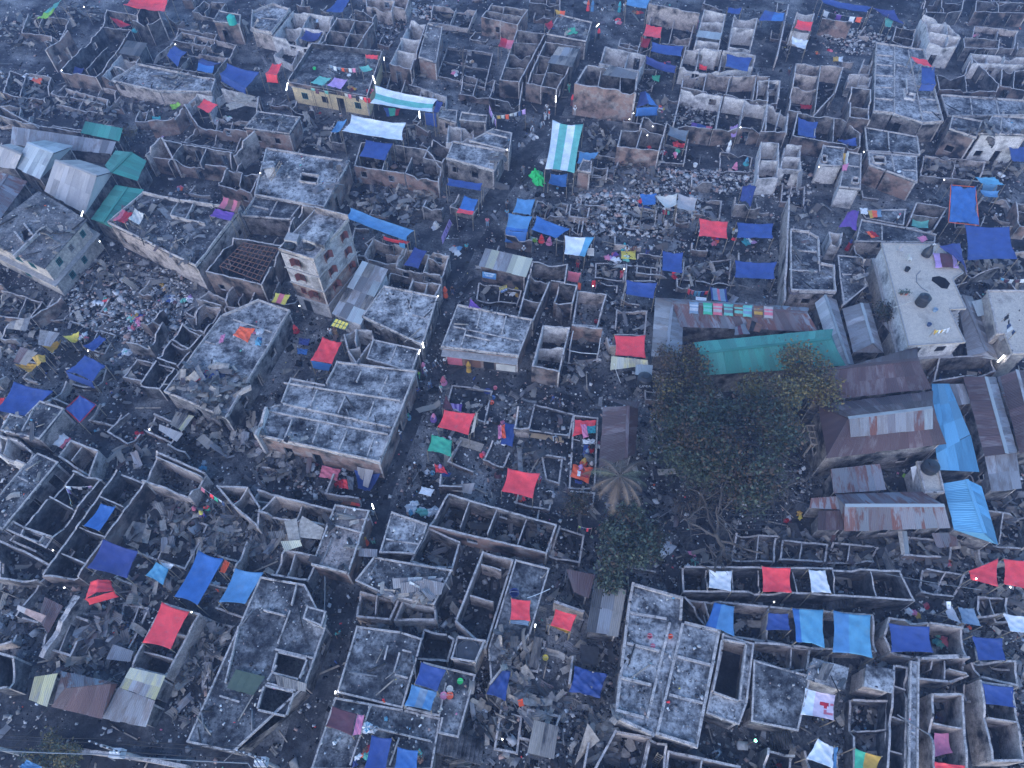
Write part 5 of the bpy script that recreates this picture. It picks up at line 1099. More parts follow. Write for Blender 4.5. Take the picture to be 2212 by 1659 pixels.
t('21','985,762 1257,785 1227,922 980,882',2.6,'blue','blue tarp with a red underside above the rusted cloth roof',.25,.08,edge=None)
t('21','1925,590 2292,605 2272,752 1920,737',2.6,'blue','wide blue tarp left of the long pale boundary wall',.35,.08)
t('21','485,682 597,702 572,787 470,767',2.4,'rose','coral curtain hung from a rod by the three dark rooms',.1,.1,zs=[2.5,2.5,1.2,1.2])
t('21','570,777 597,790 592,850 565,842',1.5,'orange','small orange cloth right of the coral curtain',.05)
t('21','885,1238 1154,1238 1158,1436 890,1412',2.8,'red','orange red square tarp above the curled cream sheets',.1,.07,edge=None)
t('21','940,510 1072,502 1072,585 940,577',.25,'yellow','yellow mat heaped with clothes',.0,.06,**NP)
t('21','1710,820 1852,837 1872,955 1722,932',2.2,['navy','steel','rose','steel','navy'],'blue bordered shawl with a pink centre hung out to dry',.1,.06,bands=[(.15,0),(.4,1),(.6,2),(.85,3),(1,4)])
for i,(x,c1,c2) in enumerate(((1530,'steel','silver'),(1650,'green','mint'),(1735,'rose','beige'),(1828,'mint','grey'),(1918,'brown','mint'),(1992,'mint','steel'),(2088,'brown','mustard'),(2175,'beige','rose'))):
    nm = ('grey blue','bright green','pink','pale green','brown and mint','mint grey','tan','beige and rose')[i]
    y = 945+(x-1530)*.06
    t('21',f'{x},{y} {x+85},{y+6} {x+82},{y+112} {x+2},{y+105}',4.1,[c1,c2],nm+' chequered cloth drying on the long rusted roof',0,.03,False,'chequered_cloth','cloth',[(.2,0),(.35,1),(.55,0),(.7,1),(1,0)],'v',8,'chequered cloths drying on the roof',zs=[4.12,4.12,3.7,3.7])
t('21','1920,1170 2010,1130 2060,1230 1920,1240',3.4,['grey','maroon'],'dark chequered cloth slipping off the long rusted roof',0,.06,**NP,bands=[(.3,0),(.6,1),(1,0)],zs=[3.5,3.5,3.3,3.3])
t('21','2030,1090 2175,1150 2140,1215 2010,1195',3.4,['brown','black'],'black and brown chequered cloth on the long rusted roof',0,.06,**NP,bands=[(.3,0),(.6,1),(1,0)],zs=[3.6,3.5,3.3,3.3])
# right
t('31','690,172 787,165 762,340 605,307',2.3,'purple','violet blue crumpled tent near the orange bedding terrace',.1,.14,ridge=.4)
t('31','1255,192 1402,217 1387,312 1240,292',1.8,'mint','teal cloth sagging inside the brick ruin',.4,.08,**NP)
t('31','1580,-60 1792,-42 1822,290 1560,262',3.0,'azure','crumpled bright blue tarp with an orange hem near the right edge',.2,.3,edge='orange',n=20)
t('31','1700,282 2087,298 2157,580 1720,592',3.3,'blue','largest blue tarp, square and taut behind the beige rooftop',.2,.06,n=16)
t('31','1478,470 1662,440 1722,722 1652,600',5.9,'navy','dark blue tent arch on the corner of the beige rooftop',.0,.12,ridge=.3)
t('31','1420,525 1630,525 1650,660 1445,655',5.1,['lilac','maroon','lilac'],'mat with maroon bedding on the beige rooftop',.0,.08,**NP,bands=[(.3,0),(.75,1),(1,2)])
t('31','1285,395 1350,375 1385,410 1330,440',2.6,'pink','pink cloth on the pale edged terrace',.0,.14,**NP)
t('31','860,165 980,150 985,215 880,230',2.4,['mustard','orange','steel'],'orange and grey bedding on the terrace',.0,.1,**NP,bands=[(.3,0),(.65,1),(1,2)])
t('31','790,140 860,140 865,200 800,190',2.4,'white','white sheets at the left end of the orange bedding',.0,.15,**NP)
t('31','840,345 900,335 965,385 900,400',2.6,['orange','crimson'],'rust red clothes on the terrace edge',.0,.15,**NP,bands=[(.4,0),(1,1)])
t('31','1830,-20 1995,-10 1990,45 1860,30',2.4,'sky','pale blue sheet right of the crumpled bright tarp')
# lower centre
t('12','1625,222 1897,255 1837,442 1567,372',2.5,'red','scarlet tarp with a line of ties, left of the two in the crossing yard',.12,.06)
t('12','1895,245 1915,250 1885,420 1855,430',2.3,'cream','thin pale curtain on the right end of the scarlet tarp',.0,.06,zs=[2.4,2.4,1.0,1.0])
t('12','1517,437 1697,490 1692,635 1480,580',1.9,'green','small green tent below the scarlet tarp',.05,.12,ridge=.25)
t('F','1097,1011 1167,1023 1151,1077 1083,1061',2.6,'red','scarlet tarp with bundles under it above the brick shell of four rooms',.15,.06)
t('12','2140,332 2257,345 2217,545 2110,522',.5,'blue','deep blue sheet under bundles on the path',.0,.1,**NP)
t('12','2090,360 2150,350 2160,470 2090,480',.9,['pink','orange'],'heap of pink and orange cloth on the deep blue sheet',.0,.25,**NP,bands=B2)
t('12','570,702 737,740 702,840 540,802',.7,'rose','rose coloured blanket heaped below the largest flat roof',.0,.15,**NP)
t('12','780,790 850,800 840,920 800,915',.5,'grey','slate grey cloth left of the blue wrapped panels',.0,.15,**NP)
t('12','700,830 790,820 800,910 720,900',.5,['crimson','red'],'dark red blanket beside the slate grey cloth',.0,.18,**NP,bands=[(.6,0),(1,1)])
t('12','848,742 880,900 985,925 1075,775',1.0,'blue','blue tarp wrapped around two leaning pale panels',.6,.15,**NP)
t('12','1430,885 1545,912 1512,975 1405,947',.3,'white','white cloth with a red scarf on the alley edge',.0,.08,**NP)
t('12','1540,692 1612,700 1662,780 1552,765',.6,'red','scarlet sheets under a person below the small green tent',.0,.2,**NP)
t('12','1600,762 1690,770 1670,805 1610,800',.4,'blue','crumpled blue cloth beside scarlet sheets',.0,.15,**NP)
t('12','1640,95 1712,232 1610,212 1625,150',1.4,'maroon','plum coloured net above the scarlet tarp with ties',.1,.12)
t('12','1680,165 1785,175 1775,240 1700,235',.4,['lilac','purple'],'purple striped mat above the scarlet tarp',.0,.05,**NP,bands=[(.3,0),(.5,1),(.7,0),(1,1)])
t('12','760,975 905,990 900,1060 730,1040',.5,['brown','orange','red'],'striped brown and red bedding at the alley mouth',.0,.14,**NP,bands=[(.5,0),(.75,1),(1,2)])
t('22','545,310 732,312 720,415 520,455',.5,'red','scarlet bedding in the crowded low plot, upper heap',.0,.14,**NP)
t('22','590,345 640,345 665,460 615,475',.8,'pink','pink blanket folded across the upper scarlet bedding',.0,.12,**NP)
t('22','640,365 725,360 725,425 650,430',.65,'teal','dark teal cloth on the upper scarlet bedding',.0,.1,**NP)
t('22','525,692 702,722 662,862 500,802',.5,'orange','orange red bedding at the lower end of the crowded plot',.0,.18,**NP)
t('22','565,745 670,780 660,815 560,795',.85,['white','crimson'],'red and white blanket folded on the lower bedding',.0,.08,**NP,bands=[(.3,0),(1,1)])
t('22','540,830 610,845 605,868 545,855',.75,'navy','navy hem of the lower bedding heap',.0,.08,**NP)
t('22','620,522 662,525 642,620 612,612',.4,'blue','narrow blue sheet in the middle of the crowded plot',.0,.1,**NP)
t('22','525,1045 600,1050 602,1090 530,1085',1,'lime','lime green cloth left of the small tree',.0,.1,**NP)
t('22','605,480 715,475 720,520 610,520',.5,'white','white sacks and sheets in the middle of the crowded plot',.0,.2,**NP)
# bottom
t('F','1531,1231 1582,1233 1580,1278 1530,1270',3.1,'white','white sheet over the second room of the long row',.1)
t('F','1645,1223 1708,1226 1710,1281 1647,1279',3.1,'red','scarlet sheet over the middle room of the long row',.15)
t('F','1746,1230 1783,1232 1796,1282 1752,1281',3.1,'white','narrow white sheet right of the middle scarlet one',.05)
t('F','2092,1233 2156,1206 2156,1268 2095,1252',2.7,'red','scarlet pointed awning at the right edge, left half',.1,.07)
t('F','2168,1207 2242,1210 2242,1280 2168,1262',2.7,'red','scarlet awning cut by the right edge, right half',.1,.07)
t('13','1425,742 1647,810 1567,1000 1370,932',4.5,'blue','dark blue upper half of the rooftop canopy',.08,.05)
t('13','1345,935 1570,1000 1512,1165 1280,1120',4.2,['sky','steel','sky'],'pale blue lower half of the rooftop canopy',.12,.07,bands=[(.35,0),(.65,1),(1,2)])
t('13','660,1122 877,1190 832,1385 602,1297',4.2,'maroon','stiff maroon sheet propped on the dark bottom roof',.03,.02)
t('13','877,1190 937,1200 907,1372 835,1382',4.1,'pink','pink blanket folded along the maroon sheet',.0,.12)
t('13','1000,1372 1177,1400 1112,1740 925,1700',4.2,'blue','long blue tarp at the bottom edge, left of two',.15,.06)
t('13','1222,1475 1402,1510 1392,1740 1182,1710',4.1,'azure','blue tarp at the bottom edge, right of two',.12,.06)
t('F','1071,1438 1104,1450 1092,1515 1050,1500',2.4,'blue','glossy blue tent in the kerbed plot with loose tin',.1,.16,ridge=.25)
t('F','1104,1292 1146,1297 1146,1342 1102,1339',4.0,'red','small scarlet awning on the smooth grey roof',.06,.05)
t('F','1100,1340 1145,1340 1142,1352 1098,1346',3.1,'steel','blue mat showing under the small scarlet awning',.0,.03,**NP)
t('23','375,285 562,335 507,482 330,427',2.6,'red','scarlet stall cover with a mustard hem',.1,.06,skirt=None)
t('23','330,415 505,478 490,500 305,415',2.0,'mustard','mustard cloth hanging from the scarlet stall cover',.1,.1)
t('23','540,775 827,852 760,1062 492,1002',1.5,'blue','blue tarp weighed down with stones on rubble',.0,.3,**NP,n=18)
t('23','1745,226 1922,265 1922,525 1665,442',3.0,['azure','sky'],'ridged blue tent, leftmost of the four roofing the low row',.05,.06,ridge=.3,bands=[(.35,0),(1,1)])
t('33','0,317 177,325 197,470 -20,470',2.9,'blue','smaller dark blue tent, second of the four roofing the low row',.1,.08)
t('33','205,277 477,290 492,627 240,572',3.2,['azure','cyan'],'turquoise blue tent, third of the four roofing the low row',.05,.1,ridge=.2,bands=[(.2,0),(1,1)])
t('33','560,297 887,337 905,712 555,662',3.2,['sky','cyan'],'broad turquoise tent, last of the four roofing the low row',.05,.1,bands=[(.4,0),(1,1)])
t('33','1040,407 1397,437 1432,662 1065,660',3.0,'blue','broad dark blue tarp roofing a whole room at the lower right',.15,.05,**NP)
t('33','1760,520 2027,537 2057,732 1817,732',2.9,'blue','tightly creased dark blue tarp near the lower right edge',.1,.09)
t('33','1640,267 1777,280 1847,437 1682,412',2.2,'steel','pale blue grey awning above the creased dark blue tarp',.1)
t('33','1530,300 1590,255 1670,410 1560,370',2.0,'silver','pale folded sheet left of the blue grey awning',.1)
t('33','2030,322 2240,350 2240,495 2095,482',2.6,'white','lilac white sheet at the lower right edge',.12)
t('33','320,967 585,1027 572,1250 280,1197',3.0,['white','petal','rose','crimson'],'white and pale pink appliqued canopy with red shapes',.1,.05,n=22,bands=lambda u,v: 2 if (.66 < u < .78 and .62 < v < .72) or (.70 < u < .94 and .74 < v < .82) or (.88 < u < .96 and .36 < v < .44) else 3 if .56 < u < .80 and .38 < v < .50 or .68 < u < .76 and .5 < v < .6 else 0 if u < .35 else 1)
t('33','1850,927 2122,960 2142,1140 1880,1107',3.0,'blue','dark blue tarp over the upper room of the tall right shell',.12,.06,**NP)
t('33','430,1402 572,1480 562,1665 325,1580',2.8,'white','white star shaped sheet with a blue edge at the bottom right',.1,.14)
t('33','572,1470 600,1475 590,1665 560,1665',2.7,'sky','narrow blue strip beside the white star shaped sheet',.05)
t('33','750,1487 982,1560 932,1710 740,1690',2.9,['green','green','mustard'],'green patterned cloth with a mustard band at the bottom edge',.15,.06,bands=[(.45,0),(1,2)])
t('33','1435,1352 1557,1355 1592,1530 1430,1570',1.6,'pink','pink mosquito net in the tall two roomed shell',.2,.1,**NP)
t('33','1435,1602 1702,1640 1692,1730 1430,1730',2.9,'red','scarlet tarp cut by the bottom edge',.1,**NP)
t('02','20,1075 85,1070 40,1195 5,1190',1.2,['rose','brown'],'red chequered cloth hung at the left edge',.0,.1,zs=[1.8,1.8,.6,.6],bands=B2)
t('03','165,1645 230,1585 370,1650 330,1720',2.2,'sky','blue tarp in the bottom left corner',.1)
# ------------------------------------------------------------------ rubble, burnt sheets, ash and litter
rs_ = np.random.RandomState(11)
def inpoly(x, y, P):
    ins = np.zeros(len(x), bool); n = len(P); j = n-1
    for i in range(n):
        xi, yi, xj, yj = P[i][0], P[i][1], P[j][0], P[j][1]
        with np.errstate(divide='ignore', invalid='ignore'):
            c = ((yi > y) != (yj > y)) & (x < (xj-xi)*(y-yi)/(yj-yi+1e-12)+xi)
        ins ^= c; j = i
    return ins
def surf_np(x, y):
    z = np.zeros(len(x)); cl = np.ones(len(x)); bad = np.zeros(len(x), bool)
    for P, h, k, c, _ in SURF:
        xs = [p[0] for p in P]; ys = [p[1] for p in P]
        i = np.where((x > min(xs)) & (x < max(xs)) & (y > min(ys)) & (y < max(ys)))[0]
        if not len(i): continue
        i = i[inpoly(x[i], y[i], P)]
        if h is None: bad[i] = True; continue
        up = i[h >= z[i]-.001]; z[up] = h; cl[up] = c
    cl[bad] = 0; return z, cl
AL = [W(q) for q in ALLEY]
def alley_d(x, y):
    d = np.full(len(x), 99.0)
    for a, b in zip(AL, AL[1:]):
        e = np.array([b.x-a.x, b.y-a.y]); L2 = (e**2).sum(); t = np.clip(((x-a.x)*e[0]+(y-a.y)*e[1])/L2, 0, 1)
        d = np.minimum(d, np.hypot(x-a.x-t*e[0], y-a.y-t*e[1]))
    return d
def fbm(x, y, s, seed):
    g = np.random.RandomState(seed); out = np.zeros(len(x)); amp = 1
    for o in range(3):
        n = 64; T = g.rand(n, n); u, v = x*s*2**o+100, y*s*2**o+100; i, j = np.floor(u).astype(int), np.floor(v).astype(int); f, h = u-i, v-j
        f, h = f*f*(3-2*f), h*h*(3-2*h); q = lambda a, b: T[a % n, b % n]
        out += amp*((q(i, j)*(1-f)+q(i+1, j)*f)*(1-h)+(q(i, j+1)*(1-f)+q(i+1, j+1)*f)*h); amp *= .5
    return out/1.75
# heaps: polygon in the photo, sheets per square metre, heap height
HEAPS = [('00', '200,840 1080,900 980,1080 150,1040', 3.2, 1.0), ('00', '0,150 560,200 420,430 0,420', 2.2, 1.2), ('00', '560,40 880,80 860,220 600,240', 2, 1.2), ('00', '1000,930 1600,830 1500,1010 1130,1000', 2.5, .8), ('00', '1560,1330 2200,1440 1700,1560 1300,1460', 1.6, .8), ('00', '0,680 420,720 420,960 0,960', 2.2, .7), ('00', '1150,80 1900,250 1700,330 1280,330', 1.5, .8),
  ('11', '760,0 1590,0 1570,200 1380,260 1320,300 820,130 690,150', 4.2, 1.3), ('10', '870,1440 1280,1510 1590,1600 1560,1660 780,1640', 4, 1.0), ('10', '1180,630 1420,620 1420,830 1180,760', 2.4, .9), ('10', '1270,1080 1520,1130 1420,1290 1200,1230', 2.6, .9), ('10', '420,1000 620,1020 700,1350 400,1290', 3, 1.1), ('10', '1540,130 1850,120 1850,330 1620,330', 2, .7), ('10', '230,780 390,860 560,920 420,1000 240,960', 2, .7), ('10', '0,300 150,420 140,560 0,560', 1.5, .7),
  ('20', '620,1080 930,1110 900,1290 1280,1400 1240,1640 700,1620 860,1420 740,1330', 3.0, 1.0), ('20', '1340,860 1440,1000 1400,1050 1130,960', 1.5, .5), ('21', '200,110 700,130 690,280 510,310 200,200', 2.4, .7), ('21', '1000,190 1290,200 1240,390 1010,360', 2.6, .7), ('21', '1480,620 1900,560 1870,790 1490,770', 3.5, .8), ('21', '720,620 980,620 900,740 730,740', 2.4, .5), ('21', '1280,330 1500,350 1460,510 1280,510', 2, .5),
  ('21', '430,1450 730,1480 700,1650 420,1640', 2.4, .5), ('02', '1350,1000 2000,1040 2210,1240 2190,1450 1400,1440', 3.0, .9), ('02', '1640,0 2212,20 2212,560 1900,700 1560,330', 2.6, .9), ('02', '1080,560 1320,560 1200,760 1000,640', 2.2, .7), ('12', '0,540 470,620 480,800 420,860 0,850', 3.4, .9), ('12', '-50,1130 480,1240 460,1420 200,1440 -50,1500', 3, .9), ('02', '1050,1150 1420,1240 1180,1440 1010,1330', 2, .4),
  ('03', '480,250 1090,320 1060,800 420,820', 2.8, .8), ('03', '1560,430 2010,480 1830,960 1530,950', 2.8, .7), ('03', '1000,0 1700,60 1400,220 1000,330', 1.2, .4), ('03', '0,0 420,120 400,420 0,480', 1.6, .5), ('13', '440,80 880,40 850,330 640,300', 1.2, .4), ('13', '860,230 1560,250 1450,560 960,540', 2.4, .6), ('01', '560,560 1700,600 1560,900 950,900 640,800', 1.6, .5), ('01', '0,830 480,900 250,1130 0,1150', 2.4, .8), ('01', '0,1150 400,1200 260,1420 0,1420', 2.6, .7), ('01', '560,950 900,860 880,1160 450,1160', 1.6, .4), ('01', '900,650 1280,720 1200,860 880,760', 3, .8),
  ('22', '20,520 250,560 240,720 20,740', 3.5, .7), ('23', '-100,540 200,620 120,1060 -120,1060', 2.6, .5), ('23', '520,600 860,620 850,780 500,770', 2, .5), ('23', '100,1050 480,1060 460,1250 100,1240', 2.2, .5), ('23', '600,1180 860,1200 900,1340 560,1440', 1.8, .4), ('32', '0,1270 1650,1280 1700,1420 1620,1560 0,1570', 2.4, .8), ('32', '1650,1380 2212,1430 2212,1650 1700,1500', 2.2, .8), ('32', '1900,960 2212,960 2212,1400 2000,1390', 2.2, 1), ('30', '1300,1330 2150,1350 2212,1500 1300,1600', 2.8, .8), ('30', '1500,900 1700,980 1500,1020 1400,960', 1, .3), ('31', '150,100 560,110 520,340 200,330', 2.4, .6), ('31', '640,750 860,760 880,960 650,960', 3, .9), ('31', '1700,600 2212,620 2212,840 1880,840 1720,740', 2.2, .8), ('33', '1740,100 2212,120 2212,500 1850,470', 1.6, .6), ('22', '1480,1450 2212,1380 2212,1560 1500,1580', 1.2, .4), ('33', '1750,720 2200,720 2190,900 1760,880', 2, .8), ('13', '1880,1000 2212,1050 2212,1350 1830,1330', 2.2, .5), ('10', '2080,1480 2300,1500 2200,1650 2020,1650', 2.2, .3)]
HP = [([W(q).xy for q in px(t_, s)], d, h) for t_, s, d, h in HEAPS]
def frame_pts(n, far=1.0):
    """points over the part of the ground in view, denser near by"""
    u = rs_.uniform(-70, 2282, n); v = rs_.uniform(-30, 1720, n)
    a, b = (u-1106)/F_PX, (829.5-v)/F_PX; dy, dz = CP+b*SP, -SP+b*CP; s = -CAM_H/dz
    return a*s, dy*s
def heap_at(x, y):
    den = np.zeros(len(x)); hh = np.zeros(len(x))
    for P, d, h in HP:
        i = inpoly(x, y, P); den[i] = np.maximum(den[i], d); hh[i] = np.maximum(hh[i], h)
    return den, hh*np.clip(fbm(x, y, .35, 5)*1.7-.25, .05, 1)
def rotm(n, tilt):
    a = rs_.uniform(0, 2*PI, n); tx = rs_.normal(0, 1, n)*tilt; ty = rs_.normal(0, 1, n)*tilt
    ca, sa = np.cos(a), np.sin(a); cx, sx, cy, sy = np.cos(tx), np.sin(tx), np.cos(ty), np.sin(ty)
    Rz = np.zeros((n, 3, 3)); Rz[:, 0, 0] = ca; Rz[:, 0, 1] = -sa; Rz[:, 1, 0] = sa; Rz[:, 1, 1] = ca; Rz[:, 2, 2] = 1
    Rx = np.zeros((n, 3, 3)); Rx[:, 0, 0] = 1; Rx[:, 1, 1] = cx; Rx[:, 1, 2] = -sx; Rx[:, 2, 1] = sx; Rx[:, 2, 2] = cx
    Ry = np.zeros((n, 3, 3)); Ry[:, 1, 1] = 1; Ry[:, 0, 0] = cy; Ry[:, 0, 2] = sy; Ry[:, 2, 0] = -sy; Ry[:, 2, 2] = cy
    return Rz @ Rx @ Ry
def bulk(name, V, F, mi, mats, smooth=False, uv=None):
    me = bpy.data.meshes.new(name); nv, nf = len(V), len(F); k = F.shape[1]
    me.vertices.add(nv); me.vertices.foreach_set('co', V.astype(np.float32).ravel())
    me.loops.add(nf*k); me.loops.foreach_set('vertex_index', F.astype(np.int32).ravel())
    me.polygons.add(nf); me.polygons.foreach_set('loop_start', np.arange(0, nf*k, k, dtype=np.int32))
    for m in mats: me.materials.append(m)
    me.polygons.foreach_set('material_index', mi.astype(np.int32))
    if uv is not None: me.uv_layers.new(name='UVMap').data.foreach_set('uv', uv[F.ravel()].astype(np.float32).ravel())
    me.update(calc_edges=True); me.validate(); o = bpy.data.objects.new(name, me); col.objects.link(o); return tag(o, kind='stuff')
CUBE = np.array([[-1, -1, -1], [1, -1, -1], [1, 1, -1], [-1, 1, -1], [-1, -1, 1], [1, -1, 1], [1, 1, 1], [-1, 1, 1]], float)*.5
CF = np.array([[0, 3, 2, 1], [4, 5, 6, 7], [0, 1, 5, 4], [1, 2, 6, 5], [2, 3, 7, 6], [3, 0, 4, 7]])
def boxes(name, P, S, tilt, mats, wts, jit=.3, mi=None):
    n = len(P); V = CUBE[None]+rs_.uniform(-jit, jit, (n, 8, 3))*.5; V = V*S[:, None, :]
    V = np.einsum('nij,nkj->nki', rotm(n, tilt), V)+P[:, None, :]
    F = (CF[None]+np.arange(n)[:, None, None]*8).reshape(-1, 4)
    if mi is None: mi = rs_.choice(len(mats), n, p=np.array(wts)/sum(wts))
    return bulk(name, V.reshape(-1, 3), F, np.repeat(mi, 6), mats)
for k, c in dict(d_char=(.011, .011, .012), d_dark=(.045, .043, .045), d_mid=(.19, .183, .18), d_pale=(.46, .435, .415), d_brick=(.38, .26, .22), d_white=(.60, .60, .60), d_tan=(.34, .295, .25)).items(): M[k] = plain(k, c, 1, .35, .04, 3, 0)
DM = [M[k] for k in ('d_char', 'd_dark', 'd_mid', 'd_pale', 'd_brick', 'd_white')]
# stubs of wall between the houses
px_, py_ = frame_pts(1500); zz, cl = surf_np(px_, py_); ad = alley_d(px_, py_); HC = [(np.mean([p[0] for p in P]), np.mean([p[1] for p in P]), P) for P, *_ in SURF if len(P) > 3]; ns = 0; taken = []
LN = [W(q) for q in px('F', '1290,860 1360,1010 1440,1180 1470,1290 1900,1310 2240,1330')]+[W(q) for q in px('F', '900,810 1000,812 1090,825 1220,830 1300,850 -40,1548 120,1590 330,1640 520,1690')]
for X, Y, Z, D in zip(px_, py_, zz, ad):
    if Z > .01 or D < 3.4 or ns >= 170 or any((X-a)**2+(Y-b)**2 < 7 for a, b in taken) or any((X-q.x)**2+(Y-q.y)**2 < 20 for q in LN): continue
    if 14 < X < 30 and 20 < Y < 42: continue
    P = min(HC, key=lambda h: (h[0]-X)**2+(h[1]-Y)**2)[2]; rg = random.Random(ns*7+1); e = Vector((P[1][0]-P[0][0], P[1][1]-P[0][1])).normalized(); f = Vector((-e.y, e.x)); a, b = rg.uniform(1.4, 3.6), rg.uniform(1.2, 3.0); h = rg.choice([.5, .7, .9, 1.2, 1.7, 2.1])
    c = Vector((X, Y)); q = [c+f*b, c, c+e*a, c+e*a+f*b*rg.uniform(.3, .8)][:rg.choice([3, 3, 4])]
    if any(surf_np(np.array([w_.x]), np.array([w_.y]))[0][0] > .01 or surf_np(np.array([w_.x]), np.array([w_.y]))[1][0] == 0 for w_ in q): continue
    taken.append((X, Y)); ns += 1; k_ = rg.choice(['bg', 'gp', 'p', 'g', 'b']); o_, i_ = MK[k_]; nm = {'bg': 'sooty brick', 'gp': 'grey plastered', 'p': 'pale plastered', 'g': 'grey', 'b': 'pale backed brick'}[k_]; tall = 'knee high' if h < .8 else 'waist high' if h < 1.3 else 'head high'
    T = thing('ruined_wall', (X, Y, 0), f'{tall} {nm} wall corner left standing in open rubble', 'wall', f'{tall} {nm} wall corners'); T['kind'] = 'thing'
    for u, v in zip(q, q[1:]): wall_mesh(u, v, 0, h-rg.uniform(0, .05), .17, [], .12, rg, .5*h).obj('wall', [M[o_], M[i_], M['top']], T)
# small lumps everywhere
x, y = frame_pts(210000); z, cl = surf_np(x, y); ad = alley_d(x, y); den, hh = heap_at(x, y)
nz = fbm(x, y, .22, 2); pr = np.clip((nz-.28)*2.3, .1, 1)*cl*.62; pr[(ad < 1.5) & (z < .01)] *= .6; pr[(den > 0) & (z < .2)] *= .75; pr[z > 1] *= .55; ST = [W(q) for q in px('F', '-40,1548 120,1590 330,1640 520,1690')]; sdist = np.min([np.hypot(x-(a.x+(b.x-a.x)*i/8), y-(a.y+(b.y-a.y)*i/8)) for a, b in zip(ST, ST[1:]) for i in range(9)], 0); pr[sdist < 3] *= .25
k = rs_.rand(len(x)) < pr; x, y, z, hh = x[k], y[k], z[k], hh[k]; n = len(x)
s = rs_.lognormal(-2.02, .55, n); s = np.clip(s, .05, .75); S = np.stack([s, s*rs_.uniform(.5, 1, n), s*rs_.uniform(.25, .6, n)], 1)
pale = fbm(x, y, .12, 8) > .52; mi = np.where(pale, rs_.choice(6, n, p=[.22, .23, .26, .19, .085, .015]), rs_.choice(6, n, p=[.37, .29, .19, .11, .025, .015]))
fl = z > 1; mi = np.where(fl, rs_.choice(6, n, p=[.05, .24, .40, .25, .05, .01]), mi); S[fl] *= .6
o = boxes('rubble', np.stack([x, y, z+S[:, 2]*.35+hh*.3*rs_.rand(n)], 1), S, .25, DM, None, .45, mi); N_RUB = n
# pale pieces of broken plaster and brick in the open rubble fields
FIELDS = [('21', '560,0 1600,40 1650,200 1300,400 700,370 500,200', 30), ('20', '1060,1460 2100,1480 2180,1659 1000,1659', 30), ('01', '620,560 1640,700 1640,1250 1300,1400 900,1250 560,1100', 26), ('12', '0,850 420,800 700,960 120,950', 14), ('30', '760,250 1080,330 900,480 700,480 450,300', 16), ('10', '1040,130 1330,170 1200,340 1020,330', 20), ('10', '1330,30 1580,60 1540,190 1330,130', 16), ('22', '1080,1330 1420,1340 1300,1560 1060,1560', 10), ('21', '770,1200 890,1200 860,1500 730,1500', 12), ('31', '0,0 420,0 150,50 0,60', 20), ('30', '0,1450 300,1400 420,1600 0,1659', 10), ('23', '820,1340 1200,1400 1130,1650 640,1650', 14), ('20', '1400,880 1760,860 1740,1100 1380,1080', 12), ('33', '740,1050 1020,1080 1030,1640 740,1640', 6)]
PX, PY = [], []
for t_, s_, d in FIELDS:
    P = [W(q).xy for q in px(t_, s_)]; xs, ys = [p[0] for p in P], [p[1] for p in P]; m = int((max(xs)-min(xs))*(max(ys)-min(ys))*d)
    a, b = rs_.uniform(min(xs), max(xs), m), rs_.uniform(min(ys), max(ys), m); k = inpoly(a, b, P) & (rs_.rand(m) < np.clip((fbm(a, b, .5, 3)-.2)*2, .1, 1)); PX.append(a[k]); PY.append(b[k])
x, y = np.concatenate(PX), np.concatenate(PY); z, cl = surf_np(x, y); k = (cl > 0) & (alley_d(x, y) > 1.6) & (z < 1); x, y, z = x[k], y[k], z[k]; n = len(x)
s = np.clip(rs_.lognormal(-1.55, .5, n), .08, .8); S = np.stack([s, s*rs_.uniform(.5, 1, n), s*rs_.uniform(.2, .55, n)], 1)
boxes('broken_brick', np.stack([x, y, z+S[:, 2]*.4+rs_.rand(n)*.1], 1), S, .3, DM, [.1, .12, .3, .36, .1, .02], .5)
# white scraps, cups and plates; coloured scraps
x, y = frame_pts(4500); z, cl = surf_np(x, y); k = rs_.rand(len(x)) < np.clip(cl, 0, 1)*np.clip((fbm(x, y, .3, 21)-.3)*2.6, .06, 1); x, y, z = x[k], y[k], z[k]; n = len(x)
s = np.clip(rs_.lognormal(-1.9, .4, n), .08, .42); S = np.stack([s, s*rs_.uniform(.4, 1, n), s*.25], 1)
LM = [C(q) for q in ('white', 'cream', 'silver', 'cyan', 'red', 'pink', 'mint', 'yellow', 'blue', 'orange')]
boxes('litter', np.stack([x, y, z+.07], 1), S, .3, LM, [.30, .22, .31, .03, .035, .03, .025, .015, .02, .015], .3)
# burnt roofing sheets
def sheet_geo(n, L, Wd, nx=5, ny=3):
    u, v = np.meshgrid(np.linspace(-.5, .5, nx), np.linspace(-.5, .5, ny), indexing='ij'); u, v = u.ravel(), v.ravel(); m = nx*ny
    X = u[None]*L[:, None]; Y = v[None]*Wd[:, None]
    b = rs_.normal(0, .16, n)[:, None]; ph = rs_.uniform(0, 6.3, n)[:, None]; fq = rs_.uniform(2, 7, n)[:, None]; fold = np.maximum(0, np.abs(u[None]-rs_.uniform(-.3, .3, n)[:, None])-.05)*rs_.normal(0, .5, n)[:, None]
    Z = (b*np.sin(u[None]*fq+ph)+fold)*L[:, None]*.6+v[None]*u[None]*rs_.normal(0, .35, n)[:, None]*Wd[:, None]+v[None]**2*rs_.normal(0, .5, n)[:, None]*Wd[:, None]+rs_.normal(0, .02, (n, m))
    X = X+rs_.normal(0, .03, (n, m))*L[:, None]; Y = Y+rs_.normal(0, .05, (n, m))*Wd[:, None]
    F = np.array([[i*ny+j, (i+1)*ny+j, (i+1)*ny+j+1, i*ny+j+1] for i in range(nx-1) for j in range(ny-1)])
    uv = np.stack([np.tile((v+.5), (n, 1))*Wd[:, None], np.tile((u+.5), (n, 1))*L[:, None]], 2)
    return np.stack([X, Y, Z], 2), F, uv
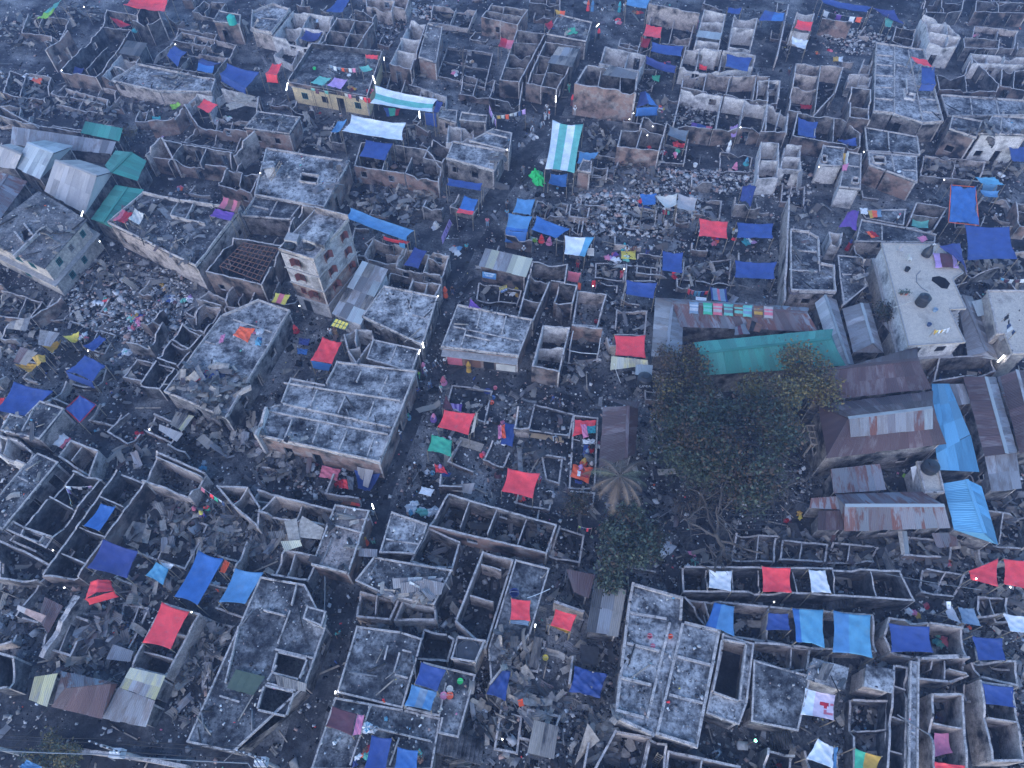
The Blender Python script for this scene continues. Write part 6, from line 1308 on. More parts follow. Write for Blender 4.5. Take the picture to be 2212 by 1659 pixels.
x, y = frame_pts(60000); z, cl = surf_np(x, y); den, hh = heap_at(x, y); ad = alley_d(x, y)
base = np.where(z > .5, np.clip(cl-.9, 0, 3)*.5, np.where(z > .03, np.clip(cl, 0, 3)*.28, np.clip(fbm(x, y, .2, 31)-.42, 0, 1)*1.1)); d = np.maximum(den, base)
d[(ad < 1.8) & (z < .05)] *= .05; d *= (cl > 0); d[np.min([np.hypot(x-(a.x+(b.x-a.x)*i/8), y-(a.y+(b.y-a.y)*i/8)) for a, b in zip(ST, ST[1:]) for i in range(9)], 0) < 3] *= .1
# points are even over the picture: thin them by the ground each stands for
k = rs_.rand(len(x)) < np.clip(d*.30, 0, 1); x, y, z, hh = x[k], y[k], z[k], hh[k]; n = len(x)
L = np.clip(rs_.lognormal(-.12, .48, n), .35, 2.5); Wd = np.minimum(L*rs_.uniform(.3, .62, n), rs_.uniform(.3, .85, n)); inroom = (z > .03) & (z < .5)
V, F, uv = sheet_geo(n, L, Wd); tl = np.where(hh > .15, .38, .13)
V = np.einsum('nij,nkj->nki', rotm(n, tl), V); zo = z+.10+rs_.rand(n)*np.maximum(hh, np.where(inroom, .35, .12)); low = V[:, :, 2].min(1); zo = np.maximum(zo, z-low*.55+.02)
V = V+np.stack([x, y, zo], 1)[:, None, :]
TM = [M['tinburnt'], M['tindark'], M['d_mid'], M['tin'], M['d_tan'], M['d_dark'], M['tinrust']]; mi = rs_.choice(7, n, p=[.24, .24, .09, .14, .13, .13, .03])
vis = L*Wd/np.hypot(np.hypot(x, y), CAM_H-z)**2; order = np.argsort(-vis); big = order[:300]; rest = order[300:]
bulk('burnt_sheets', V[rest].reshape(-1, 3), (F[None]+np.arange(len(rest))[:, None, None]*15).reshape(-1, 4), np.repeat(mi[rest], 8), TM, uv=uv[rest].reshape(-1, 2))
for i in big:
    c = V[i].mean(0); me = bpy.data.meshes.new('roofing_sheet'); me.from_pydata((V[i]-c).tolist(), [], F.tolist()); me.materials.append(TM[mi[i]])
    ul = me.uv_layers.new(name='UVMap'); ul.data.foreach_set('uv', uv[i][F.ravel()].astype(np.float32).ravel())
    o = bpy.data.objects.new('roofing_sheet', me); col.objects.link(o); o.location = c
    k_ = ('brown burnt', 'black charred', 'grey ash coated', 'bare zinc', 'pale tan', 'dark soot stained', 'rust streaked')[mi[i]]; sz = 'long ' if L[i] > 1.7 else 'short ' if L[i] < 1.3 else ''
    tag(o, f'{sz}{k_} roofing sheet lying bent '+('on a flat roof' if z[i] > 1 else 'inside roofless walls' if z[i] > .04 else 'on open rubble' if hh[i] < .2 else 'in a tangled heap'), 'roofing sheet', f'{sz}{k_} loose roofing sheets')
N_SH = n
# charred timbers
x, y = frame_pts(9000); z, cl = surf_np(x, y); den, hh = heap_at(x, y); ad = alley_d(x, y)
d = np.where(den > 0, .45, .10)*np.clip(cl, 0, 1.5); d[(ad < 1.8) & (z < .05)] *= .1
k = rs_.rand(len(x)) < d; x, y, z, hh = x[k], y[k], z[k], hh[k]; n = len(x); L = rs_.uniform(.8, 2.6, n); S = np.stack([L, rs_.uniform(.06, .14, n), rs_.uniform(.05, .1, n)], 1)
order = np.argsort(-L/np.hypot(np.hypot(x, y), CAM_H-z)); big, rest = order[:120], order[120:]; BM = [M['wood'], M['woodp'], M['d_mid']]
P = np.stack([x, y, z+.1+hh*rs_.rand(n)*.9], 1); boxes('charred_timber', P[rest], S[rest], .12, BM, [.5, .2, .3], .1)
pm = MB(); pm.box((0, 0, 0), (1, 1, 1)); pms = [pm.mesh('timber', m) for m in BM]
for i in big:
    o = bpy.data.objects.new('timber', random.Random(int(i)).choice(pms)); col.objects.link(o); o.location = P[i]; o.scale = S[i]; o.rotation_euler = (0, rs_.normal(0, .12), rs_.uniform(0, 6.3)); k_ = dict(timber_charred='black charred', timber_pale='pale scorched').get(o.data.materials[0].name, 'grey ashen'); tag(o, k_+' timber lying '+('on a flat roof' if z[i] > 1 else 'inside roofless walls' if z[i] > .04 else 'across open debris'), 'timber', k_+' loose timbers')
# ------------------------------------------------------------------ people
def skin(name,J,E,sub=1):
    """J: joint -> (x,y,z,rx,ry); E: bones; one continuous surface"""
    me = bpy.data.meshes.new(name);ks = list(J);me.from_pydata([J[k][:3] for k in ks],[(ks.index(a),ks.index(b)) for a,b in E],[])
    o = bpy.data.objects.new(name,me);col.objects.link(o);md = o.modifiers.new('s','SKIN');md.use_smooth_shade = True
    for i,k in enumerate(ks): me.skin_vertices[0].data[i].radius = (J[k][3],J[k][4])
    me.skin_vertices[0].data[0].use_root = True;s2 = o.modifiers.new('u','SUBSURF');s2.levels = sub
    bpy.context.view_layer.update();r = bpy.data.meshes.new_from_object(o.evaluated_get(bpy.context.evaluated_depsgraph_get()));r.name = name
    bpy.data.objects.remove(o);bpy.data.meshes.remove(me);r.polygons.foreach_set('use_smooth',[True]*len(r.polygons));return r
def pose(legL,legR,armL,armR,hip=.86,lean=0.0,sit=False):
    """feet and hands as offsets; x sideways, y forward"""
    J = {'pel': (0,0,hip,.13,.10),'wst': (0,lean*.35,hip+.16,.115,.085),'chs': (0,lean*.8,hip+.38,.145,.10),'nck': (0,lean,hip+.54,.05,.05),'chn': (0,lean+.015,hip+.60,.055,.06),'hed': (0,lean+.015,hip+.70,.078,.095),'crn': (0,lean,hip+.79,.05,.06),'nos': (0,lean+.105,hip+.685,.018,.02)}
    E = [('pel','wst'),('wst','chs'),('chs','nck'),('nck','chn'),('chn','hed'),('hed','crn'),('hed','nos')]
    for s,sg,lg,ar in (('L',-1,legL,armL),('R',1,legR,armR)):
        (kx,ky,kz),(fx,fy,fz) = lg
        J['hp'+s] = (sg*.09,0,hip-.06,.085,.085);J['kn'+s] = (sg*kx,ky,kz,.06,.06);J['an'+s] = (sg*fx,fy,fz,.04,.04);J['to'+s] = (sg*(fx+.02),fy+.15,max(.03,fz-.05),.035,.025)
        E += [('pel','hp'+s),('hp'+s,'kn'+s),('kn'+s,'an'+s),('an'+s,'to'+s)]
        (ex,ey,ez),(wx,wy,wz) = ar
        J['sh'+s] = (sg*.18,lean*.9,hip+.46,.055,.055);J['el'+s] = (sg*ex,ey+lean*.5,ez,.042,.042);J['wr'+s] = (sg*wx,wy,wz,.03,.03);d = Vector((sg*(wx-ex),wy-ey,wz-ez)).normalized()
        p = Vector((sg*wx,wy,wz))+d*.06;J['pm'+s] = (*p,.036,.022);E += [('chs','sh'+s),('sh'+s,'el'+s),('el'+s,'wr'+s),('wr'+s,'pm'+s)]
        sd = d.cross(Vector((0,1,0) if abs(d.y) < .8 else (0,0,1))).normalized()
        for i,(o,l) in enumerate(((-.03,.075),(-.01,.09),(.01,.085),(.03,.065),(.045,.02))):
            q = p+sd*o+d*l*.55;q2 = p+sd*o*1.15+d*l+Vector((0,.02,0));J[f'f{i}{s}'] = (*q,.010,.010);J[f'g{i}{s}'] = (*q2,.008,.008);E += [('pm'+s,f'f{i}{s}'),(f'f{i}{s}',f'g{i}{s}')]
    return J,E
def grow(J,ks,d): return {k: (*J[k][:3],J[k][3]+d,J[k][4]+d) for k in ks}
PROTO = {}
def proto(kind,J,E,robe=False):
    parts = {'body': skin('body',J,E)}
    K = ['pel','wst','chs','shL','elL','shR','elR'];SE = [('pel','wst'),('wst','chs'),('chs','shL'),('shL','elL'),('chs','shR'),('shR','elR')]
    if robe: K += ['wrL','wrR'];SE += [('elL','wrL'),('elR','wrR')]
    parts['shirt'] = skin('shirt',grow(J,K,.022),SE)
    h = J['hed']
    if robe and kind != 'sitrobe':
        mb = MB();z0 = .04;hp = J['pel'][2];mb.lathe((0,0,0),[(.30,z0),(.27,.3),(.22,hp*.75),(.19,hp),(.17,hp+.15)],14);parts['skirt'] = mb.mesh('skirt',C('white'))
    elif kind == 'sitrobe':
        mb = MB();mb.lathe((0,.15,0),[(.42,.01),(.40,.12),(.30,.3),(.18,.42),(.02,.45)],14);parts['skirt'] = mb.mesh('skirt',C('white'))
    else:
        parts['trousers'] = skin('trousers',grow(J,['pel','hpL','knL','anL','hpR','knR','anR'],.02),[('pel','hpL'),('hpL','knL'),('knL','anL'),('pel','hpR'),('hpR','knR'),('knR','anR')])
    mb = MB()
    if robe: mb.lathe((0,h[1]-.03,h[2]),[(.22,-.28),(.17,-.14),(.125,-.02),(.13,.06),(.09,.13),(.01,.155)],12);parts['headscarf'] = mb.mesh('headscarf',C('white'))
    else: mb.lathe((0,h[1]-.02,h[2]),[(.098,-.03),(.108,.02),(.10,.07),(.06,.115),(.005,.13)],12);parts['hair'] = mb.mesh('hair',C('hair'))
    for m in parts.values():
        if not m.materials: m.materials.append(C('white'))
        m.polygons.foreach_set('use_smooth',[True]*len(m.polygons))
    PROTO[kind] = parts
st = ((.10,.01,.46),(.10,0,.06));hang = ((.23,-.02,1.06),(.24,.05,.82))
proto('stand',*pose(st,st,hang,hang));proto('robe',*pose(st,st,((.2,.05,1.08),(.12,.22,1.05)),((.2,.05,1.08),(.12,.24,1.0))),robe=True)
proto('walk',*pose(((.10,.18,.47),(.10,.24,.07)),((.10,.02,.44),(.10,-.28,.10)),((.23,-.16,1.08),(.22,-.12,.84)),((.23,.12,1.08),(.21,.26,.92)),.84,.05))
proto('bend',*pose(st,st,((.2,.42,.92),(.15,.5,.66)),((.2,.42,.92),(.15,.52,.64)),.84,.38))
sq = ((.16,.34,.42),(.14,.14,.06));proto('sit',*pose(sq,sq,((.25,.2,.52),(.15,.38,.44)),((.25,.2,.52),(.15,.38,.44)),.24,.12))
proto('sitrobe',*pose(sq,sq,((.22,.2,.55),(.12,.36,.48)),((.22,.2,.55),(.12,.36,.48)),.24,.1),robe=True)
def person(tile,at,kind,rot,top,low,hair,label,group='people in the burnt settlement'):
    q = px(tile,at)[0];p = W(q,0);z = 0
    for _ in range(4): z = surf_at(p.x,p.y);p = W(q,z)
    T = thing('person',(p.x,p.y,z),label,'person',group);T.rotation_euler = (0,0,math.radians(rot))
    cm = {'body': 'skin','shirt': top,'trousers': low,'skirt': low,'hair': hair or 'hair','headscarf': hair or top}
    for k,me in PROTO[kind].items():
        o = bpy.data.objects.new(k,me);col.objects.link(o);o.parent = T;o.material_slots[0].link = 'OBJECT';o.material_slots[0].material = C(cm[k])
g_ = person
g_('11','1640,905','robe',200,'orange','orange','orange','woman all in bright orange walking in the alley');g_('11','1702,885','stand',160,'black','denim',None,'man in black standing beside the woman in orange')
g_('11','1825,520','walk',20,'teal','black',None,'person in a green top walking up the alley');g_('11','2000,298','stand',180,'rose','steel',None,'person in a pink shirt and grey blue lungi by the blue stall')
g_('11','2172,145','walk',190,'grey','black',None,'person in dark clothes at the top of the alley bend');g_('11','2168,225','stand',0,'cyan','denim',None,'person in a turquoise shirt facing the light blue tarps')
g_('11','655,1245','stand',170,'white','steel',None,'man in a white shirt at the foot of the tower');g_('11','697,1245','robe',190,'tan','tan','brown','person in a tan robe at the foot of the tower')
g_('11','345,1198','sitrobe',210,'red','crimson','red','woman in a red shawl sitting near the clothes covered roof');g_('11','1640,1498','walk',200,'white','black',None,'man in a white shirt striding before the red shutters')
g_('11','1840,1548','robe',185,'mustard','mustard','mustard','woman in a tan yellow robe before the roller shutters');g_('11','1470,1592','stand',150,'white','steel','white','man in a white cap at the alley crossing')
g_('11','1455,1555','robe',140,'pink','purple','pink','woman in a magenta scarf at the alley crossing');g_('11','1415,1612','stand',100,'lime','green',None,'child in lime green at the alley crossing')
g_('11','1540,1515','bend',230,'grey','denim','white','man in a white cap bending at the alley crossing');g_('11','1622,1640','sitrobe',180,'rose','pink','rose','person wrapped in a rose blanket below the crossing')
g_('12','1250,468','walk',180,'white','denim','white','man in white beside the largest flat roof');g_('12','1312,295','bend',160,'grey','green',None,'person bending in the alley beside a blue bag')
g_('12','1602,68','stand',120,'mint','white',None,'man in pale green entering the crossing yard');g_('12','1510,40','walk',60,'steel','denim',None,'person in grey blue above the crossing yard')
g_('12','1405,98','walk',170,'blue','black',None,'person in a blue shirt in the shaded alley');g_('12','1385,748','walk',20,'black','black','white','person in black carrying a white bag on the alley')
g_('12','1337,858','walk',190,'black','black',None,'person all in black lower on the alley');g_('12','952,1378','robe',10,'mustard','orange','mustard','woman in amber robes in the narrow part of the alley')
g_('12','1022,1382','stand',10,'steel','mint',None,'person in pale blue beside the woman in amber');g_('12','1595,735','sitrobe',200,'maroon','maroon','lilac','person in plum sitting on scarlet sheets')
g_('12','1545,300','sitrobe',150,'lilac','purple','pink','person in lilac sitting left of the scarlet tarp with ties');g_('12','2105,790','sitrobe',90,'black','maroon','black','person in black sitting left of the lower scarlet tarp')
g_('21','100,548','stand',180,'white','black','white','man in a white shirt below the deeper blue tarp');g_('21','1160,558','robe',190,'navy','navy','black','woman in a dark navy robe by the yellow mat')
g_('21','1040,522','bend',200,'brown','maroon',None,'person in brown bending over the yellow mat');g_('21','990,512','sit',170,'white','white',None,'child in white beside the yellow mat')
g_('21','968,492','sitrobe',150,'teal','teal','teal','person in green at the corner of the yellow mat');g_('21','740,832','stand',180,'black','black',None,'dark figure beside the glowing red stand')
g_('21','565,655','stand',160,'maroon','crimson',None,'person in maroon behind the coral curtain');g_('21','612,640','robe',200,'black','black','black','woman in black right of the person in maroon')
g_('21','942,745','stand',200,'crimson','rose',None,'girl in crimson left of the blue tarp with red underside');g_('21','250,420','sitrobe',200,'red','red','red','person in red sitting under the blue wedge tarp')
g_('21','325,440','sitrobe',150,'pink','pink','pink','person in pink sitting under the blue wedge tarp');g_('22','352,158','walk',90,'blue','denim',None,'person in blue on the path below the white rooms')
g_('22','412,192','stand',90,'black','denim',None,'person in dark blue behind the one in blue');g_('22','365,495','bend',200,'black','white','grey','grey haired person in black over the pale planks')
g_('22','690,575','sitrobe',60,'black','crimson','black','woman in black and red sitting in the crowded plot');g_('22','655,610','sitrobe',80,'navy','denim','steel','person in slate blue sitting in the crowded plot')
g_('22','630,685','sitrobe',120,'mustard','orange','mustard','woman in amber sitting in the crowded plot');g_('22','690,720','sitrobe',60,'brown','black','beige','person with a beige scarf above the lower bedding')
g_('22','600,745','sitrobe',90,'lilac','lilac','lilac','person in lilac lying low on the lower bedding');g_('22','232,860','stand',200,'lilac','crimson',None,'person in pale lilac right of the lower scarlet tarp')
g_('20','520,910','robe',180,'red','maroon','red','woman in a red scarf at the corner of the brick front');g_('20','490,795','walk',170,'mint','green',None,'person in green halfway along the slot alley')
g_('20','540,1000','stand',190,'white','beige','white','man in white beside the brick front gateway');g_('20','300,975','walk',160,'white','grey',None,'man in white above the striped alley canopy')
g_('20','285,1040','stand',200,'silver','white',None,'man in pale grey above the striped alley canopy');g_('20','318,1030','stand',100,'orange','white','white','person in orange beside the man in pale grey')
g_('20','250,1110','bend',210,'silver','steel',None,'porter bending left of the striped alley canopy');g_('20','200,1080','bend',120,'grey','grey',None,'man in grey stooping over sacks in the alley')
g_('20','182,1160','bend',160,'silver','grey','white','pale dressed man picking through sacks in the alley');g_('20','95,1505','walk',180,'grey','grey',None,'man in grey left of the vivid green heap')
g_('20','745,335','robe',180,'red','black','red','woman in red by the white table in the upper alley');g_('20','775,140','stand',200,'white','grey',None,'man in white in the upper alley')
g_('20','655,92','robe',190,'orange','red','orange','woman in orange red at the top of the alley');g_('20','692,95','robe',170,'sky','sky','sky','woman in pale blue at the top of the alley')
g_('20','925,102','robe',160,'teal','teal','teal','woman in teal under the pale blue top tarp');g_('20','965,100','stand',200,'white','steel',None,'man in white under the pale blue top tarp')
g_('20','1550,1195','stand',190,'red','maroon',None,'person in red below the lower rows');g_('20','1577,1228','robe',200,'silver','grey','silver','person in a grey shawl beside the one in red')
g_('20','1770,1205','stand',170,'crimson','red',None,'child in red under the brick wall');g_('20','1865,1305','robe',180,'white','white','white','person all in white on the open ground')
g_('20','2015,1415','sitrobe',200,'cyan','teal','cyan','person in turquoise sitting by the yellow mat plot');g_('20','1925,1455','sitrobe',160,'pink','pink','pink','person in pink sitting at the yellow mat plot')
g_('20','1588,245','robe',180,'pink','pink','pink','woman in magenta in the gap beside the white row');g_('20','2120,740','stand',180,'black','black',None,'dark figure in the right room of the four')
g_('10','1228,275','stand',190,'black','black',None,'person in black beside the narrow shell, left of two');g_('10','1265,255','robe',170,'black','black','black','person in black beside the narrow shell, right of two')
g_('31','1095,275','walk',30,'white','black','rose','man in white with a red cap walking on the terrace');g_('31','680,500','robe',190,'crimson','crimson','navy','woman in a red flowered robe by the tiny white cell')
g_('33','690,1440','sit',200,'black','denim',None,'man crouching on the alley floor at the lower right');g_('02','1780,1165','robe',200,'purple','blue','yellow','woman in purple with a yellow scarf by hanging clothes')
g_('02','1720,1130','robe',180,'black','black','rose','woman in black with a red scarf by hanging clothes');g_('02','1820,1110','stand',200,'red','green',None,'child in red by hanging clothes')
g_('30','170,650','walk',180,'steel','maroon',None,'person in grey in the narrow lane by the cream walled house');g_('03','1105,440','sit',120,'black','denim',None,'man in black sitting near the large square red tarp')
g_('23','1770,1530','bend',120,'silver','grey',None,'man in grey stooping in the dark yard at the bottom');g_('13','730,520','walk',200,'teal','black',None,'dim figure in teal walking the lower alley')
# ------------------------------------------------------------------ lamps that are lit
def tube_lamp(tile,a,b,za,zb,label,r=.045):
    p,q = W(px(tile,a)[0],za),W(px(tile,b)[0],zb);T = thing('tube_lamp',(p.x,p.y,0),label,'lamp','lit tube lamps')
    mb = MB();mb.tube([p,q],r,8);mb.obj('tube',M['lamp'],T);d = (q-p).normalized()*.06
    mb = MB();mb.bar(p-d*1.5,p,.1);mb.bar(q,q+d*1.5,.1);mb.obj('end_cap',M['steel'],T)
    lo = p if p.z < q.z else q;b_ = surf_at(lo.x,lo.y);mb = MB();mb.bar((lo.x,lo.y,b_),lo-Vector((0,0,.05)),.05);mb.obj('pole',M['bamboo'],T)
def bulb(tile,a,z,label,m='lamp',r=.06):
    p = W(px(tile,a)[0],z);T = thing('light_bulb',tuple(p),label,'lamp','lit bulbs')
    mb = MB();mb.lathe(p,[(.01,-r),(r*.7,-r*.75),(r,0),(r*.75,r*.7),(r*.35,r*1.2)],10);mb.obj('bulb',M[m],T,True)
    mb = MB();mb.lathe(p+Vector((0,0,r*1.1)),[(r*.4,0),(r*.4,.12),(.005,.13)],8);mb.obj('socket',M['steel'],T)
    b_ = surf_at(p.x,p.y)
    mb = MB();mb.bar((p.x+.05,p.y+.05,b_),(p.x+.05,p.y+.05,p.z+.3),.03);mb.bar((p.x+.05,p.y+.05,p.z+.28),(p.x,p.y,p.z+.24),.02);mb.obj('pole',M['bamboo'],T)
tl = tube_lamp
tl('10','262,780','274,712',2.4,3.6,'lit white tube lamp at the left corner of the yellow house');tl('10','1032,722','1008,655',3.6,4.8,'lit white tube lamp at the right corner of the washing roof')
tl('10','1414,1022','1411,958',2.6,3.8,'lit white tube lamp below the one striped canopy');tl('10','1108,520','1106,492',3.6,4.2,'short lit tube lamp by the upright brick panel')
tl('20','378,882','378,826',2.2,3.3,'lit white tube lamp in the slot alley');tl('20','728,232','752,204',2.6,3,'slanting lit tube lamp above the table in the upper alley')
tl('11','1448,1345','1440,1295',2.6,3.6,'upright lit tube lamp on the corner by the crossing');tl('11','1405,1400','1418,1362',3.4,3.8,'short bright lamp on the edge of the small two bay roof')
tl('12','1016,1078','1000,1032',2.4,3.2,'lit tube lamp at the mouth of the lower alley');tl('01','703,208','718,162',4.4,5.2,'lit tube lamp at the corner of the white corner house')
tl('31','1985,1468','2042,1412',2.6,3.2,'long bright tube lamp in the brick walled yard',.08);tl('13','684,1012','688,990',3.2,3.6,'tiny lit tube at the corner of the broad dark ash roof')
tl('23','198,438','204,412',2.4,2.8,'tiny lit tube on the alley wall left of the scarlet stall')
for tile,a,z,lb in (('00','725,60',3,'small lit bulb among leaning sheets at the top left'),('00','1515,383',2.4,'small lit bulb over the left dark blue tent'),('00','533,608',3.1,'small lit bulb on the corner of the long pale wall'),('10','2170,1292',3.6,'small lit bulb on the edge of the roof with pale coping'),('10','36,1496',3.8,'small lit bulb beside the white stair cabin'),
  ('20','1050,978',2.4,'small lit bulb below the peaked blue tent'),('20','1216,1093',2.8,'upper lit bulb in the pale three roomed shell'),('20','1170,1168',2.6,'lower lit bulb in the pale three roomed shell'),('20','1975,1100',2.8,'small lit bulb beside the lilac net curtain'),('20','1015,1030',2,'faint lit bulb at the gateway of the brick front'),
  ('30','828,1312',3.4,'small lit bulb at the wide littered roof corner'),('30','440,1442',3,'small lit bulb on the white face beside the stairs'),('30','1523,1552',2.5,'small lit bulb in the dark rubble near the right edge'),
  ('11','375,984',2.6,'small lit bulb at the lower left of the tower'),('11','1573,899',3.3,'small lit bulb at the corner of the mound roof'),('21','2053,53',2.3,'lit bulb under the dark blue hood tarp'),('21','970,663',2,'faint lit bulb in the low dark plots'),('01','861,427',2.6,'lit bulb beside the dark lane of the white corner house'),('01','760,1370',2.2,'lit bulb at the corner of the deep blue tarp'),
  ('02','1290,393',2,'lit bulb above a dark red chair heap'),('02','456,1436',2.4,'lit bulb by the small roof with the dark opening'),('03','555,101',2.4,'lit bulb left of the red ridge tent'),('03','1655,312',3.2,'lit bulb at the corner of the large square red tarp'),('33','52,225',2,'lit bulb under the middle scarlet sheet of the long row'),('33','1800,23',2.8,'lit bulb on the left scarlet awning'),('33','2095,97',2.6,'lit bulb on the right scarlet awning'),('13','2128,1410',2.2,'lit bulb in the kerbed alley plot'),('21','700,812',1.2,'lit lamp on the glowing red stand')):
    bulb(tile,a,z,lb)
bulb('23','2105,1422',2.8,'green lit lamp at the corner of the smooth roof','lampg',.11)
# ------------------------------------------------------------------ water tanks
def tank(tile,a,z,r,h,m,label,tilt=(0,0),txt=None):
    p = W(px(tile,a)[0],z);T = thing('water_tank',tuple(p),label,'water tank');ax = Vector((tilt[0],tilt[1],1)).normalized()
    prof = [(.01,0),(r,.0)]+[(r*(1 if i % 2 else 1.035),h*.08+h*.72*i/8) for i in range(9)]+[(r*.9,h*.86),(r*.45,h*.95),(r*.42,h),(.01,h)]
    mb = MB();mb.lathe(p,prof,20,0,ax);mb.obj('tank_body',m,T,True);mb = MB();mb.lathe(p+ax*h,[(r*.46,-.02),(r*.46,.06),(.01,.09)],14,0,ax);mb.obj('lid',m,T)
    if txt:
        cu = bpy.data.curves.new('lettering','FONT');cu.body = txt;cu.size = r*.8;cu.align_x = 'CENTER';cu.extrude = .01;o = bpy.data.objects.new('t',cu);col.objects.link(o);bpy.context.view_layer.update()
        me = bpy.data.meshes.new_from_object(o.evaluated_get(bpy.context.evaluated_depsgraph_get()));bpy.data.objects.remove(o);me.materials.append(C('silver'));o = bpy.data.objects.new('lettering',me);col.objects.link(o);o.parent = T;o.location = (0,-r*1.05,h*.35);o.rotation_euler = (PI/2,0,0)
M['tank_teal'] = plain('tank_teal',(.02,.36,.27),.5,.1,.5)
tank('00','2012,205',3.4,.62,1.35,M['tank_teal'],'teal plastic water tank on the small square hut');tank('21','1135,1660',2.5,.72,1.5,M['plastic'],'black water tank beside a grey sheet at the tree edge',(0,0),'UMA')
tank('31','1318,965',4.9,.62,1.35,M['plastic'],'black water tank in the middle of the beige rooftop',(.05,.0));tank('32','1385,735',3.0,.72,.95,M['plastic'],'black water tank on the small white terrace')
p = W(px('31','1360,548')[0],4.9);T = thing('water_tank',tuple(p),'black jar shaped tank with a bent neck at the rear of the beige rooftop','water tank');mb = MB();mb.lathe(p,[(.01,0),(.5,.02),(.52,.5),(.4,.85),(.2,1.2),(.16,1.5),(.01,1.52)],16,0,Vector((.12,.1,1)));mb.obj('tank_body',M['plastic'],T,True);mb = MB();mb.tube([p+Vector((.15,.1,1.4)),p+Vector((.3,.2,1.7)),p+Vector((.5,.2,1.5))],.07,8);mb.obj('pipe',C('silver'),T)
# tank ring
p = W(px('13','1830,655')[0],3.95);T = thing('burnt_tank',tuple(p),'flattened ring of a burnt round tank on the square stand','burnt tank');mb = MB();mb.lathe(p,[(.92,0),(.98,.16),(.9,.2),(.84,.06),(.3,.05),(.01,.1)],24);mb.obj('ring',M['steel'],T)
# ------------------------------------------------------------------ small things on the beige rooftop
def at(tile,a,z): return W(px(tile,a)[0],z)
pts = [at('31',s,4.96) for s in ('1320,680','1282,720','1285,780','1330,830','1385,862')];mb = MB();mb.tube(pts,.035,5);tag(mb.obj('hose',C('grey')),'grey hose curving across the beige rooftop','hose')
pts = [at('31',s,4.98) for s in ('1085,998','1150,978','1240,945')];mb = MB();mb.tube(pts,.025,5);tag(mb.obj('bamboo_stick',C('cream')),'pale stick lying at the left edge of the beige rooftop','stick')
q = [at('31',s,4.93).xy for s in ('1420,735','1480,725','1535,745','1575,790','1550,835','1500,830','1450,790','1415,765')];o = add_mesh('ash_patch',slab_mesh(q,4.9,4.915),M['d_char'],None);tag(o,'black patch of spilt ash on the beige rooftop','ash patch')
def pot(tile,a,z,m,label,plant=True,r=.16):
    p = at(tile,a,z);T = thing('flower_pot',tuple(p),label,'pot');mb = MB();mb.lathe(p,[(.01,0),(r*.75,0),(r,r*1.6),(r*.85,r*1.6),(r*.8,r*1.3),(.01,r*1.3)],12);mb.obj('pot',C(m),T)
    if plant:
        rg = R(label);mb = MB()
        for i in range(40):
            o = p+Vector((rg.gauss(0,.16),rg.gauss(0,.16),r*1.6+abs(rg.gauss(0,.2))));d = Vector((rg.gauss(0,1),rg.gauss(0,1),.4)).normalized()*.12;n = d.cross(Vector((0,0,1)))*.5;mb.quad(o-d,o+n,o+d,o-n)
        mb.obj('leaves',M['leafl'],T)
pot('31','1150,885',4.9,'brown','potted plant at the left of the beige rooftop, darker of two');pot('31','1190,885',4.9,'orange','potted plant in an orange pot on the beige rooftop');pot('31','1195,680',4.9,'black','round black pot in the middle of the beige rooftop',False,.28)
pot('31','1437,1030',4.9,'steel','round blue grey basin on the beige rooftop',False,.24);pot('31','1385,1155',4.9,'denim','dark blue basin on the lower beige rooftop',False,.22);pot('32','1400,770',3.0,'brown','potted plant beside the terrace tank')
def chair(tile,a,z,m,label,rz=0):
    p = at(tile,a,z);T = thing('chair',tuple(p),label,'chair');cs,sn = math.cos(rz),math.sin(rz);Q = lambda x,y,z: p+Vector((x*cs-y*sn,x*sn+y*cs,z))
    mb = MB();mb.box(Q(0,0,.42),(.44,.44,.04),0,rz);mb.obj('seat',C(m),T);mb = MB();mb.box(Q(0,.21,.7),(.44,.03,.5),0,rz);mb.obj('backrest',C(m),T)
    for x in (-.19,.19):
        for y in (-.19,.19): mb = MB();mb.bar(Q(x,y,0),Q(x,y,.41),.035);mb.obj('leg',C(m),T)
chair('31','1135,520',4.9,'beige','pale chair at the rear left of the beige rooftop',.4);chair('31','1212,595',4.9,'cream','tipped pale chair frame on the beige rooftop',1.4)
chair('23','78,1110',.15,'orange','orange chair in the kerbed alley plot',.3);chair('21','702,825',.1,'red','small red stand glowing under a lamp',0)
# ------------------------------------------------------------------ washing lines
def washing(tile,a,b,z,cols,label,drop=.6,sag=.25):
    p,q = at(tile,a,z),at(tile,b,z);T = thing('washing_line',(p.x,p.y,0),label,'washing line');n = len(cols);L = q-p
    f = lambda u: p+L*u-Vector((0,0,sag*4*u*(1-u)))
    mb = MB();mb.tube([f(i/8) for i in range(9)],.015,4);mb.obj('line',C('white'),T)
    for e in (p,q):
        b_ = surf_at(e.x,e.y)
        if e.z-b_ > .4: mb = MB();mb.bar((e.x,e.y,b_),e+Vector((0,0,.1)),.05);mb.obj('post',M['bamboo'],T)
    rg = R(label)
    for i,c in enumerate(cols):
        if not c: continue
        u0,u1 = (i+.1)/n,(i+.92)/n;d = drop*rg.uniform(.6,1.2);w = Vector((L.y,-L.x,0)).normalized()*rg.uniform(-.1,.25)
        add_mesh('garment',cloth_mesh([f(u0),f(u1),f(u1)-Vector((0,0,d))+w,f(u0)-Vector((0,0,d*rg.uniform(.7,1)))+w],5,0,.06,rg,[]),[C(c)],T)
ws = washing
ws('31','1440,1190','1575,1170',6.0,['mustard','yellow','white','mustard','white','silver'],'line with yellow and white clothes on the beige rooftop',.7);ws('31','2080,1050','2140,1210',5.6,['black','black','denim','white','denim'],'line with dark clothes on the beige terrace',.8)
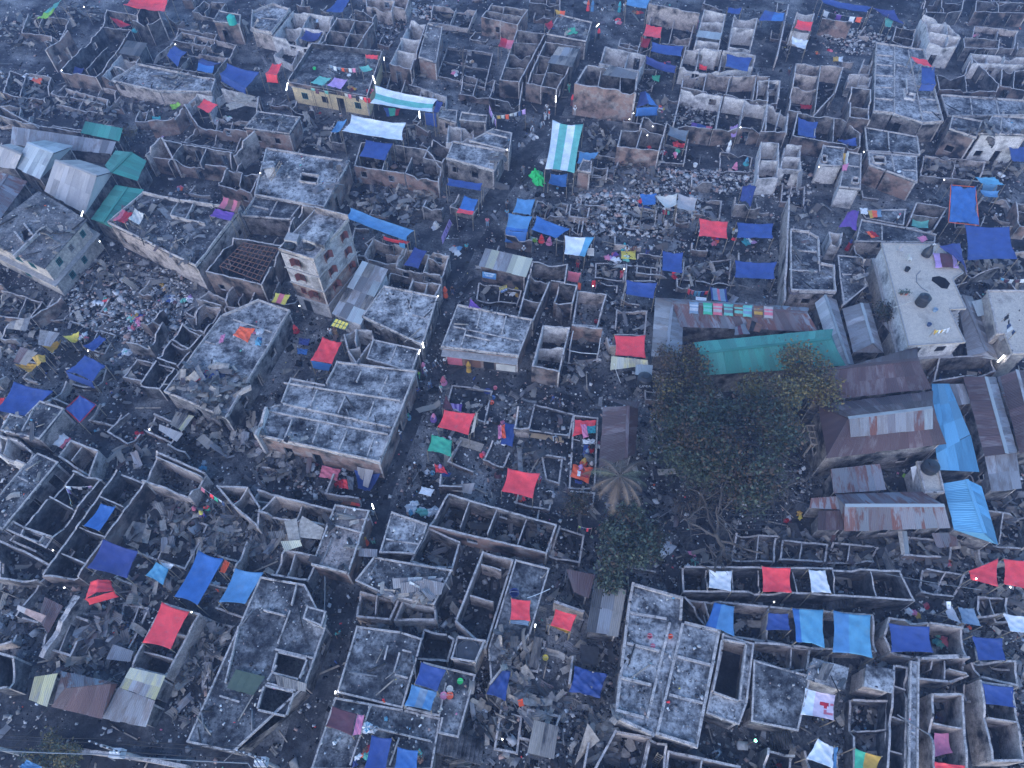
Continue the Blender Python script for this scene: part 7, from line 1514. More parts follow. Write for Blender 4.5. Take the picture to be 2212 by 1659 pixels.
ws('10','2015,905','2075,1040',3.4,['lilac','lilac','silver','lilac'],'line of pale lilac cloths at the alley corner',1);ws('10','2078,1000','2330,940',3.4,['mustard','cream','orange','cream','silver','denim','lilac'],'line of mustard and cream garments at the alley corner',.6)
ws('10','630,560','860,590',4.2,['steel','white','steel','orange','brown','white','pink'],'row of clothes across the middle of the washing roof',.6);ws('10','470,760','700,800',3.9,['mint','maroon',None,'mint',None,'black'],'clothes hung over the front edge of the yellow house',.6,.05)
ws('10','760,805','990,850',3.9,['cream','rose',None,'black','white','red','crimson'],'red and patterned clothes over the yellow house front',.7,.05);ws('02','560,880','790,880',2.9,['white','beige','beige',None,'lilac'],'upper washing line inside the long dark rooms',.5)
ws('02','570,900','610,1040',2.9,['lilac','black','mustard','mint'],'washing line with a yellow cloth inside the dark rooms',.7);ws('02','1735,885','1945,1030',2.5,['rose','denim','red','green','white','denim'],'line of small red and blue clothes beside the rubble room',.6)
ws('21','1520,835','1700,855',2.3,['red','rose','cyan','cyan','navy','red'],'line of red and turquoise clothes above the rusted cloth roof',.9);ws('31','2010,740','2230,750',3,['cyan','maroon','white','maroon','white'],'string of small bright cloths near the right edge',.5)
ws('22','575,1225','690,1245',1.6,['lime','navy',None,'red','crimson'],'short line of bright cloths left of the rounded dark tree',.5);ws('30','480,90','820,150',2.6,['silver','black','purple',None,'white','orange'],'clothes hung before the brick wall of the reddish yard',.8)
# ------------------------------------------------------------------ heaps of clothes and bundles
def bundle(tile,a,r,cols,label,z=None,hh=.25,name='clothes_pile',cat='clothes',group='piles of clothes'):
    q = px(tile,a)[0];p = W(q,0);zz = 0
    if z is None:
        for _ in range(4): zz = surf_at(p.x,p.y);p = W(q,zz)
    else: zz = z;p = W(q,z)
    T = thing(name,(p.x,p.y,zz),label,cat,group);rg = R(label)
    for i,c in enumerate(cols):
        an = rg.uniform(0,6.3);o = p+Vector((math.cos(an)*r*rg.uniform(.1,.8),math.sin(an)*r*rg.uniform(.1,.8),0));s = r*rg.uniform(.35,.65);mb = MB();k = 12;sd = rg.uniform(0,60);prev = None;el = rg.uniform(.5,1)
        for f,zf in ((1,0),(.92,.35),(.68,.75),(.35,.95),(.03,1)):
            ring = []
            for j in range(k):
                t_ = 2*PI*j/k;nz = 1+.45*noise.noise(Vector((math.cos(t_)*1.3+sd,math.sin(t_)*1.3,zf*2)))+.2*math.sin(t_*5+sd)
                x,y = math.cos(t_)*s*f*nz,math.sin(t_)*s*f*nz*el;ring.append(o+Vector((x*math.cos(an)-y*math.sin(an),x*math.sin(an)+y*math.cos(an),zf*hh*nz+.01*i)))
            if prev:
                for j in range(k): mb.quad(prev[j],prev[(j+1) % k],ring[(j+1) % k],ring[j])
            prev = ring
        mb.obj('garment',C(c),T,True)
bn = bundle
bn('01','1400,840',.9,['white','tan','grey','mustard','black'],'clothes heap with a mustard sheet at the head of the rubble yard');bn('01','1480,920',1.2,['beige','grey','denim','silver','grey','beige'],'large grey and beige clothes heap in the rubble yard');bn('01','1500,950',.8,['blue','maroon','blue'],'deep blue bedding roll at the edge of the large clothes heap');bn('01','1620,930',.9,['silver','white','lilac','mint'],'pale clothes spread right of the deep blue bedding roll')
bn('01','880,950',.9,['red','grey','white','mint'],'red and grey bedding on the left of the rubble yard');bn('01','930,1050',.8,['brown','brown','mint','white'],'brown blanket heap on the rubble yard');bn('01','1170,1120',1.1,['rose','pink','orange','mint','mustard','navy','rose'],'pink and salmon clothes heap on the rubble yard');bn('01','1120,1180',.5,['white','white','lilac'],'white cloth heap below the pink and salmon one')
bn('01','720,1250',.9,['white','pink','black','rose','white'],'white and pink clothes heap beside the yellow sling');bn('01','1070,1400',.9,['grey','silver','denim','white','mint'],'grey clothes on a striped mat below the pink heap');bn('01','1430,1270',.4,['yellow','lime'],'yellow cloth lump beside a scarlet sheet')
bn('01','1825,1360',.9,['pink','red','lilac','red'],'pink and red clothes at the top of the long clothes roof');bn('01','1800,1440',.8,['blue','azure','mint','white'],'blue clothes under the pink ones on the long roof');bn('01','1770,1500',.9,['grey','steel','white','black','grey'],'grey clothes in the middle of the long roof');bn('01','1860,1480',.5,['white','mint','white'],'white cloths right of the grey ones on the long roof');bn('01','1880,1580',.9,['grey','navy','blue','denim'],'dark blue bedding near the end of the long roof');bn('01','1770,1560',.7,['navy','crimson','black'],'navy clothes near the end of the long roof');bn('01','1950,1250',.5,['purple','lilac'],'purple cloth on the long clothes roof')
bn('11','55,1020',.8,['purple','maroon','purple'],'purple blanket heap in the boxed roof corner');bn('11','45,1090',1.0,['crimson','brown','red','pink'],'crimson patterned clothes in the boxed roof corner');bn('11','145,1100',.8,['white','silver','white','silver'],'white paper scraps beside the boxed roof corner');bn('11','15,1220',.7,['white','pink','silver'],'white and pink cloth at the left of the long roof');bn('11','20,1300',.6,['cyan','blue','cyan'],'turquoise cloth at the left of the long roof')
bn('11','1740,510',.9,['silver','sky','white'],'white and pale blue sheet heap on the alley');bn('11','1540,290',1.0,['white','cream','silver','cream'],'white plaster slabs and sacks beside the tall banner');bn('21','880,580',1.0,['lilac','maroon','rose','white','purple','pink'],'purple and white clothes heap left of the yellow mat');bn('21','1000,555',.9,['navy','teal','mint','black','white'],'navy and mint clothes on the yellow mat')
bn('21','170,410',.7,['lime','mint','white'],'pale sacks under the blue wedge tarp');bn('21','30,880',.9,['mustard','white','teal','yellow','silver'],'yellow and white bundles beside the painted board');bn('21','1750,430',.8,['rose','orange','crimson','purple'],'red bedding under the neat red tarp');bn('21','1910,340',.6,['mustard','white','cream'],'cream and mustard bundle between the red and blue tarps');bn('21','1920,420',.5,['crimson','red'],'dark red cloth between the red and blue tarps');bn('21','2060,440',.9,['black','lilac','brown','white','teal'],'mixed clothes under the neat blue tarp');bn('21','1370,720',.8,['crimson','red','crimson'],'red cloth under the upright looking blue tarp');bn('21','1110,80',.7,['red','orange','pink','red'],'scarlet clothes left of the blue tent');bn('21','1130,150',.9,['blue','purple','pink','blue'],'blue and violet clothes under the blue tent');bn('21','1330,160',.7,['mint','white','crimson','brown'],'mint and crimson clothes under the tied white sheet');bn('21','260,20',.5,['silver'],'grey sack at the edge of the rubble field')
bn('12','535,720',.8,['white','silver','white','maroon','black'],'white sacks at the head of the rose blanket');bn('12','760,785',.5,['white','silver'],'white cloth beside the slate grey cloth');bn('12','740,860',.6,['crimson','maroon'],'striped crimson blanket lump');bn('12','1450,920',.35,['orange','crimson'],'rusty red scarf on the white cloth');bn('12','1350,1050',.9,['white','white','silver','cyan'],'white sacks at the head of the shell with fallen timber');bn('12','1500,1120',1.1,['silver','white','silver','white','mint'],'pale plastic heap above the four rubble filled rooms');bn('12','1680,1080',1.5,['black','black','grey','black'],'black ash heap with burnt cloth above the four rooms');bn('12','1660,470',.7,['silver','black','pink','white'],'bundles under the scarlet tarp with ties');bn('12','2110,350',.6,['crimson','black','pink'],'crimson bundle on the deep blue sheet');bn('12','2110,500',.6,['white','silver','white'],'white sacks on the deep blue sheet');bn('12','1945,600',.5,['rose','pink','red'],'pink rags on the path beside the low plots')
bn('22','690,500',.5,['white','silver','white'],'white pans and sacks beside the long brown shed');bn('22','745,530',.5,['white','pink','white'],'white and pink bundles against the long brown shed');bn('22','350,930',.7,['black','silver','white','black'],'heap of shoes and pots right of the scarlet tarp');bn('22','75,990',.7,['red','orange','crimson'],'red bundle under the lower scarlet tarp');bn('22','1270,1420',1.2,['silver','lilac','silver','white'],'pale plastic scraps spilled down the dark lane');bn('22','1570,1510',.8,['mint','silver','pink'],'pale green scraps beside the leaning pale tree');bn('22','2100,890',.5,['white','lilac'],'white and lilac scraps by the beige yard');bn('32','280,740',.5,['silver','white'],'silver bags under the great tree edge');bn('32','170,1170',.7,['crimson','maroon','silver'],'red rags in the burnt yard under bare branches');bn('32','285,1130',.5,['yellow','mustard'],'yellow bag in the burnt yard under bare branches');bn('32','1185,790',.5,['yellow','lime'],'bright yellow cloth in the dark yard between roofs');bn('32','1525,1525',.6,['orange','rose','pink'],'orange and pink cloth among burnt sheets')
bn('33','1500,560',.8,['mint','rose','teal','mint','rose'],'striped mint and rose bedding in the pale right room');bn('33','1250,300',.8,['black','mustard','white','pink'],'dark patterned clothes behind the broad navy tarp');bn('33','1370,285',.6,['rose','crimson','white'],'red and white clothes behind the broad navy tarp');bn('33','1740,455',.4,['orange'],'orange cloth beside the blue grey awning');bn('33','1490,1200',.9,['maroon','navy','maroon'],'dark red bedding in the upper tall pale room');bn('33','150,1640',.8,['red','crimson'],'red rags in the dark bottom room')

bn('13','870,1590',.8,['black','navy','white','black'],'black and white bundle left of the bottom blue tarps');bn('13','940,1520',.7,['orange','brown','crimson','mint'],'rust coloured blankets left of the bottom blue tarps');bn('13','960,1340',.7,['white','silver','cyan','white'],'white pots at the head of the bottom blue tarps');bn('13','1430,1580',.6,['brown','brown','mint'],'brown striped mat right of the bottom blue tarps');bn('13','1105,1075',.3,['orange','red'],'orange lump on the dark bottom roof');bn('13','1130,1240',.3,['cyan'],'bright blue lump on the dark bottom roof');bn('13','700,1430',.4,['silver','white'],'white paper on the maroon sheet roof');bn('13','1940,1210',.9,['black','grey','silver','black'],'black and white spotted mattress in the kerbed plot')
bn('03','1000,480',.45,['red','crimson','white'],'red bag beside the large square red tarp');bn('03','1120,545',.5,['brown','orange','mustard'],'rust and mustard clothes below the red bag');bn('03','1560,720',.4,['mint'],'mint green cloth against the red tarp house');bn('03','860,260',.6,['crimson','blue','white','orange'],'bundles in front of the red ridge tent');bn('03','1880,90',.7,['silver','orange','white','brown'],'white and orange bundle between the long blue tarps');bn('03','1820,200',.7,['grey','denim','black'],'dark bundle between the long blue tarps');bn('03','120,330',.6,['white','silver'],'white sacks in the lower left debris');bn('03','200,540',.5,['white'],'white sack lower in the left debris')
bn('02','1200,440',.7,['crimson','red','crimson'],'dark red chair heap in the open yard');bn('02','1760,720',.6,['cyan','silver','cyan'],'pale blue clothes on a striped mat');bn('02','845,400',.4,['silver','cyan'],'blue and white basin heap beside the toilets');bn('02','1460,1380',.5,['crimson','maroon'],'crimson rag beside a grey sheet pile');bn('02','280,825',.7,['silver','white','silver'],'white plastic on the long slanting roof')
bn('20','215,1560',1.3,['vivid','vivid','green','vivid'],'vivid green crumpled tarpaulin heap at the alley',None,.9,'tarpaulin_heap','tarp',None);bn('20','180,1190',.8,['silver','white','beige','silver','grey'],'pale sacks piled in the alley left of the striped canopy',None,.35,'sack_pile','sacks',None);bn('20','70,1260',.6,['beige','silver'],'tied pale bale at the left of the main alley',None,.5,'sack_pile','sacks',None);bn('20','245,1405',.5,['white','silver'],'white sack left of the striped alley canopy',None,.3,'sack_pile','sacks',None)
bn('20','1290,945',.8,['yellow','pink','purple','white','orange'],'cart load of bright packets right of the peaked blue tent');bn('20','1180,1260',.6,['red','orange','brown','red'],'red and brown household things in the lit room');bn('20','1430,1260',.9,['crimson','red','maroon','red'],'red blanket in the bedding filled plot');bn('20','1330,1320',.8,['maroon','white','crimson'],'dark red patterned bedding in the filled plot');bn('20','1410,1340',.6,['rose','pink','white'],'pale pink flowered bedding in the filled plot');bn('20','1430,1295',.5,['mint','green'],'green cloth in the bedding filled plot');bn('20','1335,550',.8,['orange','pink','purple','navy'],'orange and violet clothes in the yard of the two long blue tarps');bn('20','470,205',1.0,['silver','denim','purple','white','mint'],'mixed blue and white clothes on the heaped roof');bn('20','590,220',.9,['white','mint','orange','silver','pink'],'mixed white and orange clothes on the heaped roof');bn('20','930,190',.9,['red','brown','silver','rose'],'red and brown clothes at the upper alley side');bn('20','1080,110',.8,['tan','crimson','orange','brown'],'tan and red bundles under the pale blue top tarp')
bn('10','605,500',.7,['steel','azure','steel'],'steel blue bundle on the washing roof');bn('10','390,590',.7,['rose','mint','purple','white'],'mint and rose clothes at the left of the washing roof');bn('10','385,700',.8,['maroon','brown','crimson'],'maroon clothes at the front left of the washing roof');bn('10','830,770',.9,['mustard','crimson','maroon','tan'],'patterned bedding at the front of the washing roof');bn('10','985,800',.7,['crimson','red','rose'],'crimson cloth hanging at the right front of the washing roof');bn('10','805,655',.5,['white','white'],'white cloth in the middle of the washing roof');bn('10','1885,880',.5,['red','red'],'red bundle near the alley corner yard');bn('10','1845,540',.7,['cream','tan','silver'],'tan bundle by the dead tree');bn('10','1730,630',.8,['white','silver','beige','pink'],'white rags at the foot of the dead tree');bn('10','530,990',.6,['crimson','maroon'],'crimson bundle in the yellow house lane')
bn('30','700,1470',.9,['white','rose','white','pink'],'white and rose clothes on the pale clothes roof');bn('30','740,1420',.7,['teal','crimson','mint'],'teal and crimson clothes on the pale clothes roof');bn('30','745,1600',.7,['white','rose','cream'],'white clothes at the near end of the clothes roof');bn('30','1280,580',.6,['rose','crimson','silver'],'rose clothes beside the blue tent on the long roof');bn('30','1305,670',.6,['crimson','maroon'],'crimson bundle left of the blue roof tent');bn('30','1800,310',.9,['rose','pink','beige'],'rose cloth spread on a hazy plot at the upper right');bn('30','430,470',.7,['orange','brown','mustard'],'rusty orange cloth in the reddish yard');bn('30','530,440',.6,['crimson','rose'],'dark red cloth in the reddish yard')
bn('00','1035,140',.7,['purple','rose','white','azure'],'purple and white clothes above the small dark red tarp');bn('00','1870,1050',.9,['white','white','cream','silver','white','orange'],'cluster of white jugs in the pale walled yard');bn('00','1975,1020',.7,['white','cream','green','white'],'white and green jugs at the right of the pale walled yard');bn('00','1415,1180',.5,['lilac','purple'],'lilac rags near the rust brown wall');bn('00','1560,1620',.7,['rose','pink','orange','steel'],'pink clothes on a small roof above the scorched block')
bn('01','1380,70',.9,['white','pink','brown','tan','black'],'white and brown clothes on the big scorched block');bn('01','1300,120',.6,['teal','grey'],'teal cloth roll on the big scorched block');bn('01','1100,280',.6,['orange','white','purple','red'],'orange and white bundle under the propped blankets');bn('01','1395,220',.5,['brown','orange'],'rusty brown cloth on the big scorched block')
# ------------------------------------------------------------------ buckets and bowls
def bucket(tile,a,m,label,r=.2,h=.28):
    q = px(tile,a)[0];p = W(q,0)
    for _ in range(4): z = surf_at(p.x,p.y);p = W(q,z)
    T = thing('bucket',(p.x,p.y,z),label,'bucket');mb = MB();mb.lathe(p+Vector((0,0,.02)),[(.01,0),(r*.75,0),(r,h),(r*.9,h),(r*.68,.04),(.01,.04)],14);mb.obj('pail',C(m),T);mb = MB();mb.tube([p+Vector((math.cos(t_)*r,.02,h+math.sin(t_)*r*.5)) for t_ in [PI*i/6 for i in range(7)]],.012,4);mb.obj('handle',C('silver'),T)
for a_ in (('21','725,1128','crimson','red bucket in the open grey walled room',.26),('13','1675,1035','orange','orange bowl beside the rooftop canopy',.3,.1),('13','1675,978','cream','white basin above the orange bowl',.28,.1),('13','1622,1035','pink','pink and white basin at the edge of the rooftop canopy',.3,.1),('23','1365,528','orange','orange bucket on the central strip of the large pale ash roof',.2),('23','1187,525','rose','pink bowl in the upper bay of the large pale ash roof',.22),('23','1216,606','rose','pink lid below the pink bowl',.2,.08),('12','2003,70','navy','round navy basin at the corner of the kerbed floor',.4,.15),('12','2047,122','azure','blue basin right of the navy basin',.28,.15),('12','2035,165','orange','orange basin below the blue basin',.28,.15),('12','2068,42','rose','salmon bucket near the path',.22),('12','1325,305','cyan','turquoise bag in the alley by the largest flat roof',.25,.5),('12','1527,778','cyan','turquoise pot beside scarlet sheets',.25),('12','1480,768','silver','silver pan beside the turquoise pot',.28,.15),('23','20,160','navy','dark navy drum at the left of the smooth grey roof',.4,.5),('01','97,462','orange','orange bucket in the stairwell of the white corner house',.25),('31','755,1455','red','red ball shaped bucket below the pale ribbed shed',.22),('23','288,712','yellow','yellow bucket in the kerbed plot',.26),('13','1765,912','vivid','green basin right of the rooftop canopy',.25,.15),('10','507,600','vivid','green pail on the left of the washing roof',.26),('20','1580,1440','white','white drum on the open ground',.3,.45),('12','765,748','white','white jerrycan behind the rose blanket',.22,.3)): bucket(*a_)
# ------------------------------------------------------------------ signs and boards
def sign(tile,s,zs,base,marks,label,cat='sign',name='sign'):
    q = [W(x,z) for x,z in zip(px(tile,s),zs)];c = sum(q,Vector())/4;T = thing(name,(c.x,c.y,0),label,cat);n = (q[1]-q[0]).cross(q[3]-q[0]).normalized()
    if n.dot(Vector((0,0,CAM_H))-c) < 0: n = -n
    B = lambda u,v,o: (q[0]+(q[1]-q[0])*u)*(1-v)+(q[3]+(q[2]-q[3])*u)*v+n*o
    mb = MB();mb.hexa([B(0,0,0),B(1,0,0),B(1,1,0),B(0,1,0),B(0,0,.03),B(1,0,.03),B(1,1,.03),B(0,1,.03)]);mb.obj('board',C(base),T)
    mb = MB();ms = []
    for u0,v0,u1,v1,c_ in marks:
        if c_ not in ms: ms.append(c_)
        mb.hexa([B(u0,v0,.032),B(u1,v0,.032),B(u1,v1,.032),B(u0,v1,.032),B(u0,v0,.04),B(u1,v0,.04),B(u1,v1,.04),B(u0,v1,.04)],ms.index(c_))
    mb.obj('lettering',[C(x) for x in ms],T)
def script(u0,u1,v,h,c,seed,n=9):
    """a line of strokes hanging from a head line, as in the script on the posters"""
    rg = random.Random(seed);out = [(u0,v,u1,v+h*.18,c)]
    for i in range(n):
        a = u0+(u1-u0)*(i+.1)/n;b = a+(u1-u0)/n*rg.choice([.25,.3,.7])
        if rg.random() < .85: out.append((a,v+h*.18,b,v+h*rg.uniform(.6,1),c))
        if rg.random() < .5: out.append((a,v+h*.75,a+(u1-u0)/n*.75,v+h*.95,c))
    return out
sign('11','1957,686 2076,706 2073,757 1957,737',(2.4,2.4,1.6,1.6),'sky',[(.03,.75,.97,.95,'azure')]+script(.12,.9,.1,.22,'white',1)+script(.2,.8,.42,.16,'white',2)+script(.25,.75,.62,.1,'white',3),'pale blue poster with white lettering on the yellow roofed shop')
sign('11','1672,235 1692,270 1612,450 1600,392',(2.4,1.0,1.0,2.4),'lilac',script(.1,.9,.08,.12,'purple',4,4)+script(.1,.9,.3,.1,'maroon',5,4)+script(.15,.9,.5,.1,'purple',6,4)+script(.15,.9,.7,.1,'purple',7,4),'tall white banner with violet printing standing beside the alley','banner','banner')
sign('11','2100,825 2165,803 2176,850 2118,878',(.9,.9,.7,.7),'yellow',[(.02,.55,.98,.98,'azure')]+script(.08,.92,.08,.4,'navy',8,4)+script(.15,.9,.62,.25,'white',9,4),'painted board in yellow and blue with bold lettering','board')
sign('21','1588,905 1680,915 1678,940 1588,935',(2.2,2.2,2.1,2.1),'white',[(.05,.4,.95,.5,'silver')],'white board lying above the rusted cloth roof','board');sign('21','655,487 710,487 708,552 648,548',(2.3,2.3,2.0,2.0),'cream',[(.05,.1*i,.95,.1*i+.03,'brown') for i in range(1,9)],'small slatted cream panel on the white and blue tarp','board')
sign('33','1540,220 1580,220 1578,282 1545,282',(2.6,2.6,2.0,2.0),'white',[(.3,.4,.7,.6,'silver')],'white box sign above the pale folded sheet','sign');sign('32','1232,720 1290,700 1325,880 1262,918',(2.6,2.8,.8,.8),'white',[(0,.72,1,1,'maroon'),(.4,.35,.65,.5,'silver')],'white panel with a plum lower band beside the small terrace','panel')
sign('32','1855,785 1890,770 1900,825 1865,830',(2,2,1.6,1.6),'cream',[(.1,.1,.9,.8,'azure')],'small blue poster on the wall by the grey sheet roof')
def planks(tile,a,b,n,m,label,w=.22,z=None,L=None):
    p,q = at(tile,a,z or .15),at(tile,b,z or .15);T = thing('plank_stack',tuple(p),label,'planks');d = (q-p).normalized();s = Vector((-d.y,d.x,0));rg = R(label)
    for i in range(n): mb = MB();o = s*(i-(n-1)/2)*w*1.05+Vector((0,0,.03*(i % 2)));mb.bar(p+o+d*rg.uniform(0,.3),q+o-d*rg.uniform(0,.5),w,.05);mb.obj('plank',M[m] if isinstance(m,str) else m,T)
planks('22','145,425','460,475',4,C('tan'),'pale new planks lying at the edge of the kerbed floor');planks('12','1735,485','1975,560',2,M['woodp'],'long brown board lying below the scarlet tarp with ties',.45);planks('00','2030,830','2180,870',6,'woodp','pale planks bridging the wall tops of the pale walled yard',.3,2.6);planks('00','1960,930','2130,880',5,'d_tan','greyish planks beside the pale ones over the yard',.3,2.5)
planks('21','1290,420','1440,480',4,'d_mid','leaning grey doors by the rubble field',.5);planks('13','2010,1300','2110,1310',6,'woodp','tan split boards in the kerbed plot',.25);planks('32','1060,1490','1250,1510',3,'d_mid','grey boards below the striped shed',.3)
# sheets laid as roofs over single rooms
def patch(tile,quad,zs,n,m,label,w=.8,name='sheet_stack',cat='roofing sheets',row=3.0):
    q = [W(x,z) for x,z in zip(px(tile,quad),zs)];c = sum(q,Vector())/4;T = thing(name,(c.x,c.y,min(zs)-.2),label,cat);sheets(T,*q,[M[x] for x in (m if isinstance(m,list) else [m])],w,row,R(label),name='sheet',lift=.05)
patch('20','400,405 582,425 520,580 310,545',(3.3,3.2,3.1,3.2),4,['tinburnt','d_tan','tin'],'curved burnt sheets laid over the rooms of the second long strip',1.0);patch('20','850,565 1080,635 1060,690 780,650',(5.4,5.4,5.2,5.3),4,['tinburnt','tin'],'pale bent sheet across the top of the tall brick front house',1.2)
patch('20','1610,265 1815,290 1790,350 1590,320',(3.2,3.2,3.1,3.1),3,'tinwhite','pale sheet across the white roofless row',.9);patch('13','170,850 440,930 430,1000 190,950',(3.3,3.3,3.2,3.2),3,['tinburnt','tinyellow'],'curled pale sheet across the deep rooms of the long alley roof',.7)
patch('03','2042,808 2292,870 2190,1032 1962,970',(3.3,3.3,3.2,3.2),6,'leafl','ribbed green sheet roof on the long alley building',.28);patch('12','400,1140 590,1250 560,1345 340,1320',(3.1,3.0,2.9,2.9),2,'d_tan','broad tan corrugated sheet on top of the long low shell',1.2);patch('12','245,1190 350,1160 385,1380 300,1420',(3.3,3.2,2.9,2.9),2,'d_tan','tall tan sheet folded over the broad one',1.2);patch('12','215,1360 380,1350 400,1400 250,1445',(3.1,3.1,2.9,2.9),2,'tinyellow','yellowish sheet lowest in the bent pale pile',1);patch('12','105,1280 240,1265 255,1320 125,1345',(2.9,2.9,2.8,2.8),2,'tinburnt','tan sheet leftmost in the bent pale pile',1)
patch('21','860,1420 1170,1455 1175,1500 850,1540',(3,3,2.6,2.6),5,'tinyellow','curled cream corrugated sheets below the orange red tarp',.7);patch('21','1070,1490 1217,1500 1205,1592 1065,1580',(2.7,2.7,2.6,2.6),2,'tinwhite','pale streaked sheet behind the black tank at the tree edge',1);patch('12','1690,870 1890,850 1860,945 1670,915',(1.4,1.4,.8,.8),5,['tincream','d_tan'],'corrugated cream sheet leaning above the four rubble filled rooms',.4);patch('12','890,1420 1050,1430 1045,1500 885,1490',(2.6,2.6,2.5,2.5),3,'tin','grey corrugated sheet bridging the lower alley',.6)
patch('02','1380,350 1585,430 1530,500 1375,400',(1.6,1.6,1.5,1.5),3,'tincream','pale box of corrugated sheet in the open yard',.6);patch('02','1530,240 1680,280 1580,410 1470,350',(1.0,1.0,.8,.8),3,['tinyellow','tinburnt'],'yellowed sheets leaning behind the pale box',.7);patch('02','1760,430 1850,510 1800,570 1700,480',(1.3,1.3,1.1,1.1),2,'tinburnt','tilted grey panel in the open yard',.7);patch('02','1130,1180 1320,1220 1280,1380 1040,1330',(.7,.7,.5,.5),5,['tinburnt','d_tan','d_mid'],'row of mouldy sheets beside the thick brown wall',.7)
patch('12','875,705 950,715 925,830 875,790',(1.3,1.3,.5,.5),1,'tincream','pale door panel wrapped in blue tarp, left of two',1);patch('12','950,715 1020,740 970,900 925,880',(1.3,1.3,.4,.4),1,'tincream','pale door panel wrapped in blue tarp, right of two',1);patch('33','470,750 570,760 500,905 420,890',(3.5,3.5,3.4,3.4),2,'tinburnt','grey sheet on the pale square roof by the appliqued canopy',.7);patch('01','350,1190 520,1220 440,1340 330,1320',(2.6,2.6,2.2,2.2),3,['tin','d_mid'],'small tin hut roof wrapped in mustard cloth',.8);patch('01','180,1340 330,1390 230,1500 120,1470',(2.5,2.5,2.0,2.0),3,['tinburnt','tinred'],'small rusty hut roof draped with mustard cloth',.8);patch('01','90,1120 270,1080 230,1200 60,1180',(2.4,2.4,2.0,2.0),3,['d_tan','d_mid'],'low board hut roof at the left edge',.8)
patch('03','160,250 405,340 360,400 150,290',(2.4,2.4,2.2,2.2),3,['tincream','d_brick'],'pinkish corrugated canopy in the lower left debris',.9);patch('03','390,180 550,260 420,500 340,380',(1.8,1.8,1.4,1.4),3,'tinred','dark rust sheets beside the pinkish canopy',.9);patch('03','980,590 1160,650 1130,740 920,720',(1.2,1.2,1.0,1.0),3,['tinburnt','tin'],'two curved sheets over a hole left of the red tarp house',.9);patch('13','975,420 1155,430 1120,500 960,510',(.9,.9,.5,.5),3,['tinburnt','d_tan'],'fan of tan sheets above the broad dark ash roof',.6);patch('23','190,520 270,540 220,810 150,780',(.9,.9,.6,.6),2,['tincream','tinburnt'],'long pale sheet leaning on the kerb of the alley plot',.8);patch('23','590,590 750,620 740,770 600,760',(1.0,1.0,.9,.9),3,['d_dark','tindark'],'square charred panel above the tarp weighed with stones',.9);patch('23','655,1270 760,1420 640,1520 540,1640',(1.4,1.4,.5,.5),3,['tinburnt','d_tan'],'long bent sheet sliding into the pinkish rubble',.9);patch('32','770,1470 960,1380 920,1420 800,1510',(1.2,1.2,.9,.9),2,'d_dark','dark ribbed sheet below the striped shed, left of two',.9);patch('32','930,1440 1090,1360 1100,1420 950,1500',(1.2,1.2,.9,.9),2,'d_dark','dark ribbed sheet below the striped shed, right of two',.9);patch('32','1110,1230 1190,1225 1220,1470 1150,1480',(1.6,1.6,1.0,1.0),3,['d_tan','d_mid','tinwhite'],'pale peeled boards standing below the striped shed',.5);patch('32','1410,1290 1620,1280 1640,1400 1460,1420',(1.5,1.5,1.1,1.1),3,'tinrust','orange rusted sheets beside the scorched blue gable',.8)
# silvery sheets on the roof below the alley: a fan of bent pieces
F0 = [('1180,20 1560,0 1530,60 1190,110','tinwhite'),('1240,60 1620,10 1560,110 1260,150','tin'),('1330,40 1420,90 1400,130 1320,110','tinwhite'),('1440,20 1620,60 1600,160 1470,180','tin'),('1420,120 1500,90 1560,190 1500,215','tinwhite')]
for i,(s_,m_) in enumerate(F0): patch('13',s_,(3.9+.05*i,3.6,3.3,3.5),4,[m_,'tin'],('widest','longest','smallest','most bent','lowest')[i]+' silvery sheet in the fan on the flat roof below the alley',.6,row=1.6)
# ------------------------------------------------------------------ poles and cables over the dark street
def upole(tile,a,z,label,arm=True,box=False,lean=(0,0)):
    p = at(tile,a,0);T = thing('utility_pole',(p.x,p.y,0),label,'utility pole','utility poles along the dark street');t_ = p+Vector((lean[0],lean[1],z));mb = MB();mb.tube([p,(p+t_)/2,t_],.16,8,0,.1);mb.obj('pole',M['conc'],T)
    d = Vector((1,-.3,0)).normalized()
    for k in (.25,.95):
        c = t_-Vector((0,0,k));mb = MB();mb.bar(c-d*1.1,c+d*1.1,.1);mb.obj('crossarm',M['steel'],T)
        for s in (-1,-.45,.45,1): mb = MB();mb.lathe(c+d*s+Vector((0,0,.05)),[(.05,0),(.07,.06),(.04,.1),(.06,.15),(.01,.2)],8);mb.obj('insulator',C('silver'),T)
    if box:
        c = t_-Vector((0,0,2.0))+Vector((.35,-.25,0));mb = MB();mb.box(c,(.8,.6,.9));mb.obj('transformer',C('silver'),T)
        for s in (-.25,0,.25): mb = MB();mb.lathe(c+Vector((s,0,.45)),[(.05,0),(.08,.08),(.05,.14),(.07,.22),(.01,.3)],8);mb.obj('bushing',C('white'),T)
    return t_
t1 = upole('03','205,1545',7.6,'utility pole at the left of the dark street');t2 = upole('03','1262,1590',7.6,'utility pole with a transformer at the middle of the dark street',True,True);t3 = upole('13','190,1659',7.6,'utility pole with a pale transformer at the alley mouth',True,True);t0 = Vector((t1.x-16,t1.y+4,7.6));t4 = Vector((t3.x+8,t3.y-9,7.4))
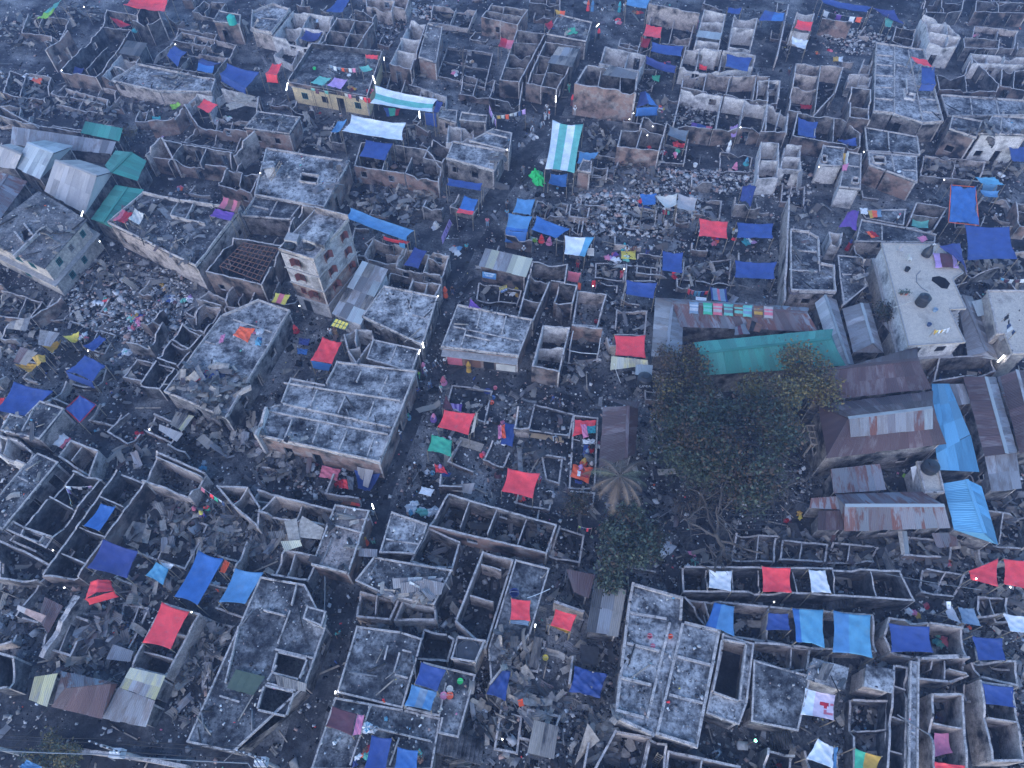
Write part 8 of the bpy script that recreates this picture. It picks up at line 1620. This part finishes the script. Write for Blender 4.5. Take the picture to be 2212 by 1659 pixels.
for j,(a_,b_) in enumerate(((t0,t1),(t1,t2),(t2,t3),(t3,t4))):
    for k in range(4):
        o = Vector((.0,(-.9,-.35,.35,.9)[k]*.6,-.15-.5*(k % 2)));mb = MB();mb.tube([a_+o+(b_-a_)*i/10-Vector((0,0,(.5+.12*k)*4*(i/10)*(1-i/10))) for i in range(11)],.022 if k else .04,4);tag(mb.obj('cable',C('black' if k else 'grey')),('thick grey cable bundle','upper thin cable','middle thin cable','lower thin cable')[k]+(' running off the left edge',' between the two street poles',' from the transformer pole to the alley mouth',' leaving the alley mouth pole')[j],'cable')
P = px('03','510,1480 700,1525 950,1560 1250,1600 1600,1668');L_ = [W(q,1.0) for q in P];T = thing('street_wall',tuple(L_[0].xy)+(0,),'low pale wall below the dark street at the bottom left','wall');T['kind'] = 'thing';rg = R('sw')
for a_,b_ in zip(L_,L_[1:]): wall_mesh(a_.xy,b_.xy,0,1.0,.3,[],.03,rg).obj('wall',[M['pale'],M['grey'],M['top']],T)
for tile,a,b,z1,z2,lb in (('21','880,1480','940,1650',3,1,'slack white rope hanging below the orange red tarp'),('31','1700,1340','1985,1450',3.5,2.6,'thin wire to the long bright tube lamp'),('33','1010,-20','1840,120',3,3,'thin dark wire across the lower right lane'),('23','130,190','330,110',4,3.2,'white bamboo rod leaning over the alley wall'),('13','590,300','595,0',4.5,5,'thin cord rising from the small box cabin'),('21','1640,1620','1720,1400',4,4.5,'thin pale wire over the green roof')):
    mb = MB();p,q = at(tile,a,z1),at(tile,b,z2);mb.tube([p+(q-p)*i/6-Vector((0,0,.15*4*(i/6)*(1-i/6))) for i in range(7)],.025,4);tag(mb.obj('wire',C('white' if 'white' in lb or 'pale' in lb else 'grey')),lb,'wire')
# bent white pipes of the sooty floor; ladder
P = [at('21',s,z) for s,z in (('530,1200',2.2),('500,1330',1.4),('495,1370',.7),('600,1390',.5),('745,1400',.6),('765,1260',1.6))];mb = MB();mb.tube(P,.05,6);tag(mb.obj('bent_pipe',C('white')),'bent white pipe frame over the sooty floor','pipe')
def ladder(tile,a,b,z1,z2,label,n=7):
    p,q = at(tile,a,z1),at(tile,b,z2);T = thing('ladder',tuple(p),label,'ladder');s = Vector((-(q-p).y,(q-p).x,0)).normalized()*.22
    for k in (-1,1): mb = MB();mb.bar(p+s*k,q+s*k,.06);mb.obj('rail',M['bamboo'],T)
    for i in range(n): c = p+(q-p)*(i+.5)/n;mb = MB();mb.bar(c-s,c+s,.045);mb.obj('rung',M['bamboo'],T)
ladder('10','120,1560','215,1400',3.4,5,'wooden ladder leaning near the white stair cabin');ladder('23','1220,1640','1285,1540',.2,2.4,'ladder standing in the narrow dark room at the bottom')
# the yellow glazed canopy at the tower foot
q = [at('11',s,z) for s,z in (('690,1092',2.6),('805,1132',2.6),('770,1192',2.1),('645,1158',2.1))];T = thing('glazed_canopy',(q[0].x,q[0].y,0),'small canopy of yellow panes in a dark frame at the tower foot','canopy')
for i in range(4):
    for j in range(2):
        B = lambda u,v: (q[0]+(q[1]-q[0])*u)*(1-v)+(q[3]+(q[2]-q[3])*u)*v
        mb = MB();mb.quad(B(i/4+.02,j/2+.04),B(i/4+.02,j/2+.46),B(i/4+.23,j/2+.46),B(i/4+.23,j/2+.04));mb.obj('pane',C('yellow'),T)
for i in range(5): mb = MB();mb.bar(B(i/4,0),B(i/4,1),.06);mb.obj('frame_bar',M['shutterg'],T)
for e in (q[2],q[3]): mb = MB();mb.bar((e.x,e.y,0),e,.07);mb.obj('post',M['steel'],T)
# ------------------------------------------------------------------ the smoky air
def build_haze(density):
    m = bpy.data.materials.new('haze_air'); m.use_nodes = True; t = m.node_tree; t.nodes.remove(t.nodes['Principled BSDF'])
    v = t.nodes.new('ShaderNodeVolumePrincipled'); v.inputs['Density'].default_value = density; v.inputs['Color'].default_value = (.34, .47, .80, 1); v.inputs['Anisotropy'].default_value = .1
    t.links.new(v.outputs[0], t.nodes['Material Output'].inputs['Volume'])
    me = bpy.data.meshes.new('haze'); bm = bmesh.new(); bmesh.ops.create_cube(bm, size=1)
    for q in bm.verts: q.co = Vector((q.co.x*900, 250+q.co.y*800, 33+q.co.z*68))
    bm.to_mesh(me); bm.free(); me.materials.append(m); o = bpy.data.objects.new('haze', me); col.objects.link(o); o['kind'] = 'stuff'; o['label'] = 'thin blue smoke haze hanging over the burnt settlement'
build_haze(.0010)
